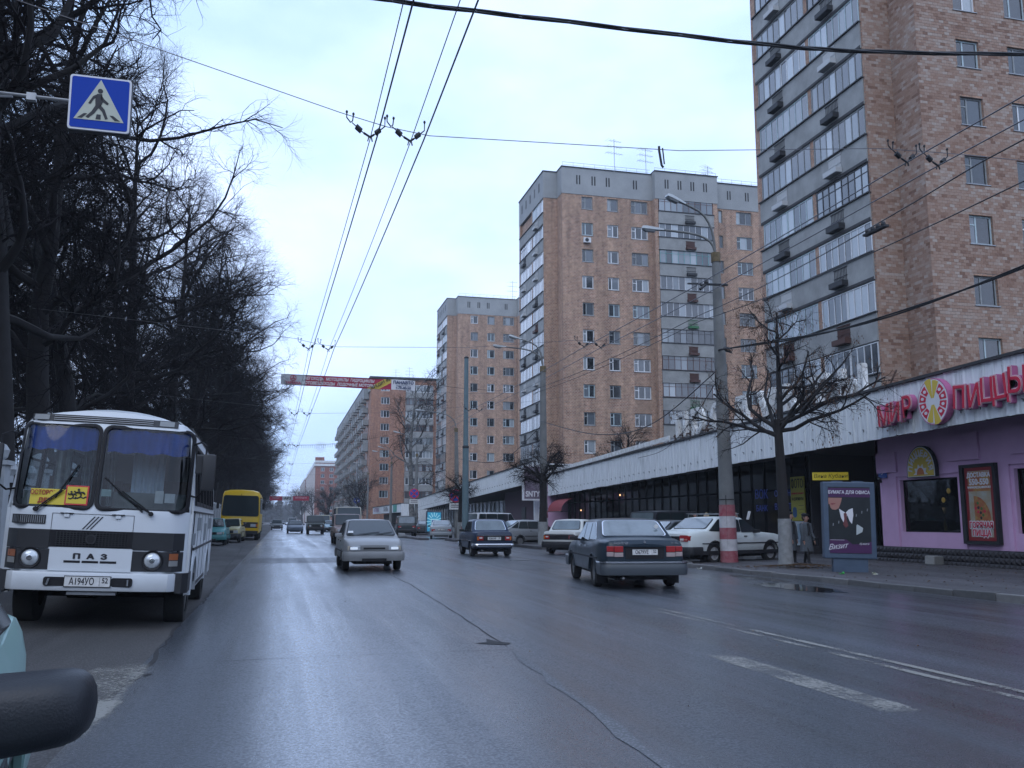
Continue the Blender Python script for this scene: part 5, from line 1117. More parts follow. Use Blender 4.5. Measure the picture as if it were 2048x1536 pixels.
        for k in range(5): MB().box(-w*0.57, w*0.57, yf+0.01, yf+0.016, zf-0.23+0.034*k, zf-0.22+0.034*k).build('grille_bar', M_chrome if chrome else M_plastic, gp)
    # tail
    yt = L/2 + 0.008; zt = lerpt(deck, -L/2)
    if tail == 'volga':
        for s in (-1, 1):
            x0, x1, xm = s*w*0.56, s*w*0.985, s*w*0.80
            MB().box(x0,xm-s*0.004,-yt-0.02,-yt+0.05,0.775,0.90).build('tail_light', M_red, T, bevel=0.012); MB().box(xm+s*0.004,x1,-yt-0.008,-yt+0.06,0.785,0.90).build('tail_light', M_red, T, bevel=0.012)
            MB().box(x0,xm-s*0.004,-yt-0.02,-yt+0.05,0.675,0.765).build('reversing_light', mat('dull_clear_lens', (0.34,0.27,0.26), 0.3), T, bevel=0.012); MB().box(xm+s*0.004,x1,-yt-0.008,-yt+0.06,0.685,0.775).build('reversing_light', MC['dull_clear_lens'], T, bevel=0.012)
        MB().box(-0.40,0.40,-yt-0.010,-yt+0.04,0.64,0.885).build('plate_recess', M_black, T)
        MB().box(-0.42,0.42,-yt-0.03,-yt+0.0,0.885,0.905).build('plate_hood', P, T)
        MB().disc((0,-yt-0.022,0.985),0.025,12,'y',0.03).build('boot_lock', M_chrome, T)
        text('волга', 0.085, M_chrome, T, (-0.50,-yt-0.006,0.965), FACE_S, bold=0.004, sx=1.3, shear=0.3, name='badge'); text('3110', 0.05, M_chrome, T, (0.62,-yt-0.006,0.965), FACE_S, bold=0.003, sx=1.3, name='badge')
    elif tail == 'oval':
        for s in (-1, 1):
            Q = [(s*w*0.52,0.72),(s*w*0.95,0.70),(s*w*1.0,0.80),(s*w*0.95,0.90),(s*w*0.52,0.90)]
            pr = rpoly([(x,-yt,z) for x, z in Q], 0.06, 4); slab(pr, (0,-1,0), -0.05, 0.02).build('tail_light', M_red, T, normals=True)
            MB().box(s*w*0.56,s*w*0.74,-yt-0.026,-yt-0.01,0.735,0.80).build('reversing_light', M_plate, T); MB().box(s*w*0.78,s*w*0.93,-yt-0.026,-yt-0.01,0.745,0.79).build('indicator', mat('pinkish_lens',(0.45,0.16,0.12),0.3), T)
            MB().box(s*(w+0.006),s*(w-0.02),-yt+0.02,-yt+0.22,0.73,0.88).build('side_tail_light', M_red, T, bevel=0.01)
        MB().box(-w*0.5,w*0.5,-yt-0.01,-yt+0.03,0.68,0.87).build('plate_recess', M_black, T)
    elif tail == 'zhiguli':
        fbox('tail_panel', -w*0.97, w*0.97, 0.605, 0.80, M_black, 0.004, both=False, sg=-1)
        for s in (-1, 1):
            MB().box(s*w*0.60,s*w*0.93,-yt-0.02,-yt+0.04,0.63,0.775).build('tail_light', M_red, T, bevel=0.006); MB().box(s*w*0.86,s*w*0.935,-yt-0.024,-yt-0.01,0.635,0.77).build('indicator', M_orange, T); MB().box(s*w*0.66,s*w*0.82,-yt-0.024,-yt-0.01,0.70,0.75).build('reversing_light', M_plate, T)
        MB().box(-w*0.9,w*0.9,-yt-0.006,-yt+0.03,0.82,0.835).build('chrome_strip', M_chrome, T)
    elif tail:
        for s in (-1, 1):
            MB().box(s*w*0.62,s*w*0.96,-yt-0.02,-yt+0.05,zt-0.22,zt-0.06).build('tail_light', M_red, T, bevel=0.01); MB().box(s*w*0.64,s*w*0.80,-yt-0.026,-yt-0.01,zt-0.205,zt-0.16).build('reversing_light', M_plate, T)
    if plates:
        fp, rp = plates
        if fp: plate(T, fp[0], fp[1], (0, L/2+0.10, zs+0.15), (pi/2, 0, pi))
        if rp: plate(T, rp[0], rp[1], (0, -yt-0.035, rp[2]), FACE_S)
    if detail and tail in ('volga','zhiguli','oval'):
        for s in (-1, 1): MB().box(s*(hw-0.26),s*(hw-0.02),yR-r-0.10,yR-r-0.085,0.09,0.33).build('mud_flap', M_black, T)
        MB().tube([(-0.45,-L/2+0.9,0.24),(-0.45,-L/2-0.02,0.24)],0.025,8).build('exhaust_pipe', M_rim, T)
    if rack:
        g = MB()
        for yy in (yc+0.15, (yc+yb_)/2, yb_-0.12):
            g.tube([(-wr+0.02,yy,H-0.05),(-wr+0.05,yy,H+0.09),(wr-0.05,yy,H+0.09),(wr-0.02,yy,H-0.05)],0.014,5)
        for x in (-wr+0.08, 0, wr-0.08): g.tube([(x,yc+0.0,H+0.105),(x,yb_-0.02,H+0.105)],0.012,5)
        g.build('roof_rack', M_steel, T)
    return T
PARKR, TRAF, PARKL = 'cars parked by the shops', 'traffic on the road', 'vehicles parked along the left kerb'
volga = car('dark_saloon', 'dark blue-green saloon driving away, nearest car on the road, white-edged rear window', 'car', (7.63,20.2,0), -radians(9), 'volga', (0.008,0.020,0.032), TRAF, 'round', 'volga', 'volga', 'cap', plates=(None, ('О679УЕ','52',0.775)), chrome=True)
volga.scale = (1, 1.02, 0.97)
MB().disc((0.52,-1.37,1.30),0.045,12,'y',0.01).build('window_sticker', M_plate, volga)
hwagon = car('blue_saloon', 'dark blue boxy saloon driving away left of the dark nearest saloon', 'car', (8.15,37.1,0), -radians(2), 'l2106', (0.012,0.025,0.055), TRAF, 'round', 'zhiguli', 'chrome', 'steel', plates=(None, ('К041НР','52',0.70)), chrome=True)
silver = car('silver_saloon', 'silver-grey saloon with lit headlights coming towards the viewer mid-road', 'car', (2.56,27.95,0), pi, 'h2110', (0.24,0.245,0.245), TRAF, 'bodymirror', 'plain', 'body', 'cap', plates=None)
for s in (-1, 1): MB().box(s*0.46,s*0.66,2.118,2.132,0.60,0.665).build('lit_bulb', mat('lit_headlight', (0.9,0.95,1), 0.2, emit=(0.85,0.95,1.0), estr=0.2), silver)
MB().box(0.42,0.64,0.80,0.86,1.03,1.035).build('dashboard_paper', M_plate, silver)
MB().add([(0.50,0.975,1.035),(0.66,0.975,1.035),(0.64,0.875,1.095),(0.50,0.875,1.095)], [(0,1,2,3)]).build('windshield_sticker', M_plate, silver)
whv = car('white_saloon', 'white saloon with roof rack and alloy wheels parked behind the striped lamp post', 'car', (14.30,28.35,0.03), -radians(67), 'volga', (0.60,0.64,0.62), PARKR, 'round', 'oval', 'dark', 'alloy', clad=0.14, rack=True)
w2 = car('white_saloon', 'white boxy saloon half hidden behind the dark nearest saloon', 'car', (12.5,38.4,0), -radians(38), 'l2106', (0.50,0.51,0.48), PARKR, 'rect', 'zhiguli', 'dark', 'steel')
hb = car('silver_hatchback', 'silver hatchback side-on between the blue saloon and a tree trunk', 'car', (13.6,50.2,0), -radians(70), 'h2112', (0.26,0.275,0.285), PARKR, 'modern', 'plain', 'body', 'steel')
vn = car('white_van', 'white minivan with dark windows behind the boxy blue saloon', 'van', (15.2,66.4,0), -radians(60), 'van', (0.55,0.57,0.58), PARKR, 'modern', 'plain', 'dark', 'steel')
dk1 = car('dark_saloon', 'dark saloon between the dark nearest saloon and the white one with roof rack', 'car', (14.3,31.9,0), -radians(64), 'sedan', (0.02,0.025,0.03), PARKR, 'modern', 'plain', 'dark', 'steel')
dk2 = car('black_jeep', 'black off-roader with only its roof showing behind the parked saloons', 'car', (15.9,35.6,0), -radians(70), 'jeep', (0.012,0.013,0.018), PARKR, 'modern', 'plain', 'dark', 'steel')
bmw = car('silver_saloon', 'silver saloon with red tail lights parked before the blue light box', 'car', (12.3,72.0,0), -radians(9), 'sedan', (0.30,0.33,0.35), PARKR, 'modern', 'plain', 'body', 'steel', plates=(None, ('В','52',0.7)))
dg = car('dark_hatchback', 'dark green tall estate parked right of the silver oncoming saloon', 'car', (10.55,80.0,0), -radians(4), 'jeep', (0.025,0.035,0.035), PARKR, 'modern', 'plain', 'dark', 'steel')
dc = car('dark_saloon', 'dark saloon beside the blue light box near a banded post', 'car', (14.0,92.0,0), -radians(6), 'sedan', (0.03,0.04,0.045), PARKR, 'modern', 'plain', 'dark', 'steel')
jp = car('brown_jeep', 'dusty rose-beige off-roader just behind the silver oncoming saloon', 'car', (3.95,57.2,0), pi, 'jeep', (0.20,0.15,0.14), TRAF, 'modern', 'plain', 'dark', 'steel')
bv = car('beige_minibus', 'beige minibus with a high roof behind the rose-beige off-roader', 'minibus', (5.3,76.0,0), pi, 'van', (0.30,0.28,0.22), TRAF, 'modern', 'plain', 'dark', 'steel'); bv.scale = (1.15,1.1,1.27)
uz = car('green_jeep', 'dark green flat-fronted off-roader coming down the middle of the road', 'car', (3.55,98,0), pi, 'uaz', (0.025,0.035,0.03), TRAF, 'round', 'plain', 'dark', 'steel')
cb = car('cream_van', 'cream-roofed van half hidden behind the dark green off-roader', 'van', (5.55,126,0), pi, 'van', (0.40,0.38,0.26), TRAF, 'modern', 'plain', 'dark', 'steel'); cb.scale = (1.05,1,1.08)
tq = car('pale_blue_saloon', 'pale blue car right of the green off-roader, far off', 'car', (6.2,118,0), pi, 'sedan', (0.20,0.30,0.34), TRAF, 'modern', 'plain', 'dark', 'steel')
nv = car('navy_saloon', 'navy saloon coming towards the viewer in the middle distance', 'car', (1.62,105,0), pi, 'sedan', (0.03,0.05,0.08), TRAF, 'rect', 'plain', 'body', 'steel')
wg = car('dark_estate', 'dark car with pale roof, small, left of the navy saloon', 'car', (-0.4,140,0), pi, 'wagon', (0.06,0.07,0.07), TRAF, 'rect', 'plain', 'dark', 'steel')
tl = car('teal_hatchback', 'teal saloon parked right behind the white bus', 'car', (-3.55,53.0,gz(-3.5)), pi, 'h2110', (0.045,0.20,0.20), PARKL, 'modern', 'plain', 'body', 'steel', roll=0.03)
yl = car('pale_yellow_saloon', 'pale yellow-beige saloon with dark bumper between the teal car and the yellow bus', 'car', (-3.0,60.3,gz(-3.0)), pi-0.05, 'l2106', (0.36,0.33,0.18), PARKL, 'rect', 'plain', 'dark', 'steel', roll=0.03)
db = car('dark_hatchback', 'small dark car parked beyond the yellow bus', 'car', (-2.9,114,gz(-2.9)), pi, 'wagon', (0.03,0.04,0.05), PARKL, 'rect', 'plain', 'dark', 'steel')
pb = car('pale_van', 'pale blurred van far down the road beyond the navy saloon', 'van', (2.6,205,0), pi, 'van', (0.45,0.47,0.48), TRAF, 'modern', 'plain', 'dark', 'steel')
for i, (x, y, c_, lb) in enumerate(((-1.6,240,(0.3,0.32,0.33),'tiny pale car at the far end of the left lane'),(0.9,300,(0.05,0.06,0.07),'tiny dark car at the far end of the road'),(4.6,260,(0.35,0.05,0.05),'tiny red car far behind the cream-roofed van'),(8.4,170,(0.08,0.09,0.1),'small dark car driving away far off on the right'))):
    car('distant_car', lb, 'car', (x,y,0), pi if i < 3 else 0, 'sedan', c_, TRAF, 'modern', 'plain', 'body', 'steel', detail=0, seams=False)
# the car beside the viewer: only its flank and one door mirror reach into the picture
near = car('pale_green_saloon', 'pale green saloon cut off by the left edge, with a big black door mirror', 'car', (-1.61,2.70,0), pi+0.15, 'h2110', (0.20,0.34,0.31), PARKL, 'modern', 'plain', 'body', 'steel')
for c in [c for c in kids(near) if c.name.startswith('door_mirror')]: bpy.data.objects.remove(c)
def egg(t, s):   # housing of the big mirror
    pass
mp_ = []
C0 = Vector((-0.585, 1.86, 1.045)); ax = Vector((1.0, 0.10, 0.06)).normalized(); fw = Vector((-0.10, -1.0, 0)).normalized(); up = Vector((0,0,1))
for k in range(13):
    t = sin(k/12*pi/2)**0.8; d = -0.16 + 0.43*t; e = max(0.0, (t-0.85)/0.15); sz = max(0.0, 1-e**3.0)**0.42; hh = (0.076-0.012*t)*sz + 0.001; dd = 0.075*sz + 0.001
    c = C0 + ax*d + up*(0.004*t - 0.006)
    mp_.append([c + up*(hh*math.copysign(abs(sin(a))**0.72, sin(a)) + 0.018*(1-t)*(-1 if sin(a) < 0 else 0.0)) + fw*(dd*math.copysign(abs(cos(a))**0.8, cos(a)) if cos(a) > 0 else -0.012) for a in [2*pi*q/22 for q in range(22)]])
m_ = MB().loft(mp_).build('door_mirror', mat('grained_black_plastic', (0.008,0.010,0.014), 0.38, bump=0.12, bscale=220, rvar=0.2, vscale=6), None, smooth=60, normals=True)
def reparent(o, p):
    bpy.context.view_layer.update(); M0 = o.matrix_world.copy(); o.parent = p; o.matrix_parent_inverse = Matrix(); bpy.context.view_layer.update(); o.matrix_local = p.matrix_world.inverted() @ M0
reparent(m_, near)

# ---------------------------------------------------------------- the white bus
def bus_white():
    L, hwf, hws = 6.95, 1.065, 1.115
    T = thing('white_bus', 'parked white short bus with yellow children warning notices, filling the left', 'bus', (-2.38,16.02,0.037), (0, radians(2.3), 0.028), PARKL)
    P = paint('bus_white_paint', (0.58,0.61,0.63), 0.42); dkp = mat('bus_black_panel', (0.018,0.019,0.022), 0.5, var=0.4, vscale=3)
    y0 = -L/2 + 0.02
    def yf(x, z):
        q = abs(x)/hwf; bow = 0.13*q**2.4 + (0.20*max(0, q-0.86)/0.14 if q > 0.86 else 0)
        return y0 + bow + (0.16*max(0, z-1.45) + (0.5*max(0, z-2.56)**1.15) ) + 0.02*max(0, 1.25-z)
    Z = [0.52,0.72,0.98,1.22,1.40,1.47,1.50]; Zw = [1.80,2.10,2.40,2.56]
    def xs(z, y=None):    # half width at height z
        if z <= 1.5: e = 1.0
        else: e = 1.0 - 0.075*(z-1.5)/1.1
        if z > 2.56: e -= 0.18*(z-2.56)/0.16
        f = 1.0 if y is None else min(1.0, max(0, (y-y0)/1.2))
        return (hwf + (hws-hwf)*f) * e
    XB = [-1.0,-0.955,-0.90,-0.72,-0.5,-0.3,-0.10,-0.065,-0.03,0.0,0.3,0.5,0.72,0.90,0.955,1.0]
    zz = Z + Zw + [2.64, 2.72]
    g = MB(); tz = lambda u, z: z if z < 2.70 else 2.665 + 0.10*(1-u*u)**0.8
    V = [[(u*xs(z), yf(u*xs(z)*1.0, z), tz(u, z)) for u in XB] for z in zz]
    for j in range(len(zz)-1):
        for i in range(len(XB)-1):
            zm = (zz[j]+zz[j+1])/2; um = (XB[i]+XB[i+1])/2
            if 1.50 < zm < 2.56 and (-0.955 < um < -0.10 or -0.03 < um < 0.955): continue
            g.add([V[j][i],V[j][i+1],V[j+1][i+1],V[j+1][i]], [(0,1,2,3)])
    # crown of the roof joins the front
    n = len(XB); top = [(u*xs(2.72), yf(u*xs(2.72), 2.72), tz(u, 2.72)) for u in XB]
    def roof(u, y): return (2.69 if y > y0+0.8 else 2.68) + 0.16*(1-u*u)**0.8
    rows = [top] + [[(u*xs(2.72, y), y, roof(u, y)) for u in XB] for y in (y0+0.75, y0+1.4, y0+3, y0+5, L/2-0.1)] + [[(u*xs(2.72, 9), L/2, roof(u, 0)-0.06) for u in XB]]
    vs = [v for r_ in rows for v in r_]; g.add(vs, [(j*n+i, j*n+i+1, (j+1)*n+i+1, (j+1)*n+i) for j in range(len(rows)-1) for i in range(n-1)])
    # flanks with window openings and wheel arches
    yF, yR, ra = -2.12, 1.62, 0.50
    Yw = [(-2.55,-1.75),(-1.62,-0.80),(-0.68,0.20),(0.32,1.20),(1.32,2.20),(2.32,3.10)]
    ybr = sorted({y0+0.33, L/2} | {a for w_ in Yw for a in w_} | {q+ra*cos(pi*k/10) for q in (yF,yR) for k in range(11)} | {-3.0, 0.0})
    zb = [0.42,0.72,0.98,1.22,1.36,1.50,1.62,2.42,2.56,2.64,2.72]
    for s in (-1, 1):
        # front corner strip
        for j in range(len(zz)-1):
            a = (s*xs(zz[j]), yf(hwf, zz[j]), zz[j]); b = (s*xs(zz[j+1]), yf(hwf, zz[j+1]), zz[j+1])
            c = (s*xs(zz[j+1], ybr[0]), max(ybr[0], yf(hwf, zz[j+1])+0.02), zz[j+1]); d = (s*xs(zz[j], ybr[0]), max(ybr[0], yf(hwf, zz[j])+0.02), zz[j]); g.add([a,b,c,d], [(0,1,2,3)])
        for a, b in zip(ybr, ybr[1:]):
            for c, d in zip(zb, zb[1:]):
                ym, zm = (a+b)/2, (c+d)/2
                if 1.62 < zm < 2.42 and any(w0 < ym < w1 for w0, w1 in Yw): continue
                def lift(y, z):
                    for q in (yF, yR):
                        if abs(y-q) <= ra+1e-6: return max(z, 0.40 + sqrt(max(0, ra*ra-(y-q)**2)))
                    return z
                if lift(a,d) <= lift(a,c)+1e-5 and lift(b,d) <= lift(b,c)+1e-5: continue
                def Q(y, z): y2 = max(y, yf(hwf, z)+0.02) if y == ybr[0] else y; return (s*xs(z, y), y2, lift(y, z))
                g.add([Q(a,c),Q(b,c),Q(b,d),Q(a,d)], [(0,1,2,3)])
    g.box(-hws*0.9,hws*0.9,L/2-0.03,L/2-0.001,0.42,2.60)
    g.build('body', P, T, smooth=32, normals=True)
    # conforming patch on the front
    def patch(nm, x0, x1, z0, z1, m, t0=-0.01, t1=0.012, par=None, n=10, rad=0, extra=None):
        q = MB()
        if rad:
            P2 = rrect(x1-x0, z1-z0, rad, 5, (x0+x1)/2, (z0+z1)/2)
            cc = ((x0+x1)/2, (z0+z1)/2)
            vs = [(cc[0], yf(cc[0], cc[1]) - t1, cc[1])] + [(x, yf(x, z)-t1, z) for x, z in P2] + [(x, yf(x, z)-t0, z) for x, z in P2]; k = len(P2)
            q.add(vs, [(0, 1+i, 1+(i+1) % k) for i in range(k)] + [(1+i, 1+k+i, 1+k+(i+1) % k, 1+(i+1) % k) for i in range(k)])
        else:
            rg = []
            for i in range(n+1):
                x = x0 + (x1-x0)*i/n; rg.append([(x, yf(x,z0)-t0, z0), (x, yf(x,z0)-t1, z0), (x, yf(x,(z0+z1)/2)-t1, (z0+z1)/2), (x, yf(x,z1)-t1, z1), (x, yf(x,z1)-t0, z1)])
            q.loft(rg)
        return q.build(nm, m, par or T, normals=True, smooth=30)
    # windshield
    gl = glass_clear('bus_glass', (0.70,0.78,0.80))
    for s, a, b in ((-1,-1.035,-0.095),(1,-0.035,1.035)):
        o = MB(); o.grid(lambda u, v: (a+(b-a)*u, yf(a+(b-a)*u, 1.50+1.06*v)+0.012, 1.50+1.06*v), 8, 6); w_ = o.build('windshield', gl, T, smooth=True)
        ro = rrect(b-a+0.055, 1.11, 0.11, 6, (a+b)/2, 2.03); ri = rrect(b-a-0.035, 1.02, 0.09, 6, (a+b)/2, 2.03); k = len(ro); rg = []
        for i in range(k):
            (x0,z0),(x1,z1) = ro[i], ri[i]; rg.append([(x0,yf(x0,z0)+0.0,z0),(x0,yf(x0,z0)-0.016,z0),((x0+x1)/2,yf((x0+x1)/2,(z0+z1)/2)-0.026,(z0+z1)/2),(x1,yf(x1,z1)-0.014,z1),(x1,yf(x1,z1)+0.03,z1)])
        rg.append(rg[0]); MB().loft(rg, cap=False, closed=False).build('windshield_seal', M_black, T, smooth=50, normals=True)
        # blue pelmet curtain just behind the glass
        bc = MB(); bc.grid(lambda u, v: (a+0.03+(b-a-0.06)*u, yf(a+(b-a)*u, 2.25)+0.10+0.018*sin(u*38)+0.01*sin(u*17+v*4), 2.235+0.30*v+0.012*sin(u*21)), 60, 4); bc.build('blue_curtain', mat('blue_curtain_cloth', (0.015,0.085,0.46), 0.8, var=0.35, vscale=5), T, smooth=True)
    # cab interior
    it = MB(); it.box(-1.0,1.0,y0+0.32,y0+0.75,1.25,1.52); it.box(-1.0,1.0,y0+0.2,3.3,0.9,1.0); it.build('dashboard', M_plastic, T)
    it = MB(); it.box(-0.95,-0.1,y0+0.30,y0+0.34,1.5,1.70,0).box(0.1,1.0,y0+0.30,y0+0.34,1.5,1.73,0); it.build('dash_cover', mat('grey_dash_cover', (0.16,0.18,0.17), 0.8, var=0.4, vscale=4), T)
    it = MB()
    for y in (-1.7,-0.8,0.1,1.0,1.9):
        for x in (-0.95,-0.50,0.15,0.58): it.box(x,x+0.40,y,y+0.1,1.2,1.95)
    it.build('seats', mat('seat_cloth', (0.10,0.07,0.06), 0.9), T)
    it = MB().box(-1.05,1.05,3.2,3.25,1.0,2.6); it.build('rear_bulkhead', mat('bus_inside', (0.14,0.15,0.15), 0.9), T)
    cm = mat('pale_side_curtain', (0.50,0.58,0.66), 0.9, var=0.3, vscale=2)
    for (x, ya_, yb2) in ((0.42, y0+0.8, y0+0.82),):
        c = MB(); c.grid(lambda u, v: (0.25+0.42*u, y0+0.85+0.03*sin(u*30), 1.5+0.98*v), 30, 2); c.build('side_curtain', cm, T, smooth=True)
    for k, (x, w_) in enumerate(((-0.86,0.20),(-0.50,0.10),(-0.38,0.16),(-0.16,0.10))):
        MB().grid(lambda u, v: (x+w_*u, y0+1.6+0.02*sin(u*12), 1.55+0.85*v), 8, 1).build('side_curtain', mat('dusty_curtain', (0.45,0.48,0.47), 0.9, var=0.5, vscale=6), T)
    # wipers
    for (x0,z0,x1,z1,x2,z2) in ((-0.73,1.47,-0.45,1.72,-0.30,2.04),(0.62,1.46,0.20,1.72,0.03,1.90)):
        p = lambda x, z, o=0.035: (x, yf(x,z)-o, z)
        g = MB().tube([p(x0,z0,0.03),p((x0+x1)/2,(z0+z1)/2,0.05),p(x1,z1,0.04)],0.011,5).tube([p(x0+(0.03 if x0 > 0 else 0.02),z0-0.01),p(x1+0.05,z1+0.02,0.05)],0.007,4)
        if x0 < 0: g.tube([p(x1-0.07,z1-0.10,0.022),p(x2,z2,0.022)],0.012,5)
        else: g.tube([p(x2,z2,0.022),p(x0-0.10,z0+0.02,0.022)],0.012,5)
        g.disc((x0,yf(x0,z0)-0.05,z0),0.03,8,'y',0.05); g.build('wiper', M_black, T)
    # notices behind the glass
    n1_ = patch('yellow_notice', -0.82, -0.40, 1.53, 1.725, M_not, -0.0, 0.016, n=3); 
    text('ОСТОРОЖНО', 0.078, M_nred, n1_, (-0.61, yf(-0.61,1.67)-0.019, 1.675), FACE_S, bold=0.003, sx=0.78, ext=0.001); text('ДЕТИ', 0.078, M_nred, n1_, (-0.61, yf(-0.61,1.58)-0.019, 1.578), FACE_S, bold=0.004, ext=0.001)
    n2_ = patch('children_notice', -0.41, -0.14, 1.535, 1.78, mat('notice_red', (0.45,0.02,0.02), 0.5), -0.0, 0.019, n=3); patch('notice_face', -0.392, -0.158, 1.553, 1.762, M_not, 0.0, 0.0225, par=n2_, n=3)
    yk = yf(-0.27,1.65)-0.024
    g = MB()
    for (cx, cz, d_) in ((-0.345,1.665,1),(-0.285,1.70,1),(-0.33,1.61,0)):
        pass
    def fig(cx, cz, s):
        q = lambda x, z: (cx + x*s, yk - 0.0035, cz + z*s)
        g.disc((cx-0.01*s, yk-0.004, cz+0.05*s), 0.015*s, 8, 'y', 0.003)
        for pts in ([(-0.01,0.03),(0.02,-0.01),(0.015,-0.035)], [(0.015,-0.035),(0.05,-0.05),(0.08,-0.03)], [(0.015,-0.035),(-0.02,-0.055),(-0.045,-0.04)], [(-0.005,0.025),(-0.045,0.01),(-0.055,0.035)], [(0.0,0.02),(0.045,0.02),(0.06,-0.002)]):
            g.tube([q(*p) for p in pts], [0.010*s]*3, 5)
    fig(-0.33, 1.655, 0.85); fig(-0.245, 1.675, 1.05); g.build('running_children', M_text, n2_)
    patch('dash_paper', -0.07+0.07, 0.115, 1.66, 1.75, mat('pale_green_paper', (0.30,0.42,0.40), 0.6), -0.03, -0.022, n=2); patch('dash_paper', 0.64, 0.74, 1.60, 1.76, M_plate, -0.03, -0.022, n=2); patch('dash_paper', 0.76, 0.88, 1.61, 1.73, M_plate, -0.03, -0.022, n=2)
    # roof louvre
    v_ = patch('roof_vent', -0.95, 0.83, 2.60, 2.69, dkp, -0.02, 0.012, n=14)
    for k in range(3): patch('vent_slat', -0.68, 0.52, 2.612+k*0.026, 2.620+k*0.026, M_steel, 0.008, 0.024, par=v_, n=12)
    for a, b in ((-0.92,-0.74),(0.60,0.78)): patch('marker_light', a, b, 2.61, 2.68, mat('roof_lens', (0.20,0.21,0.21), 0.3), 0.01, 0.02, par=v_, n=2)
    # nose
    pc = patch('air_grille', -1.03, -0.60, 1.29, 1.40, dkp, -0.02, 0.008)
    for k in range(16): x = -1.0 + k*0.025; patch('grille_bar', x, x+0.009, 1.30, 1.39, M_steel, 0.0, 0.014, par=pc, n=1)
    for (a, b, c, d) in ((-0.53,0.43,1.425,1.430),(-0.53,-0.525,1.01,1.43),(0.425,0.43,1.01,1.43)): patch('panel_seam', a, b, c, d, M_black, -0.01, 0.003, n=6)
    for x in (-0.36, 0.24): patch('hinge', x-0.03, x+0.03, 1.385, 1.44, P, -0.01, 0.02, n=1); patch('hinge_pin', x-0.075, x+0.075, 1.425, 1.438, dkp, -0.01, 0.024, n=2)
    g = MB()
    for k in range(3):
        x = -0.17 + k*0.045; A = [(x,1.24),(x+0.016,1.24),(x+0.146,1.40),(x+0.130,1.40)]; g.loft([[(u, yf(u,v)+0.01, v) for u, v in A], [(u, yf(u,v)-0.006, v) for u, v in A]])
    g.build('stripe_emblem', dkp, T)
    lp = patch('front_panel', -1.07, -0.535, 0.99, 1.225, dkp, -0.02, 0.010); rp_ = patch('front_panel', 0.435, 1.04, 1.0, 1.225, dkp, -0.02, 0.010)
    cp = patch('grille', -0.535, 0.435, 1.015, 1.225, M_black, -0.02, 0.006, n=12)
    for k in range(7): patch('grille_bar', -0.46, 0.36, 1.035+k*0.026, 1.043+k*0.026, dkp, 0.0, 0.022, par=cp, n=10)
    for k in range(22): x = -0.455 + k*0.038; patch('grille_bar', x, x+0.008, 1.03, 1.205, dkp, 0.0, 0.018, par=cp, n=1)
    em = MB().disc((-0.05, yf(-0.05,1.12)-0.04, 1.12), 0.062, 20, 'y', 0.05).build('badge', dkp, T); MB().disc((-0.05, yf(-0.05,1.12)-0.043, 1.12), 0.045, 20, 'y', 0.004).build('badge_centre', M_black, em)
    for s, x0, x1 in ((-1,-1.07,-0.515),(1,0.445,1.04)): patch('lamp_panel', x0, x1, 0.735, 0.985, dkp, -0.02, 0.008)
    patch('lower_panel', -0.515, 0.445, 0.725, 1.008, P, -0.01, 0.014, n=10)
    for ch, x in (('П',-0.195),('А',-0.035),('З',0.12)): text(ch, 0.085, M_text, T, (x, yf(x,0.90)-0.016, 0.902), FACE_S, ext=0.003, bold=0.006, sx=1.45, name='badge_letter')
    for a, b in ((-0.34,-0.15),(-0.13,0.06),(0.08,0.27)): patch('slot', a, b, 0.825, 0.853, M_black, 0.0, 0.017, n=3)
    for x in (-0.73, 0.69):
        y_ = yf(x, 0.875); q = MB().lathe([(0.02,0.115),(-0.02,0.130),(-0.04,0.122),(-0.028,0.10)], 28, 'y', (x, y_, 0.875)).build('headlight_rim', M_black, T, smooth=30)
        MB().lathe([(-0.01,0.10),(-0.030,0.098),(-0.046,0.07),(-0.054,0.03),(-0.056,0.004)], 28, 'y', (x, y_, 0.875)).build('headlight', M_lamp, T, smooth=60)
        MB().lathe([(-0.056,0.035),(-0.058,0.03),(-0.059,0.002)], 12, 'y', (x, y_, 0.875)).build('bulb', M_chrome, T)
    for a, b in ((-1.03,-0.91),(0.885,0.985)):
        patch('indicator', a, b, 0.885, 0.965, mat('dusty_amber', (0.30,0.09,0.03), 0.35), 0.0, 0.025, n=2); patch('position_light', a, b, 0.805, 0.875, mat('dusty_clear', (0.22,0.22,0.21), 0.35), 0.0, 0.022, n=2)
    # bumper
    g = MB(); rg = []
    for i in range(25):
        u = -1 + 2*i/24; x = u*1.075; y_ = yf(x*0.985, 0.6) - 0.10 + (0.05 if abs(u) > 0.97 else 0); rg.append([(x,y_+0.14,0.49),(x,y_+0.01,0.49),(x,y_,0.51),(x,y_,0.69),(x,y_+0.01,0.71),(x,y_+0.14,0.71)])
    bp_ = g.loft(rg).build('front_bumper', P, T, smooth=30, normals=True)
    yb3 = lambda x: yf(x*0.985, 0.6) - 0.10
    for s in (-1, 1):
        g = MB(); rg = []
        for i in range(7):
            x = s*(0.985+0.145*min(1, i/2)); y_ = yb3(0.985) - 0.006 + (0 if i < 2 else 0.13*(i-1)); rg.append([(x-s*0.03,y_+0.08,0.47),(x,y_-0.004,0.47),(x,y_-0.004,0.72),(x-s*0.03,y_+0.08,0.72)])
        g.loft(rg).build('bumper_corner', dkp, T, normals=True)
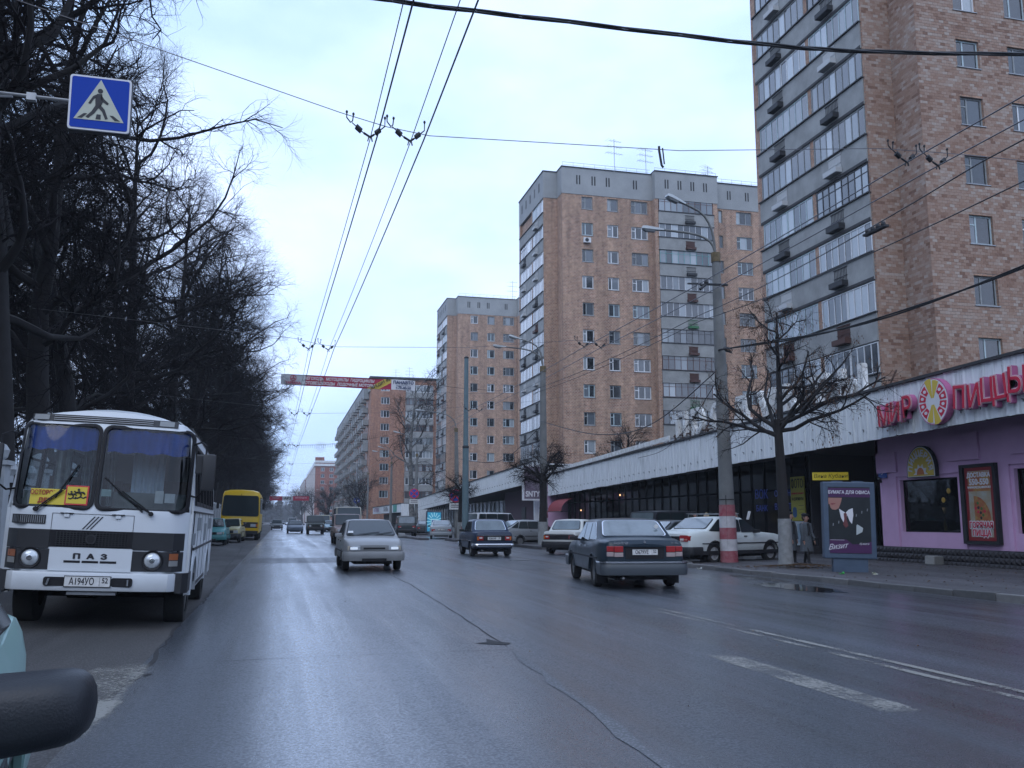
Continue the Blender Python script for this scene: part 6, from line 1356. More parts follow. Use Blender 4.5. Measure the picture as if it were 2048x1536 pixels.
    for a, b in ((-0.53,-0.28),(0.24,0.49)):
        q = MB(); P2 = rrect(b-a, 0.11, 0.03, 4, (a+b)/2, 0.60); q.loft([[(x, yb3((a+b)/2)-0.007, z) for x, z in P2], [(x, yb3((a+b)/2)+0.03, z) for x, z in P2]]).build('bumper_opening', M_black, bp_, normals=True)
        MB().tube([((a+b)/2-(0.08 if a < 0 else -0.07), yb3(0)-0.012, 0.56),((a+b)/2-(0.06 if a < 0 else -0.07), yb3(0)-0.012, 0.635)],0.012,5).build('tow_hook', M_steel, bp_)
    plate(T, 'А194УО', '52', (-0.025, yb3(0)-0.022, 0.605), FACE_S, 0.52, 0.118)
    MB().box(-0.26,0.30,yb3(0)+0.05,yb3(0)+0.2,0.44,0.475).build('tow_bar', M_steel, T)
    # flanks
    fl = MB()
    for s in (-1, 1):
        for (y, a, b) in ((y0+0.33,L/2,0.10),):
            fl.box(s*(xs(0.95,9)+0.012), s*(xs(0.95,9)-0.02), y0+1.0, L/2, 0.985, 1.02)
            fl.box(s*(xs(1.45,9)+0.012), s*(xs(1.45,9)-0.02), y0+0.5, L/2, 1.50, 1.525); fl.box(s*(xs(0.6,9)+0.012), s*(xs(0.6,9)-0.02), -1.6, 1.1, 0.45, 0.50)
            fl.box(s*(xs(2.6,9)+0.02), s*(xs(2.6,9)-0.02), y0+0.45, L/2, 2.60, 2.635)
    fl.build('side_moulding', dkp, T)
    ft = MB()
    for s in (-1, 1):
        for (a, b, c, d) in ((-2.9,-2.2,1.06,1.22),(-1.9,-1.0,1.25,1.44),(0.1,0.8,1.07,1.35),(1.5,2.6,1.25,1.44)): ft.box(s*(xs(c,9)+0.006), s*(xs(c,9)-0.01), a, b, c, d)
    ft.build('side_louvre', mat('grey_louvre', (0.20,0.22,0.23), 0.6), T)
    sm = MB()
    for s in (-1, 1):
        for y in (-2.70,-1.68,-0.72,0.26,1.26,2.26): sm.box(s*(xs(1.2,9)+0.004), s*(xs(1.2,9)-0.01), y-0.006, y+0.006, 0.52, 1.5)
    sm.build('panel_seam', M_black, T)
    for s in (-1, 1):
        for a, b in Yw:
            w0, w1 = xs(1.62, 9), xs(2.42, 9); fr_ = MB()
            for (ya_, yb2, za, zb2) in ((a-0.02,b+0.02,1.60,1.66),(a-0.02,b+0.02,2.38,2.44),(a-0.02,a+0.04,1.66,2.38),(b-0.04,b+0.02,1.66,2.38),(a,b,2.13,2.155)):
                za_x = w0+(w1-w0)*(za-1.62)/0.8; zb_x = w0+(w1-w0)*(zb2-1.62)/0.8
                fr_.add([(s*(za_x-0.02),ya_,za),(s*(za_x-0.02),yb2,za),(s*(za_x+0.01),yb2,za),(s*(za_x+0.01),ya_,za),(s*(zb_x-0.02),ya_,zb2),(s*(zb_x-0.02),yb2,zb2),(s*(zb_x+0.01),yb2,zb2),(s*(zb_x+0.01),ya_,zb2)], [(0,3,2,1),(4,5,6,7),(0,1,5,4),(1,2,6,5),(2,3,7,6),(3,0,4,7)])
            f_ = fr_.build('side_window', M_black, T)
            MB().add([(s*(w0-0.01),a,1.62),(s*(w0-0.01),b,1.62),(s*(w1-0.01),b,2.42),(s*(w1-0.01),a,2.42)], [(0,1,2,3)]).build('pane', gl, f_)
    # wheel arches, wheels, chassis
    for s in (-1, 1):
        for q in (yF, yR):
            rg = []
            for k in range(17):
                a = pi*k/16; rg.append([(s*(hws-0.03),q-(ra-0.0)*cos(a),0.40+(ra)*sin(a)),(s*(hws+0.025),q-(ra-0.0)*cos(a),0.40+(ra)*sin(a)),(s*(hws+0.015),q-(ra+0.07)*cos(a),0.40+(ra+0.07)*sin(a)),(s*(hws-0.03),q-(ra+0.07)*cos(a),0.40+(ra+0.07)*sin(a))])
            MB().loft(rg).build('wheel_arch', P, T, normals=True, smooth=40)
    ch = MB().box(-0.55,0.55,-3.1,3.1,0.45,0.9).box(-1.0,1.0,-3.15,-2.7,0.62,0.95).box(-0.95,0.95,yF-0.07,yF+0.07,0.32,0.46).box(-0.95,0.95,yR-0.1,yR+0.1,0.30,0.50).box(-1.05,1.05,-1.5,1.0,0.50,0.95).box(-1.05,1.05,2.2,3.3,0.5,0.95); ch.build('chassis', M_black, T)
    for s in (-1, 1):
        wheel(T, s*(hws-0.055), yF, 0.435, s, 0.26, 'bus', 0.40); wheel(T, s*(hws-0.03), yR, 0.435, s, 0.46, 'bus', 0.40)
    # mirrors on arms
    for s, z0 in ((1, 2.38), (-1, 2.3)):
        xm = s*1.27; ym = y0+0.12; x0 = s*(xs(2.3)-0.01)
        g = MB().tube([(x0,y0+0.36,2.40),(s*1.15,y0+0.22,2.43),(xm-s*0.05,ym,2.38),(xm-s*0.05,ym,1.78),(s*1.14,y0+0.25,1.70),(x0+s*0.02,y0+0.36,1.72)],0.013,6); arm = g.build('mirror_arm', M_black, T)
        MB().box(-0.085,0.085,-0.035,0.03,-0.24,0.24).build('mirror', dkp, arm, bevel=0.03, smooth=50).location = (xm, ym, 2.03)
    mi = MB().box(-0.07,0.07,-0.03,0.02,-0.13,0.13).build('mirror', dkp, T, bevel=0.02); mi.location = (1.16, y0+0.30, 2.14)
    return T
M_not = mat('notice_yellow', (0.52,0.40,0.02), 0.5); M_nred = mat('notice_lettering', (0.30,0.04,0.02), 0.5)
bus_white()

# ---------------------------------------------------------------- the yellow coach
def bus_yellow():
    L, hw, H = 9.5, 1.30, 3.25
    T = thing('yellow_bus', 'yellow coach with a big dark windshield parked farther along the left kerb', 'bus', (-2.72,71.2,gz(-2.7)), (0,0.025,0), PARKL); T.scale = (1,1,1.06)
    P = paint('bus_yellow_paint', (0.66,0.42,0.01), 0.2); dkp = M_plastic; y0 = -L/2
    sec = [(0,0.45),(hw*0.96,0.45),(hw,0.60),(hw,1.35),(hw*0.985,2.2),(hw*0.95,2.95),(hw*0.88,3.15),(hw*0.6,3.24),(0,3.27)]
    ring = lambda y, k=1.0, dz=0.0: [(x*k, y, z+(dz if z > 2.9 else 0)) for x, z in sec] + [(-x*k, y, z+(dz if z > 2.9 else 0)) for x, z in sec[-2:0:-1]]
    MB().loft([ring(y0,0.95,-0.22), ring(y0+0.10,0.985,-0.05), ring(y0+0.35,1.0), ring(L/2-0.2), ring(L/2,0.97)]).build('body', P, T, smooth=35, normals=True)
    pr = rpoly([(-hw*0.92,y0-0.02,1.58),(hw*0.92,y0-0.02,1.58),(hw*0.86,y0-0.03,2.86),(-hw*0.86,y0-0.03,2.86)], 0.16, 5)
    w = slab(pr, (0,-1,0), -0.02, 0.02).build('windshield', M_glass, T, normals=True); slab([p+(p-Vector((0,y0,2.4))).normalized()*0.05 for p in pr], (0,-1,0), -0.02, 0.012).build('seal', M_black, w, normals=True)
    MB().box(-0.012,0.012,y0-0.05,y0-0.02,1.72,3.0).build('divider', M_black, w)
    for x0, x1 in ((-0.75,0.05),(0.15,0.95)): MB().tube([(x0,y0-0.06,1.92),(x1,y0-0.06,1.74)],0.014,4).build('wiper', M_black, T)
    MB().box(-hw*0.93,hw*0.93,y0-0.025,y0+0.05,0.80,1.18).build('front_panel', dkp, T, bevel=0.03)
    MB().box(-hw*0.96,hw*0.96,y0-0.10,y0+0.1,0.42,0.62).build('front_bumper', dkp, T, bevel=0.03); MB().box(-hw*0.94,hw*0.94,y0-0.03,y0+0.05,0.64,0.76).build('lower_panel', P, T)
    for k in range(5): MB().box(-0.42+k*0.19,-0.31+k*0.19,y0-0.035,y0-0.026,1.08,1.14).build('badge_letter', M_chrome, T)
    for s in (-1, 1):
        MB().box(s*0.72,s*1.08,y0-0.04,y0,0.88,1.06).build('headlight', M_lamp, T); MB().box(s*1.1,s*1.19,y0-0.035,y0,0.88,1.06).build('indicator', M_orange, T)
        for k in range(7): MB().box(s*(hw+0.004),s*(hw-0.03),y0+0.5+k*1.28,y0+1.65+k*1.28,1.75,2.8).build('side_window', M_glass, T)
        for q in (y0+1.9, L/2-2.3): wheel(T, s*(hw-0.02), q, 0.48, s, 0.3, 'bus'); 
        MB().tube([(s*hw*0.95,y0+0.05,2.75),(s*(hw+0.22),y0-0.1,2.70),(s*(hw+0.22),y0-0.1,2.2)],0.015,4).build('mirror_arm', M_black, T); MB().box(s*(hw+0.13),s*(hw+0.30),y0-0.14,y0-0.08,2.0,2.4).build('mirror', M_black, T)
    plate(T, 'А', '52', (0, y0-0.11, 0.53), FACE_S); MB().box(-0.9,0.9,y0+0.3,L/2-0.3,0.2,0.45).build('chassis', M_black, T)
bus_yellow()
# ---------------------------------------------------------------- lamp posts
M_lampw = mat('lamp_housing', (0.42,0.45,0.46), 0.5); M_lampg = mat('lamp_lens', (0.30,0.32,0.33), 0.25)
M_band_r = mat('flaking_red_band', (0.25,0.035,0.055), 0.8, var=0.35, vscale=5, var2=(0.30,0.13,0.14)); M_band_w = mat('flaking_white_band', (0.50,0.49,0.50), 0.85, var=0.3, vscale=5)
def lamp_post(loc, h, label, arms, r0=0.27, r1=0.13, bands=None, lean=(0,0), poster=True, concrete=True):
    T = thing('lamp_post', label, 'lamp post', loc, (lean[0], lean[1], 0), 'concrete lamp posts along the pavement')
    MB().tube([(0,0,-0.1),(0,0,h*0.3),(0,0,h*0.65),(0,0,h)], [r0, r0*0.80, (r0+r1)*0.46, r1], 14 if h > 9 else 10).build('post', M_pole if concrete else M_steel, T, smooth=50)
    if bands:
        z = 0.0
        for k, m in enumerate(bands):
            zz = z + 0.36; ra = r0 - (r0*0.2)*(z/(h*0.3)) + 0.006; rb_ = r0 - (r0*0.2)*(zz/(h*0.3)) + 0.006
            MB().lathe([(z,ra-0.02),(z+0.001,ra),(zz-0.001,rb_),(zz,rb_-0.02)], 14, 'z').build('painted_band', m, T, smooth=50); z = zz
        g = MB()
        for q in (1.50, 1.58, 1.95): g.lathe([(q,0.20),(q+0.002,0.262-0.012),(q+0.03,0.262-0.012),(q+0.032,0.2)], 14, 'z')
        g.tube([(-0.15,-0.215,0.0),(-0.135,-0.2,1.2),(-0.12,-0.19,2.1)], 0.016, 5); g.build('cable_strap', M_black, T)
    MB().lathe([(0,r1+0.03),(0.32,r1+0.025),(0.33,0.05)], 12, 'z', (0,0,h-0.28)).build('collar', mat('rusty_collar', (0.16,0.12,0.06), 0.85, var=0.5, vscale=8), T)
    for (dx, dy, dz) in arms:
        P = [(0,0,h-0.1),(0.02*dx,0.02*dy,h+0.35*dz),(0.16*dx,0.16*dy,h+0.66*dz),(0.45*dx,0.45*dy,h+0.88*dz),(dx,dy,h+dz)]
        Q = []
        for a, b, c in zip(P, P[1:], P[2:]): Q += [Vector(a).lerp(Vector(b), 0.5), Vector(b)*0.7+Vector(a)*0.15+Vector(c)*0.15]
        Q = [Vector(P[0])] + Q + [Vector(P[-1])]
        arm = MB().tube(Q, 0.04, 7).build('arm', M_pole, T, smooth=60)
        d = (Vector(P[-1]) - Vector(P[-2])).normalized(); s = d.cross(Vector((0,0,1))).normalized(); u = s.cross(d); e = Vector(P[-1])
        g = MB(); g.loft([[e + d*t + s*w*a + u*hh*b for a, b in ((-1,-0.5),(1,-0.5),(0.9,0.6),(-0.9,0.6))] for t, w, hh in ((-0.10,0.05,0.05),(0.15,0.09,0.08),(0.5,0.14,0.10),(0.62,0.12,0.08))]); hd = g.build('lamp_head', M_lampw, arm, normals=True, bevel=0.01)
        g = MB(); g.loft([[e + d*t + s*w*a + u*(-0.06-hh*b) for a, b in ((-1,0),(1,0),(0.7,1),(-0.7,1))] for t, w, hh in ((0.16,0.08,0.01),(0.2,0.11,0.05),(0.5,0.12,0.05),(0.58,0.1,0.01))]); g.build('lamp_lens', M_lampg, arm, normals=True)
    return T
bd = [M_band_r, M_band_w, M_band_r, M_band_w, M_band_r]
P1 = lamp_post((13.82,26.87,PZ), 10.05, 'nearest lamp post with red and white painted bands at its foot', [(-1.15,-0.1,1.65),(-1.75,0.4,0.85)], 0.275, 0.125, bd, lean=(0,-0.012))
MB().box(0.17,0.20,-0.25,-0.12,1.45,1.72).build('torn_notice', M_plate, P1).rotation_euler = (0,0.3,0)
lamp_post((13.8,48.0,PZ), 9.7, 'second lamp post, rising out of the pollarded tree by the silver hatchback', [(-1.3,0.1,1.55),(-2.0,0.8,1.2)], 0.26, 0.15, [M_band_r, M_band_w, M_band_r, M_band_w, M_band_r])
lamp_post((13.8,73.0,PZ), 8.7, 'third lamp post with a single arm, just left of the tall steel pole', [(-2.6,0.5,1.5)], 0.25, 0.13, lean=(0,-0.02))
lamp_post((13.9,97.0,PZ), 8.3, 'fourth lamp post with a no-stopping sign and red and white foot', [(-1.9,0.5,2.3)], 0.24, 0.13, [M_band_r, M_band_w, M_band_r])
lamp_post((14.1,122.0,PZ), 9.0, 'pale lamp post left of the birch tree', [(-1.2,0.3,1.9),(-1.9,0.6,1.4)], 0.22, 0.13)
for i, (x, y, h) in enumerate(((13.6,150,9.0),(13.4,176,9.0),(13.2,205,9.0),(13.0,240,9.0),(12.8,285,9.0))):
    lamp_post((x,y,0), h, ['small lamp post before the zigzag balcony block, nearest of its far row','second small lamp post before the zigzag balcony block','third small lamp post before the zigzag balcony block','slim lamp post where the balcony block ends','tiny lamp post before the dark red brick block'][i], [(-1.8,0.3,1.6)], 0.2, 0.12)
sp_ = thing('contact_wire_pole', 'tall plain blue-grey steel pole in front of the third brick tower', 'pole', (12.85,65.0,0.05))
MB().tube([(0,0,0),(0,0,6.6),(0,0,6.62),(0,0,13.2)], [0.24,0.22,0.185,0.15], 12).build('shaft', mat('blue_grey_steel', (0.10,0.16,0.18), 0.6, var=0.2), sp_, smooth=50)
MB().lathe([(6.5,0.23),(6.55,0.245),(6.65,0.245),(6.7,0.2)],12,'z').lathe([(13.1,0.17),(13.2,0.17),(13.28,0.05)],12,'z').build('collar', M_plastic, sp_)
gp = thing('grey_pole', 'slim grey pole with a round blue arrow sign before the zigzag balcony block', 'pole', (13.0,165,0)); MB().tube([(0,0,0),(0,0,11)],[0.3,0.2],8).build('shaft', M_steel, gp)
MB().disc((0,-0.32,4.9),0.55,20,'y',0.05).build('sign_face', mat('sign_blue', (0.01,0.055,0.36), 0.45), gp); MB().box(-0.38,0.15,-0.35,-0.33,4.82,4.98).prism([(0.38,4.9),(0.1,5.12),(0.1,4.68)],-0.35,-0.33,'y').build('arrow', M_swhite, gp)
def nostop(x, y, z, r, label):
    T = thing('no_stopping_sign', label, 'road sign', (x, y, z))
    MB().disc((0,0,0), r, 28, 'y', 0.03).build('red_ring', M_sred, T); MB().disc((0,-0.012,0), r*0.82, 28, 'y', 0.01).build('blue_face', MC['sign_blue'], T)
    for a in (pi/4, -pi/4): MB().obox((0,-0.02,0),(r*0.80*cos(a),0,r*0.80*sin(a)),(0,0.004,0),(-r*0.11*sin(a),0,r*0.11*cos(a))).build('red_bar', M_sred, T)
    MB().box(-r*0.95,r*0.95,0,0.03,-r*2.1,-r*1.15).build('plate', M_plate, T)
    for k in range(2): MB().box(-r*0.7,r*0.7,-0.006,0,-r*1.5-k*r*0.3,-r*1.38-k*r*0.3).build('print_line', M_text, T)
nostop(13.55,72.6,3.35,0.52,'round blue no-stopping sign with red cross on the third lamp post'); nostop(13.6,96.6,4.2,0.52,'round blue no-stopping sign on the fourth lamp post by the light box')

# ---------------------------------------------------------------- pedestrian crossing sign on its bracket
PX = thing('pedestrian_crossing_sign', 'square blue pedestrian crossing sign hanging over the road at upper left', 'road sign', (-2.265,11.2,6.31), (0,-0.005,0.03))
SB_ = mat('sign_deep_blue', (0.004,0.042,0.33), 0.6, spec=0.2); M_cream = mat('sign_cream', (0.42,0.44,0.36), 0.5)
MB().loft([[(x,0.03,z) for x, z in rrect(0.68,0.68,0.035)],[(x,-0.0,z) for x, z in rrect(0.68,0.68,0.035)]]).build('border', M_swhite, PX, normals=True)
MB().loft([[(x,-0.001,z) for x, z in rrect(0.635,0.635,0.025)],[(x,-0.005,z) for x, z in rrect(0.635,0.635,0.025)]]).build('blue_face', SB_, PX, normals=True)
MB().box(-0.345,0.345,0.031,0.11,-0.345,0.345).build('back_case', M_plastic, PX)
MB().prism([(-0.275,-0.215),(0.275,-0.215),(0,0.30)],-0.010,-0.006,'y').build('triangle', M_cream, PX, normals=True)
g = MB()
def pp(P, w): g.prism(P, -0.015, -0.011, 'y')
g.prism([(0.0+0.030*cos(a*pi/6), 0.155+0.030*sin(a*pi/6)) for a in range(12)], -0.015, -0.011, 'y')
for P in ([(-0.035,0.115),(0.02,0.12),(0.035,0.02),(0.01,-0.045),(-0.045,-0.035),(-0.05,0.04)], [(-0.035,0.11),(-0.075,0.085),(-0.11,0.02),(-0.125,-0.01),(-0.10,-0.015),(-0.065,0.05),(-0.035,0.07)],
          [(0.01,0.11),(0.05,0.055),(0.10,0.01),(0.085,-0.012),(0.035,0.02),(0.005,0.05)], [(0.005,-0.01),(0.06,-0.075),(0.10,-0.185),(0.07,-0.195),(0.03,-0.10),(-0.03,-0.04)],
          [(-0.045,-0.03),(-0.005,-0.05),(-0.05,-0.125),(-0.115,-0.195),(-0.145,-0.18),(-0.085,-0.11)],
          [(-0.235,-0.20),(-0.185,-0.20),(-0.13,-0.14),(-0.165,-0.14)], [(-0.035,-0.20),(0.02,-0.20),(0.02,-0.14),(-0.025,-0.14)], [(0.235,-0.20),(0.175,-0.20),(0.115,-0.14),(0.155,-0.14)]): g.prism(P, -0.015, -0.011, 'y')
g.build('walking_figure', M_text, PX, normals=True)
BR = MB().tube([(-3.6,0.05,0.04),(-0.33,0.05,0.02)],0.022,8).tube([(-3.6,0.05,-0.30),(-0.95,0.05,0.0)],0.018,6).box(-0.80,-0.70,0.02,0.09,-0.03,0.06).build('bracket', M_steel, PX)
sp2 = thing('sign_pole', 'steel pole off the left edge carrying the crossing sign bracket', 'pole', (-5.9,11.2,0.25)); MB().tube([(0,0,0),(0,0,7.2)],[0.11,0.08],10).build('shaft', M_steel, sp2)

# ---------------------------------------------------------------- advertising stands
def stand(loc, rz, w, h, zb, label, m, frame):
    T = thing('advertising_stand', label, 'advertising stand', loc, (0, 0.018, rz))
    MB().box(-w/2,w/2,-0.14,0.14,zb,zb+h).build('case', frame, T, bevel=0.025); MB().box(-w*0.33,w*0.33,-0.10,0.10,0,zb).build('foot', frame, T)
    MB().box(-w*0.3,-w*0.1,-0.08,0.08,zb+h,zb+h+0.03).box(w*0.1,w*0.3,-0.08,0.08,zb+h,zb+h+0.03).build('lid', frame, T)
    return T, MB().box(-w/2+0.13,w/2-0.13,-0.148,-0.141,zb+0.13,zb+h-0.13).build('poster', m, T)
M_stand = mat('blue_grey_stand', (0.055,0.085,0.13), 0.45, var=0.2, vscale=4)
K, kp_ = stand((14.20,21.05,PZ), -radians(20), 1.30, 1.95, 0.34, 'blue-grey advertising stand with an office paper poster on the pavement', mat('poster_dark', (0.016,0.020,0.022), 0.3, var=0.5, vscale=2), M_stand)
M_pur = mat('poster_violet', (0.055,0.012,0.065), 0.35); M_skin = mat('poster_skin', (0.30,0.14,0.11), 0.5)
def kq(nm, P, m, d=0.151): return MB().prism([(x, z-0.08) for x, z in P], -d-0.004, -d, 'y').build(nm, m, kp_, normals=True)
kq('title_band', [(-0.52,1.98),(0.52,1.98),(0.52,2.21),(-0.52,2.21)], M_pur); text('БУМАГА ДЛЯ ОФИСА', 0.115, M_swhite, kp_, (0,-0.160,2.02), FACE_S, ext=0.001, bold=0.002, sx=0.86)
kq('violet_band', [(-0.52,0.56),(0.52,0.56),(0.52,0.86),(0.3,0.80),(0.05,0.78),(-0.1,0.90),(-0.52,0.90)], M_pur)
kq('face', [(-0.52,1.96),(-0.52,1.80),(-0.49,1.79),(-0.47,1.71),(-0.43,1.66),(-0.35,1.65),(-0.27,1.69),(-0.24,1.76),(-0.20,1.86),(-0.18,1.96)], M_skin); kq('mouth', [(-0.48,1.80),(-0.44,1.825),(-0.33,1.82),(-0.38,1.79),(-0.43,1.775)], mat('poster_lips', (0.22,0.05,0.05), 0.5), 0.156)
kq('shirt', [(-0.26,1.68),(-0.22,1.46),(-0.15,1.32),(-0.10,1.40),(-0.06,1.52),(0.0,1.36),(0.05,1.30),(0.09,1.52),(0.08,1.70),(-0.02,1.66),(-0.10,1.58),(-0.20,1.64)], M_swhite, 0.156)
kq('tie', [(-0.15,1.56),(-0.11,1.59),(-0.07,1.55),(-0.08,1.40),(-0.04,1.25),(-0.11,1.20),(-0.17,1.28),(-0.14,1.42)], mat('poster_tie', (0.12,0.03,0.03), 0.5), 0.161)
kq('envelope', [(0.15,1.02),(0.30,1.10),(0.32,1.20),(0.18,1.29),(0.16,1.26)], mat('poster_envelope', (0.38,0.42,0.42), 0.5), 0.156)
kq('thin_rule', [(-0.50,0.885),(-0.15,0.885),(-0.15,0.892),(-0.50,0.892)], M_swhite, 0.156); text('Визит', 0.19, M_swhite, kp_, (-0.33,-0.160,0.64), (pi/2,-0.12,0), ext=0.001, shear=0.5, sx=0.9)
text('бумага', 0.07, M_swhite, kp_, (0.33,-0.160,0.72), FACE_S, ext=0.001, shear=0.5)
for (x, z) in ((-0.42,1.28),(-0.28,1.34),(0.16,1.52),(0.30,1.60),(0.44,1.66)): kq('button', [(x-0.012,z-0.035),(x+0.012,z-0.03),(x+0.018,z+0.03),(x-0.002,z+0.035)], M_steel, 0.156)
K2, k2p = stand((13.65,84.0,PZ), 0.0, 1.7, 2.25, 0.25, 'glowing turquoise light box between the dark and the silver parked cars', mat('turquoise_poster', (0.03,0.25,0.40), 0.4, emit=(0.03,0.30,0.50), estr=0.35), M_stand)
for k in range(16):
    a = 2*pi*k/16; MB().obox((0.60*cos(a),-0.155,1.40+0.75*sin(a)),(0.22*cos(a),0,0.22*sin(a)),(0,0.003,0),(-0.045*sin(a),0,0.045*cos(a))).build('ray', mat('pale_ray', (0.35,0.60,0.65), 0.4, emit=(0.3,0.55,0.6), estr=0.3), k2p)
k2p.parent.scale = (0.85,1,0.86); MB().box(-0.35,0.40,-0.165,-0.155,1.10,1.70).build('label', MC['pale_ray'], k2p); MB().box(-0.25,0.28,-0.172,-0.166,1.25,1.55).build('emblem', SB_, k2p)
# litter
for i, (x, y, c, lb) in enumerate(((13.35,20.15,(0.03,0.35,0.05),'scrap of green litter at the foot of the office paper stand'),(14.0,19.75,(0.6,0.62,0.5),'crumpled pale paper at the foot of the office paper stand'),(11.7,24.6,(0.6,0.62,0.6),'white scrap lying by the kerb near the striped post'),(-2.0,8.2,(0.5,0.52,0.5),'white paper scrap on the asphalt before the white bus'))):
    g = MB()
    for q in range(7): a = R.uniform(0,6.3); g.add([(R.uniform(-.06,.06),R.uniform(-.05,.05),0.005),(0.09*cos(a),0.07*sin(a),R.uniform(0.01,0.06)),(0.08*cos(a+1),0.06*sin(a+1),R.uniform(0.02,0.08)),(0.05*cos(a+2),0.05*sin(a+2),0.01)], [(0,1,2),(0,2,3)])
    o = g.build('litter', mat('litter_%s' % ('green','pale','white','paper')[i], c, 0.6)); o.location = (x, y, PZ+0.003 if x > 12 else gz(x)+0.003); tag(o, lb, 'litter')
# concrete block by the plinth
cb_ = MB().box(-0.3,0.3,-0.15,0.15,0,0.26).build('concrete_block', M_conc, bevel=0.03); cb_.location = (19.0,23.9,PZ); cb_.rotation_euler = (0.05,0.03,0.4); tag(cb_, 'broken concrete block lying against the dark pizzeria plinth', 'concrete block')

# ---------------------------------------------------------------- white park fence at left
FN = thing('park_fence', 'white balustraded park fence behind the parked teal car', 'fence', (-6.1,0,0.25))
M_fen = mat('lime_washed_fence', (0.42,0.44,0.45), 0.8, var=0.25, vscale=1.5)
pst = MB().box(-0.22,0.22,-0.22,0.22,0,2.35).box(-0.28,0.28,-0.28,0.28,2.35,2.45).lathe([(2.45,0.12),(2.52,0.20),(2.68,0.24),(2.80,0.16),(2.86,0.03)],10,'z').mesh('post', M_fen)
pnl = MB().box(-0.08,0.08,0.24,3.36,0.1,1.0).box(-0.1,0.1,0.24,3.36,2.0,2.15)
for k in range(14): pnl.lathe([(1.0,0.05),(1.2,0.09),(1.5,0.045),(1.8,0.08),(2.0,0.05)],6,'z',(0,0.42+k*0.213,0))
pnl.lathe([(2.15,0.10),(2.3,0.19),(2.45,0.12),(2.5,0.03)],8,'z',(0,1.8,0)).lathe([(2.15,0.10),(2.3,0.19),(2.45,0.12),(2.5,0.03)],8,'z',(0,0.95,0)).lathe([(2.15,0.10),(2.3,0.19),(2.45,0.12),(2.5,0.03)],8,'z',(0,2.7,0)); pnl = pnl.mesh('balustrade', M_fen)
for k in range(42): ob('post', pst, FN, (0, 8+k*3.6, 0)); ob('balustrade', pnl, FN, (0, 8+k*3.6, 0))

# ---------------------------------------------------------------- banners and garland over the road
def rope(g, a, b, sag, r, n=12): 
    a, b = Vector(a), Vector(b); g.tube([a.lerp(b, i/n) - Vector((0,0,4*sag*(i/n)*(1-i/n))) for i in range(n+1)], r, 4)
BN = thing('advertising_banner', 'long red and white advertising banner with a yellow stripe across the road', 'banner', (4.88,72,12.1), (0,0.012,0))
def wave(x): return 0.06*sin(x*1.3)
def cloth(nm, x0, x1, z0, z1, m, off=0, par=None, n=24, sl=0.0):
    return MB().grid(lambda u, v: (x0+(x1-x0)*u + sl*v, wave(x0+(x1-x0)*u + sl*v)-off, z0+(z1-z0)*v), n, 4).build(nm, m, par or BN)
M_bred = mat('banner_red', (0.36,0.015,0.05), 0.7, var=0.12)
cloth('white_end', -5.2, -3.35, -0.41, 0.41, mat('banner_pale', (0.42,0.45,0.48), 0.7, var=0.15)); rd = cloth('red_field', -3.35, 3.3, -0.41, 0.41, M_bred, n=60); cloth('white_panel', 3.3, 5.2, -0.41, 0.41, M_swhite)
MB().add([(1.4,wave(1.4)-0.012,-0.40),(2.35,wave(2.35)-0.012,-0.40),(3.28,wave(3.28)-0.012,0.13),(3.28,wave(3.28)-0.012,0.40),(2.75,wave(2.75)-0.012,0.40)], [(0,1,2,3,4)]).build('yellow_stripe', M_syel, rd)
text('КРЕДИТ 0%', 0.30, M_text, rd, (2.45,-0.12,0.02), (pi/2,-0.52,0), bold=0.008)
text('СНЕГОХОДЫ  МОТОЦИКЛЫ  ГИДРОЦИКЛЫ', 0.32, M_swhite, rd, (-0.85,-0.10,0.16), FACE_S, bold=0.010, sx=0.80, shear=0.2); text('МОТОВЕЗДЕХОДЫ  ЛОДОЧНЫЕ МОТОРЫ', 0.32, M_swhite, rd, (-0.85,-0.10,-0.20), FACE_S, bold=0.010, sx=0.84, shear=0.2)
text('YAMAHA', 0.30, M_bred, BN, (-4.28,-0.10,-0.24), FACE_S, bold=0.012, sx=0.95)
lg_ = MB()
for k in range(24): a, b = 2*pi*k/24, 2*pi*(k+1)/24; lg_.add([(-4.28+0.24*cos(a),-0.09,0.14+0.24*sin(a)),(-4.28+0.24*cos(b),-0.09,0.14+0.24*sin(b)),(-4.28+0.19*cos(b),-0.09,0.14+0.19*sin(b)),(-4.28+0.19*cos(a),-0.09,0.14+0.19*sin(a))], [(0,1,2,3)])
for a in (pi/2, pi/2+2*pi/3, pi/2-2*pi/3): lg_.obox((-4.28+0.11*cos(a),-0.09,0.14+0.11*sin(a)),(0.11*cos(a),0,0.11*sin(a)),(0,0.004,0),(-0.035*sin(a),0,0.035*cos(a)))
lg_.build('emblem', M_bred, BN)
text('ПАНАВТО', 0.34, mat('dark_blue_letters', (0.01,0.03,0.10), 0.6), BN, (4.25,-0.10,0.17), FACE_S, bold=0.014, sx=0.98); text('Нижний Новгород', 0.13, MC['dark_blue_letters'], BN, (4.25,-0.10,-0.06), FACE_S); text('т.79-40-50', 0.28, MC['dark_blue_letters'], BN, (4.25,-0.10,-0.25), FACE_S, bold=0.008)
g = MB(); rope(g, (-5.2,0,0.41), (-12,2,1.6), 0.2, 0.02); rope(g, (5.2,0,0.41), (13.2,4,0.55), 0.2, 0.02); rope(g, (-5.2,0,-0.41), (-12,2,1.4), 0.1, 0.012); rope(g, (5.2,0,-0.41), (13.2,4,0.3), 0.1, 0.012); g.tube([(-5.2,0,0.42),(5.2,0,0.42)],0.02,4); g.build('rope', M_wire, BN)
B2 = thing('advertising_banner', 'small distant red banner with a pale middle across the road', 'banner', (1.9,200,6.0))
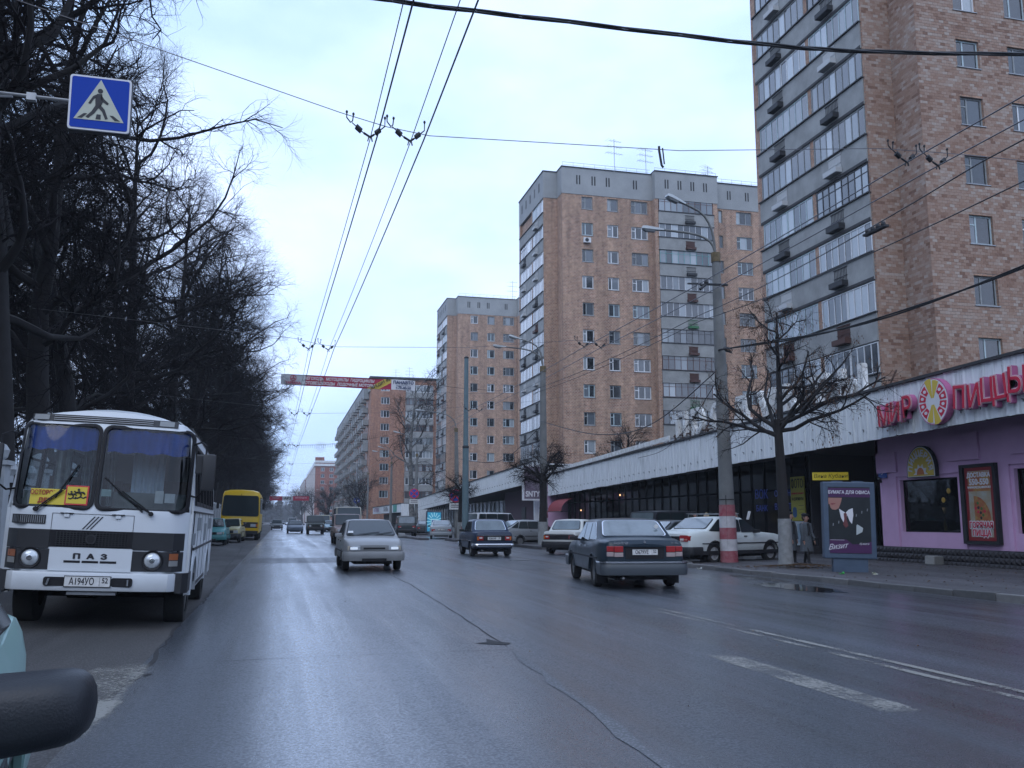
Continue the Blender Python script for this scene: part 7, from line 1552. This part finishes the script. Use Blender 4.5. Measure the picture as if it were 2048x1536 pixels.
for x0, x1, m in ((-4.2,-1.6,M_bred),(-1.6,0.6,MC['banner_pale']),(0.6,3.9,M_bred)): MB().box(x0,x1,-0.02,0.02,-0.45,0.45).build('field', m, B2)
text('АРЗ', 0.75, M_text, B2, (-0.5,-0.04,0), FACE_S, bold=0.02); text('распродажа', 0.4, M_swhite, B2, (2.25,-0.04,0.15), FACE_S); text('скидки', 0.4, M_swhite, B2, (-2.9,-0.04,0.1), FACE_S)
g = MB(); rope(g, (-4.2,0,0.45), (-9,0,1.0), 0.1, 0.03); rope(g, (3.9,0,0.45), (12,3,1.4), 0.2, 0.03); g.build('rope', M_wire, B2)
GL = thing('snowflake_garland', 'unlit garland with a round snowflake strung across the road', 'garland', (4.3,110,10.1))
g = MB(); rope(g, (-8,0,0.3), (10,3,2.2), 0.9, 0.02, 24); g.build('wire', M_wire, GL)
g = MB()
for k in range(60):
    t = k/59; x = -7+15*t; z = 0.3 + 1.7*t*t*0.9 - 0.55*sin(pi*t)*1.2; g.tube([(x,0,z-0.22),(x,0,z+0.18)],0.018,3)
g.build('bulb_sticks', M_plastic, GL)
sn = MB()
for k in range(16):
    a = 2*pi*k/16; sn.tube([(0.15*cos(a),0,-0.15+0.15*sin(a)),(0.62*cos(a),0,-0.15+0.62*sin(a))],0.014,3)
    for r_ in (0.42,0.62): sn.ball((r_*cos(a),0,-0.15+r_*sin(a)),0.04,0.04,0.04,5,3)
s_ = sn.build('snowflake', mat('pale_bulbs', (0.35,0.33,0.30), 0.5), GL)

# ---------------------------------------------------------------- trolleybus wires, span wires, cables
SP = [(-14,6.4),(10.72,6.0),(25.2,6.0),(42,6.05),(61,6.1),(82,6.15),(104,6.2),(128,6.2),(155,6.2),(185,6.2),(225,6.2),(280,6.2)]
XL = [(1.02,1.52,1.17,1.75),(0.90,1.39,0.99,1.56),(0.59,1.12,0.70,1.27),(0.47,1.02,0.58,1.15),(0.25,0.85,0.36,0.98),(0.15,0.80,0.26,0.92),(0.2,0.8,0.3,0.9),(0.2,0.8,0.3,0.9),(0.3,0.9,0.4,1.0),(0.3,0.9,0.4,1.0),(0.3,0.9,0.4,1.0),(0.3,0.9,0.4,1.0)]
def wire(nm, pts, r, label, grp, m=M_copper, sag=0.12, n=8):
    g = MB(); Q = []
    for a, b in zip(pts, pts[1:]):
        a, b = Vector(a), Vector(b)
        for i in range(n): t = i/n; Q.append(a.lerp(b, t) - Vector((0,0,4*sag*t*(1-t))))
    Q.append(Vector(pts[-1])); g.tube(Q, r, 5)
    o = g.build(nm, m); tag(o, label, 'overhead wire', grp); return o
LB = ['thin leftmost trolleybus wire above the left lane','thin right-hand trolleybus wire of the left pair','thick trolleybus wire beside the leftmost thin one','thick rightmost trolleybus wire of the left group']
for k in range(4):
    pts = [(XL[i][k], SP[i][0], SP[i][1] + (0.06 if k > 1 else 0)) for i in range(len(SP))]
    wire('trolley_wire', pts, 0.0055 if k < 2 else 0.0095, LB[k], 'trolleybus wires over the left lanes', sag=0.05)
for k, dx in enumerate((0, 0.52)):
    pts = [(8.9+dx*1.1,-14,6.9)] + [(8.42+dx+0.1*sin(i), SP[i][0]+0.3, SP[i][1]+0.45) for i in range(1, len(SP))]
    wire('trolley_wire', pts, 0.010, ['upper thin wire over the right lanes crossing the brick tower','second thin wire over the right lanes crossing the brick tower'][k], 'trolleybus wires over the right lanes', sag=0.06)
for k, (x, zz) in enumerate(((9.6,5.95),(10.4,5.75))):
    wire('feeder_cable', [(x,-6,zz+1.3),(x+0.4,11,zz+0.75),(12.9,26.5,zz+2.0),(13.2,47.5,zz+2.5)], 0.012, ['upper black feeder line rising to the right from the striped lamp post','lower black feeder line rising to the right from the striped lamp post'][k], 'black feeder cables on the lamp posts', M_wire, sag=0.15)
ins = MB()
for s in (0,):
    pass
def insul_mesh():    # one pair hanger: two clamps, two insulators in a V, wire clip
    g = MB(); V_ = [((-0.36,0,0.10),(-0.27,0,0.0)),((-0.27,0,0.0),(0,0,-0.17)),((0,0,-0.17),(0.19,0,-0.02)),((0.19,0,-0.02),(0.24,0,0.06))]
    g.tube([(-0.36,0,0.12),(-0.36,0,0.06),(-0.30,0,0.0),(-0.27,0,0.02),(-0.26,0,0.10)],0.010,5); g.tube([(-0.28,0,0.0),(-0.10,0,-0.12)],0.008,4); g.tube([(-0.10,0,-0.12),(0,0,-0.165),(0.06,0,-0.13)],0.016,5)
    g.tube([(-0.215,0,-0.045),(-0.135,0,-0.10)],0.038,8); g.tube([(0.08,0,-0.11),(0.15,0,-0.06)],0.034,8); g.tube([(0.06,0,-0.13),(0.22,0,-0.01),(0.22,0,0.09)],0.009,5); g.ball((-0.36,0,0.13),0.02,0.02,0.022,6,4); g.ball((-0.26,0,0.11),0.02,0.02,0.022,6,4); g.ball((0.22,0,0.10),0.02,0.02,0.022,6,4)
    g.tube([(-0.02,0,-0.17),(-0.035,0,-0.22)],0.012,4).tube([(0.02,0,-0.17),(0.035,0,-0.22)],0.012,4); return g.mesh('insulator', M_plastic)
im = insul_mesh()
LBS = ['nearest span wire high across the road','second span wire, above the long red banner','third span wire below the long banner','fourth small span wire','fifth small span wire','sixth small span wire','seventh tiny span wire','eighth tiny span wire']
for i in range(1, 9):
    y, z = SP[i]; xr = {1: 19.0}.get(i, 13.6); zl = z + (2.4 if i == 1 else 0.9); zr = z + (1.2 if i == 1 else 1.4)
    T = thing('span_wire', LBS[i-1], 'overhead wire', (0, y, 0), group='span wires with insulators across the road')
    g = MB(); x0 = -6.5; P = [(x0,0.6,zl),(XL[i][0]-0.36,0.0,z+0.30),(XL[i][0]+0.2,0,z+0.18),(XL[i][1]+0.24,0,z+0.12),(5.0,0,z+0.27),(8.1,0,z+0.62),(9.2,0,z+0.66),(xr,0.8,zr)]
    g.tube(P, 0.0065 if i > 1 else 0.0055, 4); g.build('wire', M_copper, T)
    for k, x in enumerate((XL[i][0], XL[i][1], 8.42+0.1*sin(i), 8.94+0.1*sin(i))):
        o = ob('insulator', im, T, (x, 0, (z + 0.19 if k < 2 else z + 0.62))); o.scale = (0.80,1,1)
    if i == 1:
        g = MB(); g.tube([(4.70,0,z+0.30),(4.70,0,z+0.24),(4.73,0,z+0.04),(4.755,0,z+0.01)],0.016,6); g.tube([(4.75,0,z+0.28),(4.77,0,z+0.06)],0.010,5); g.build('hook', M_plastic, T)
for (x, y, dx) in ((0.72,19.4,0),(1.33,19.2,0),(0.62,22.5,0),(1.22,22.3,0)):
    pass
cl = MB()
def cable(nm, pts, r, label, strands=1):
    Q = []; pts = [Vector(p) for p in pts]
    for a in range(len(pts)-1):
        p0, p1, p2, p3 = pts[max(a-1,0)], pts[a], pts[a+1], pts[min(a+2,len(pts)-1)]
        for i in range(8):
            t = i/8; Q.append(0.5*((2*p1) + (p2-p0)*t + (2*p0-5*p1+4*p2-p3)*t*t + (3*p1-p0-3*p2+p3)*t**3))
    Q.append(pts[-1]); g = MB()
    for s in range(strands): g.tube([q + Vector((0, r*1.3*cos(i*0.5+s*2.1), r*1.3*sin(i*0.5+s*2.1))) if strands > 1 else q for i, q in enumerate(Q)], r, 5)
    o = g.build(nm, M_wire); tag(o, label, 'cable', 'black cables slung between the posts'); return o
cable('cable_bundle', [(-0.6,12,8.72),(1.17,12,8.63),(3.59,12,8.67),(6.83,12,8.74),(8.78,12,8.86),(11.98,12,9.23),(15,12.2,9.8)], 0.017, 'thick twisted cable bundle across the top of the photo', 3)
cable('cable_bundle', [(13.62,26.7,6.85),(13.72,19.9,6.22),(13.8,14.26,6.25),(13.9,9,6.9)], 0.022, 'black cable rising right from the loops on the striped lamp post', 2)
cable('cable_bundle', [(13.62,26.75,6.25),(13.5,32.3,4.98),(13.5,38.6,5.2),(13.6,47.8,6.75)], 0.02, 'black sagging cable between the first two lamp posts')
cable('cable_bundle', [(13.7,27.1,5.9),(14.5,31,4.9),(16.5,38,4.5),(18.5,46,4.7)], 0.013, 'thin cable from the striped lamp post down to the shop roof')
cable('cable_bundle', [(13.7,48.2,6.5),(13.7,58,5.2),(13.7,72.5,6.3)], 0.02, 'black sagging cable between the second and third lamp posts')
g = MB()
for k in range(5): g.tube([(13.62+0.02*k+0.16*cos(a), 26.55-0.5*abs(sin(a/2))-0.05*k, 6.80+0.07*sin(a)-0.02*k) for a in [2*pi*q/14 for q in range(15)]], 0.014, 4)
o = g.build('cable_coil', M_wire); tag(o, 'coil of spare black cable hanging on the striped lamp post', 'cable')
g = MB().tube([(13.9,26.5,9.0),(13.1,26.4,8.95),(12.9,26.4,8.9)],0.04,6).tube([(13.1,26.4,8.95),(12.85,26.35,8.75)],0.05,6).tube([(12.9,26.4,8.95),(12.4,26.3,8.9)],0.03,6).ball((13.1,26.4,9.0),0.08,0.08,0.1,6,4)
o = g.build('wire_bracket', M_wire); tag(o, 'black insulator bracket clamped to the striped lamp post', 'bracket')
sk = MB().box(-0.05,0.05,-0.32,0.32,-0.02,0.02)
for k in range(4): sk.ball((0,-0.22+0.15*k,0.05),0.05,0.05,0.06,6,4)
o = sk.build('wire_spacer', M_wire); o.location = (10.35,14.0,6.62); tag(o, 'short black spacer on the feeder line before the brick tower', 'spacer')
# ---------------------------------------------------------------- trees
M_bark = mat('dark_wet_bark', (0.014,0.012,0.012), 0.9, var=0.4, vscale=3, bump=0.5, bscale=12)
M_twig = mat('dark_twigs', (0.012,0.010,0.011), 0.95, spec=0.2)
M_birch = mat('birch_bark', (0.20,0.20,0.19), 0.8, var=0.85, vscale=3.0, var2=(0.015,0.015,0.015))
M_wash = mat('whitewashed_bark', (0.26,0.27,0.27), 0.9, var=0.35, vscale=6, bump=0.5, bscale=14)
class Tree:
    def __init__(s, seed): s.r = random.Random(seed); s.g = {'trunk': MB(), 'limb': MB(), 'crown': MB()}; s.seeds = []
    def rv(s, k=1.0): r = s.r; return Vector((r.gauss(0,1), r.gauss(0,1), r.gauss(0,1))) * k
    def br(s, p, d, L, r0, lvl, spec, key):
        n, wob, trop, taper = spec['n'][lvl], spec['wob'][lvl], spec['trop'][lvl], spec['taper'][lvl]
        P = [p]; Rr = [r0]; step = L / n
        for i in range(n):
            t = (i+1)/n; d = (d + s.rv(wob) + Vector((0,0,trop*(spec.get('droop',0)*t if lvl else 1)))).normalized(); p = p + d*step; P.append(p); Rr.append(r0*(1-(1-taper)*t))
        s.g[key].tube(P, Rr, spec['sides'][lvl], cap=False)
        if lvl + 1 < len(spec['cnt']):
            c = spec['cnt'][lvl+1]; c = int(c * (0.8+0.4*s.r.random()) + 0.5)
            for k in range(c):
                t = spec['start'][lvl] + (1-spec['start'][lvl]) * ((k + s.r.random())/c); t = min(t, 0.999)
                i = int(t*n); f = t*n - i; q = P[i].lerp(P[i+1], f); dd = (P[i+1]-P[i]).normalized()
                ax = dd.orthogonal().normalized(); ax.rotate(Matrix.Rotation(s.r.uniform(0, 2*pi), 3, dd)); a = spec['ang'][lvl] * s.r.uniform(0.7, 1.25)
                nd = (dd*cos(a) + ax*sin(a)).normalized(); ll = spec['len'][lvl+1] * s.r.uniform(0.55, 1.2) * (1 - 0.45*t if lvl else spec['prof'](t)); rr_ = min(Rr[i]*0.62, spec['rad'][lvl+1])
                s.br(q, nd, ll, rr_, lvl+1, spec, 'limb' if lvl == 0 else ('limb' if lvl == 1 and spec.get('limb2', False) else 'crown'))
        elif spec.get('pods') and s.r.random() < spec['pods']: s.seeds.append(P[-1]); s.seeds.append(P[-2])
LIME = dict(cnt=[1,42,8,9,5], n=[9,7,5,3,2], wob=[0.05,0.22,0.28,0.30,0.28], trop=[0.12,-0.16,0.0,-0.05,0.08], droop=-1.2, taper=[0.07,0.14,0.3,0.4,0.4], sides=[10,6,4,3,3],
            start=[0.22,0.15,0.12,0.1], ang=[1.0,0.85,0.8,0.7], len=[20,5.4,2.5,1.3,0.8], rad=[0.38,0.105,0.035,0.015,0.009], prof=lambda t: 0.88 - 0.12*t + 0.42*sin(pi*t), limb2=False)
def grow(spec, seed, H, r0, lean=(0,0)):
    t = Tree(seed); t.br(Vector((0,0,-0.2)), Vector((lean[0],lean[1],1)).normalized(), H, r0, 0, spec, 'trunk'); return t
def make_tree(t, name, label, loc, rz, group, bark=M_bark, twig=M_twig, sc=1.0, wash=None):
    T = thing(name, label, 'tree', loc, (0,0,rz), group); T.scale = (sc, sc, sc)
    t.g['trunk'].build('trunk', bark, T, smooth=60); t.g['limb'].build('limbs', bark, T, smooth=60); t.g['crown'].build('crown', twig, T)
    return T
import time as _t0
lime = []
LIMEHI = dict(LIME, cnt=[1,28,9,7,5], n=[10,8,5,4,2], start=[0.30,0.22,0.15,0.1], wob=[0.08,0.27,0.33,0.34,0.3], rad=[0.38,0.13,0.04,0.015,0.008])
# the park side: two rows of old limes, crowns hanging over the kerb
for v in range(4):
    t = grow(LIME if v < 2 else LIMEHI, 40+v, 18.5, 0.40, lean=(0.03*(v-1), 0.02)); lime.append(t)
grpL = 'bare lime trees of the park along the left side'
protos = [make_tree(t, 'lime_tree', 'x', (0,0,0), 0, grpL) for t in lime]
spots = []
row1 = [(-5.9,17.5,1.14),(-6.3,23.5,1.06),(-6.2,29,1.05),(-6.8,35,1.0),(-6.3,41,1.04),(-6.7,47.5,0.98),(-6.2,54,1.05),(-6.6,61,1.0)] + [(-6.3 - 0.5*(k % 2), 68+7.5*k, 0.95+0.1*((k*7) % 3)/2) for k in range(30)]
row1 += [(-7.7,10.8,0.98)]
row2 = [(-11.5,12.5,0.95),(-12.5,20,1.05),(-11.8,27,1.0),(-13,34,1.05),(-12,42,0.98),(-13,50,1.04),(-12,60,1.0),(-13,72,1.05),(-12,84,1.0)]
row3 = [(-18,24,1.0),(-19,33,1.05),(-18,44,1.0),(-20,56,1.02),(-19,70,1.0)]
adj = ['nearest','second','third','fourth','fifth','sixth','seventh','eighth']
for i, (x, y, s) in enumerate(row1):
    lb = f'{adj[i]} bare lime tree of the front row behind the fence, counted from the viewer' if i < 8 else 'bare lime whose boughs cross the upper left corner behind the crossing sign' if y == 10.8 else 'bare lime tree in the dense dark row far down the left side'
    spots.append((x, y, s, lb))
for i, (x, y, s) in enumerate(row2):
    spots.append((x, y, s, f'{adj[i]} bare lime tree of the second row inside the park' if i < 8 else 'farthest bare lime tree of the second row inside the park'))
for i, (x, y, s) in enumerate(row3): spots.append((x, y, s, f'{adj[i]} bare lime tree of the back row deep in the park'))
rt = random.Random(11); used = [2, 3]
for i, (x, y, s, lb) in enumerate(spots):
    near_ = y < 34; T = protos[used.pop()] if (near_ and 3 in used) or (near_ and 2 in used) else dup(protos[(2 + rt.randrange(2)) if near_ else rt.randrange(2)])
    T.location = (x, y, 0.2); T.rotation_euler = (0, 0, rt.uniform(0, 6.28)); T.scale = (s,)*3; T['label'] = lb
for q in protos[:2]:
    for c in kids(q): bpy.data.objects.remove(c)
    bpy.data.objects.remove(q)
# thin young growth and shrubs that close the view between the trunks
BUSH = dict(cnt=[1,16,9,6], n=[4,5,3,2], wob=[0.1,0.15,0.22,0.25], trop=[0.2,0.3,0.1,0.0], droop=0.5, taper=[0.5,0.3,0.4,0.4], sides=[6,4,3,3], start=[0.0,0.1,0.1], ang=[0.45,0.6,0.7], len=[1.2,3.6,1.4,0.7], rad=[0.08,0.035,0.014,0.008], prof=lambda t: 1.0)
bt = grow(BUSH, 5, 1.2, 0.09); bp0 = make_tree(bt, 'bare_shrub', 'x', (-8,20,0.2), 0, 'bare shrubs under the park trees')
bp0['category'] = 'shrub'
for i in range(70):
    T = bp0 if i == 0 else dup(bp0); T.location = (rt.uniform(-17,-7.3), 13+i*2.6+rt.uniform(-1.5,1.5), 0.2); T.rotation_euler = (0,0,rt.uniform(0,6.28)); s = rt.uniform(0.8,1.6); T.scale = (s,s,s*1.1); T['label'] = 'leafless dark shrub among the trunks of the park limes'
# right-hand street trees
LIND = dict(cnt=[1,8,6,5,4], n=[6,6,4,3,2], wob=[0.010,0.20,0.26,0.28,0.3], trop=[0.1,0.22,0.06,-0.08,-0.25], droop=0.9, taper=[0.62,0.35,0.4,0.4,0.4], sides=[12,7,5,3,3],
            start=[0.86,0.18,0.12,0.1], ang=[1.15,0.8,0.85,0.8], len=[4.4,3.0,1.45,0.80,0.46], rad=[0.18,0.068,0.024,0.010,0.006], prof=lambda t: 1.0, pods=0.30)
t = grow(LIND, 27, 4.4, 0.185)
tr = make_tree(t, 'pavement_tree', 'pollarded linden with dry seed pods and a whitewashed trunk by the advertising stand', (13.95,23.7,PZ), 0.6, 'whitewashed street trees on the right pavement')
ld = Tree(99); ld.br(Vector((0,0,4.0)), Vector((0.05,0,1)), 3.4, 0.10, 0, dict(LIND, cnt=[1,9,6,5,4], start=[0.1,0.2,0.1,0.1], n=[6,5,4,3,2], taper=[0.25,0.35,0.4,0.4,0.4], len=[3.4,1.7,0.9,0.55,0.35]), 'trunk')
ld.g['trunk'].build('leader', M_bark, tr, smooth=60); ld.g['limb'].build('limbs', M_bark, tr); ld.g['crown'].build('crown', M_twig, tr)
MB().lathe([(-0.1,0.27),(0.15,0.215),(0.6,0.198),(1.35,0.186),(1.36,0.15)], 14, 'z').build('whitewash', M_wash, tr, smooth=60)
g = MB()
for p in t.seeds + ld.seeds:
    if t.r.random() < 0.25: continue
    for k in range(2):
        q = p + Vector((t.r.uniform(-.05,.05), t.r.uniform(-.05,.05), -0.03-0.07*k)); a = t.r.uniform(0,6.28); u = Vector((cos(a)*0.013, sin(a)*0.013, 0)); g.add([q-u, q+Vector((0,0,-0.05))-u*0.4, q+u, q+Vector((0,0,0.03))], [(0,1,2,3)])
stuff(g.build('seed_pods', mat('dry_seed_pods', (0.085,0.045,0.025), 0.9), tr))
POLL = dict(LIND, cnt=[1,10,6,6,4], len=[3.9,1.7,1.1,0.8,0.5], trop=[0.1,0.04,-0.10,-0.12,-0.12], pods=0)
for i, (x, y, s, lb) in enumerate(((13.35,46.6,1.02,'dark pollarded street tree beside the silver hatchback'),(13.0,67.5,0.98,'small pollarded street tree right of the tall steel pole'))):
    t = grow(POLL, 60+i, 3.9, 0.24); T = make_tree(t, 'pavement_tree', lb, (x,y,PZ), 1.3*i, 'whitewashed street trees on the right pavement', sc=s)
    MB().lathe([(-0.1,0.29),(0.15,0.27),(1.2,0.25),(1.21,0.2)], 12, 'z').build('whitewash', M_wash, T, smooth=60)
BIR = dict(cnt=[1,15,7,6,4], n=[10,6,4,3,2], wob=[0.04,0.14,0.2,0.24,0.25], trop=[0.05,0.20,0.05,0.0,-0.05], droop=0.3, taper=[0.2,0.3,0.35,0.4,0.4], sides=[9,5,3,3,3], start=[0.30,0.25,0.2,0.1], ang=[0.8,0.7,0.7,0.7], len=[17,6.2,2.8,1.5,0.9], rad=[0.34,0.10,0.04,0.02,0.013], prof=lambda t: 1.15-0.5*t)
t = grow(BIR, 31, 17.5, 0.36, lean=(-0.10,0)); make_tree(t, 'birch_tree', 'tall leaning birch with mottled trunk before the nine-storey block', (15.1,108,0), 0.4, 'bare street trees farther on', M_birch, M_twig)
SM = dict(BIR, cnt=[1,16,8,6,3], len=[7,4,2.2,1.2,0.7], start=[0.2,0.2,0.2,0.1])
t = grow(SM, 77, 7.5, 0.25); s0 = make_tree(t, 'bare_tree', 'small bare round tree before the dark red brick block', (10.5,215,0), 0, 'bare street trees farther on')
for x, y, s, lb in ((12.0,250,1.3,'bare tree behind the small round tree before the red brick block'),(11,330,1.5,'bare tree farther on along the right pavement of the distant blocks'),(13.5,182,1.2,'bare tree before the lower balconies of the nine-storey block'),(13.2,160,1.1,'bare tree rising behind the farthest shop fascia'),(9.5,420,1.9,'bare tree near the low grey-green far house'),(8,560,2.2,'farthest bare tree on the right of the street'),(24,62,0.7,'bare sapling crown against the foot of the middle tower'),(24,84,0.8,'thin birch before the lowest loggias of the middle tower')):
    T = dup(s0, (x,y,0 if x < 20 else 2.5), (0,0,x), lb, (s,s,s))
# far wood where the street ends
g = MB(); rw = random.Random(4)
for k in range(7000):
    x, y = rw.uniform(-90, 70), rw.uniform(620, 1150); z = rw.uniform(0, 15 + 5*sin(x*0.07)); s = rw.uniform(0.7, 1.9)
    if 1.2 < x < 9 and y < 900: continue
    g.ball((x,y,z), s, s, s*0.9, 5, 3)
for k in range(1500):
    x, y = rw.uniform(-90, 60), rw.uniform(900, 1150); g.tube([(x,y,0),(x+rw.uniform(-3,3),y,rw.uniform(12,24))],[0.5,0.1],3)
stuff(g.build('far_and_added_wood', mat('far_bare_wood', (0.045,0.040,0.038), 0.95, var=0.4, vscale=0.2)))
g = MB()  # unseen tree mass behind the viewer, added to darken reflections in the vehicles
for k in range(1500):
    x, y = rw.uniform(-110, 110), rw.uniform(-150, -70); z = rw.uniform(0, 17); s = rw.uniform(1.5, 3.2)
    if 0 < x < 12: z = min(z, 9)
    g.ball((x,y,z), s, s, s*0.9, 5, 3)
stuff(g.build('far_and_added_wood', MC['far_bare_wood']))
hl = MB(); hl.grid(lambda u, v: (-1500+3000*u, 1500+900*v, 26*v*(0.75+0.25*sin(u*9))*(1 if v > 0 else 0)-2), 40, 4); structure(hl.build('hill', mat('hill_wood', (0.05,0.055,0.06), 0.95)))
# ---------------------------------------------------------------- people on the pavement
M_coat = mat('grey_tweed_coat', (0.10,0.115,0.13), 0.9, var=0.4, vscale=30); M_skin2 = mat('skin', (0.36,0.20,0.15), 0.6); M_trs = mat('black_trousers', (0.012,0.012,0.014), 0.8); M_hat = mat('black_beret', (0.010,0.010,0.012), 0.9)
def person(label, loc, rz, h=1.62, coat=M_coat, hair=M_hat, stride=0.12, look=0.0, blonde=False, arm=0.0):
    T = thing('person', label, 'person', loc, (0,0,rz), 'people on the right pavement'); k = h/1.65
    V = [(0,0,0.92),(0,0,1.12),(0,0.0,1.30),(0,0,1.39),(0,0.02,1.455),(0,0.035,1.53),(0,0.02,1.61)]; Rd = [.135,.125,.15,.055,.062,.088,.055]; E_ = [(i,i+1) for i in range(6)]
    def add(p, r, par): V.append(p); Rd.append(r); E_.append((par, len(V)-1)); return len(V)-1
    for s in (-1, 1):
        a = add((s*0.17,0,1.33),.065,2); b = add((s*0.22,0.02-0.02*s*arm,1.06),.052,a); c = add((s*0.20,0.10+0.06*s*arm,0.84),.040,b); d = add((s*0.195,0.13+0.06*s*arm,0.765),.036,c)
        for f in range(4): e = add((s*0.195+0.016*(f-1.5),0.15+0.06*s*arm,0.715),.011,d); add((s*0.19+0.014*(f-1.5),0.152+0.06*s*arm,0.670+0.006*abs(f-1.5)),.008,e)
        e = add((s*0.165,0.155+0.06*s*arm,0.74),.012,d); add((s*0.155,0.165+0.06*s*arm,0.70),.009,e)
        a = add((s*0.09,0,0.86),.10,0); b = add((s*0.095,0.03+s*stride*0.5,0.50),.070,a); c = add((s*0.095,-0.01+s*stride,0.10),.045,b); add((s*0.10,0.13+s*stride,0.045),.042,c)
    me = bpy.data.meshes.new('body'); me.from_pydata(V, E_, []); o = ob('body', me, T); m = o.modifiers.new('s', 'SKIN'); 
    for i, sv in enumerate(me.skin_vertices[0].data): sv.radius = (Rd[i], Rd[i]*(0.72 if i in (0,1,2) else 1)); sv.use_root = (i == 0)
    o.modifiers.new('u', 'SUBSURF').levels = 1; o.modifiers['u'].render_levels = 1
    dg = bpy.context.evaluated_depsgraph_get(); m2 = bpy.data.meshes.new_from_object(o.evaluated_get(dg)); o.modifiers.clear(); o.data = m2; m2.materials.clear()
    for m_ in (M_skin2, M_trs, M_hat): m2.materials.append(m_)
    for p in m2.polygons: z = p.center.z; p.material_index = 0 if z > 1.36 or (0.6 < z < 0.80 and abs(p.center.x) > 0.13) else (2 if z < 0.09 else 1); p.use_smooth = True
    # coat hangs from the shoulders to below the knee
    rings = []
    for z, rx, ry in ((1.40,.075,.07),(1.375,.15,.10),(1.33,.215,.125),(1.15,.205,.135),(0.98,.185,.13),(0.80,.215,.16),(0.60,.235,.18),(0.47,.25,.19)):
        rings.append([(rx*cos(a)*(1+0.03*sin(a*5)), ry*sin(a)*(1+0.05*cos(a*7+z*4))+0.005, z) for a in [2*pi*q/18 for q in range(18)]])
    MB().loft(rings, cap=False).build('coat', coat, T, smooth=60)
    for s in (-1, 1): MB().tube([(s*0.185,0,1.345),(s*0.235,0.01-0.02*s*arm,1.19),(s*0.245,0.03-0.02*s*arm,1.05),(s*0.225,0.09+0.04*s*arm,0.88),(s*0.215,0.115+0.05*s*arm,0.82)], [.072,.07,.062,.056,.058], 10).build('sleeve', coat, T, smooth=60)
    MB().tube([(0.04,0.125,1.36),(0.03,0.15,1.2),(0.05,0.16,0.98)],[.05,.045,.03],6).build('scarf', M_trs, T, smooth=60)
    if blonde: MB().ball((0,-0.005,1.555),.108,.112,.13,12,8).build('hair', mat('blonde_hair', (0.42,0.34,0.20), 0.7), T, smooth=True).location = (0,-0.02,0.0)
    else:
        MB().ball((0,-0.025,1.55),.10,.095,.115,12,8).build('hair', mat('dark_hair', (0.03,0.02,0.015), 0.7), T, smooth=True)
        MB().ball((0.01,-0.005,1.635),.115,.12,.055,12,6).build('hat', hair, T, smooth=True)
    f = MB()
    for s in (-1, 1): f.ball((s*0.034,0.118,1.545),.014,.008,.008,6,4); f.ball((s*0.09,0.02,1.53),.012,.02,.03,6,4, 1)
    f.ball((0,0.13,1.52),.013,.018,.022,6,4,1); f.box(-0.024,0.024,0.112,0.122,1.478,1.486,2); f.build('face', [M_text, M_skin2, M_red], T)
    T.scale = (k,)*3; return T
person('woman in a grey belted coat and black beret, half behind the tree trunk', (15.55,26.1,0.0), pi+0.5, 1.64, stride=-0.08, arm=0.5)
person('woman in a long grey coat with open front and dark beret, walking beside her companion', (15.85,25.7,0.0), pi+0.35, 1.58, stride=0.17, arm=-1.0)
bg_ = MB().box(-0.04,0.04,-0.16,0.16,-0.1,0.14).tube([(0,-0.12,0.14),(0,0,0.42),(0,0.12,0.14)],0.008,5).build('handbag', M_black); bg_.location = (16.12,25.65,0.72); tag(bg_, 'small black handbag at the side of the walking woman', 'handbag')
person('person with long blonde hair standing behind the parked white saloon', (16.2,33.3,0.0), pi-0.8, 1.66, mat('dark_coat', (0.02,0.02,0.022), 0.9), blonde=True)
person('dark-haired person in a dark coat left of the blonde one behind the cars', (16.1,34.2,0.0), pi+0.9, 1.72, MC['dark_coat'])
person('person in a light fur hat seen just above the roof rack', (16.9,32.3,0.0), pi+0.3, 1.66, MC['dark_coat'], hair=mat('fur_hat', (0.35,0.25,0.16), 0.95))
# ---------------------------------------------------------------- damp air down the street
hz_ = MB().box(-2600, 2600, -260, 4600, -1.1, 58).build('haze', [])
hz_.data.materials.clear(); mh = bpy.data.materials.new('damp_air'); mh.use_nodes = True; t = mh.node_tree; t.nodes.clear()
o_ = t.nodes.new('ShaderNodeOutputMaterial'); v_ = t.nodes.new('ShaderNodeVolumePrincipled'); v_.inputs['Color'].default_value = (0.86, 0.93, 1.0, 1); v_.inputs['Density'].default_value = 0.0004
t.links.new(v_.outputs[0], o_.inputs['Volume']); hz_.data.materials.append(mh); stuff(hz_)
S.cycles.volume_bounces = 0
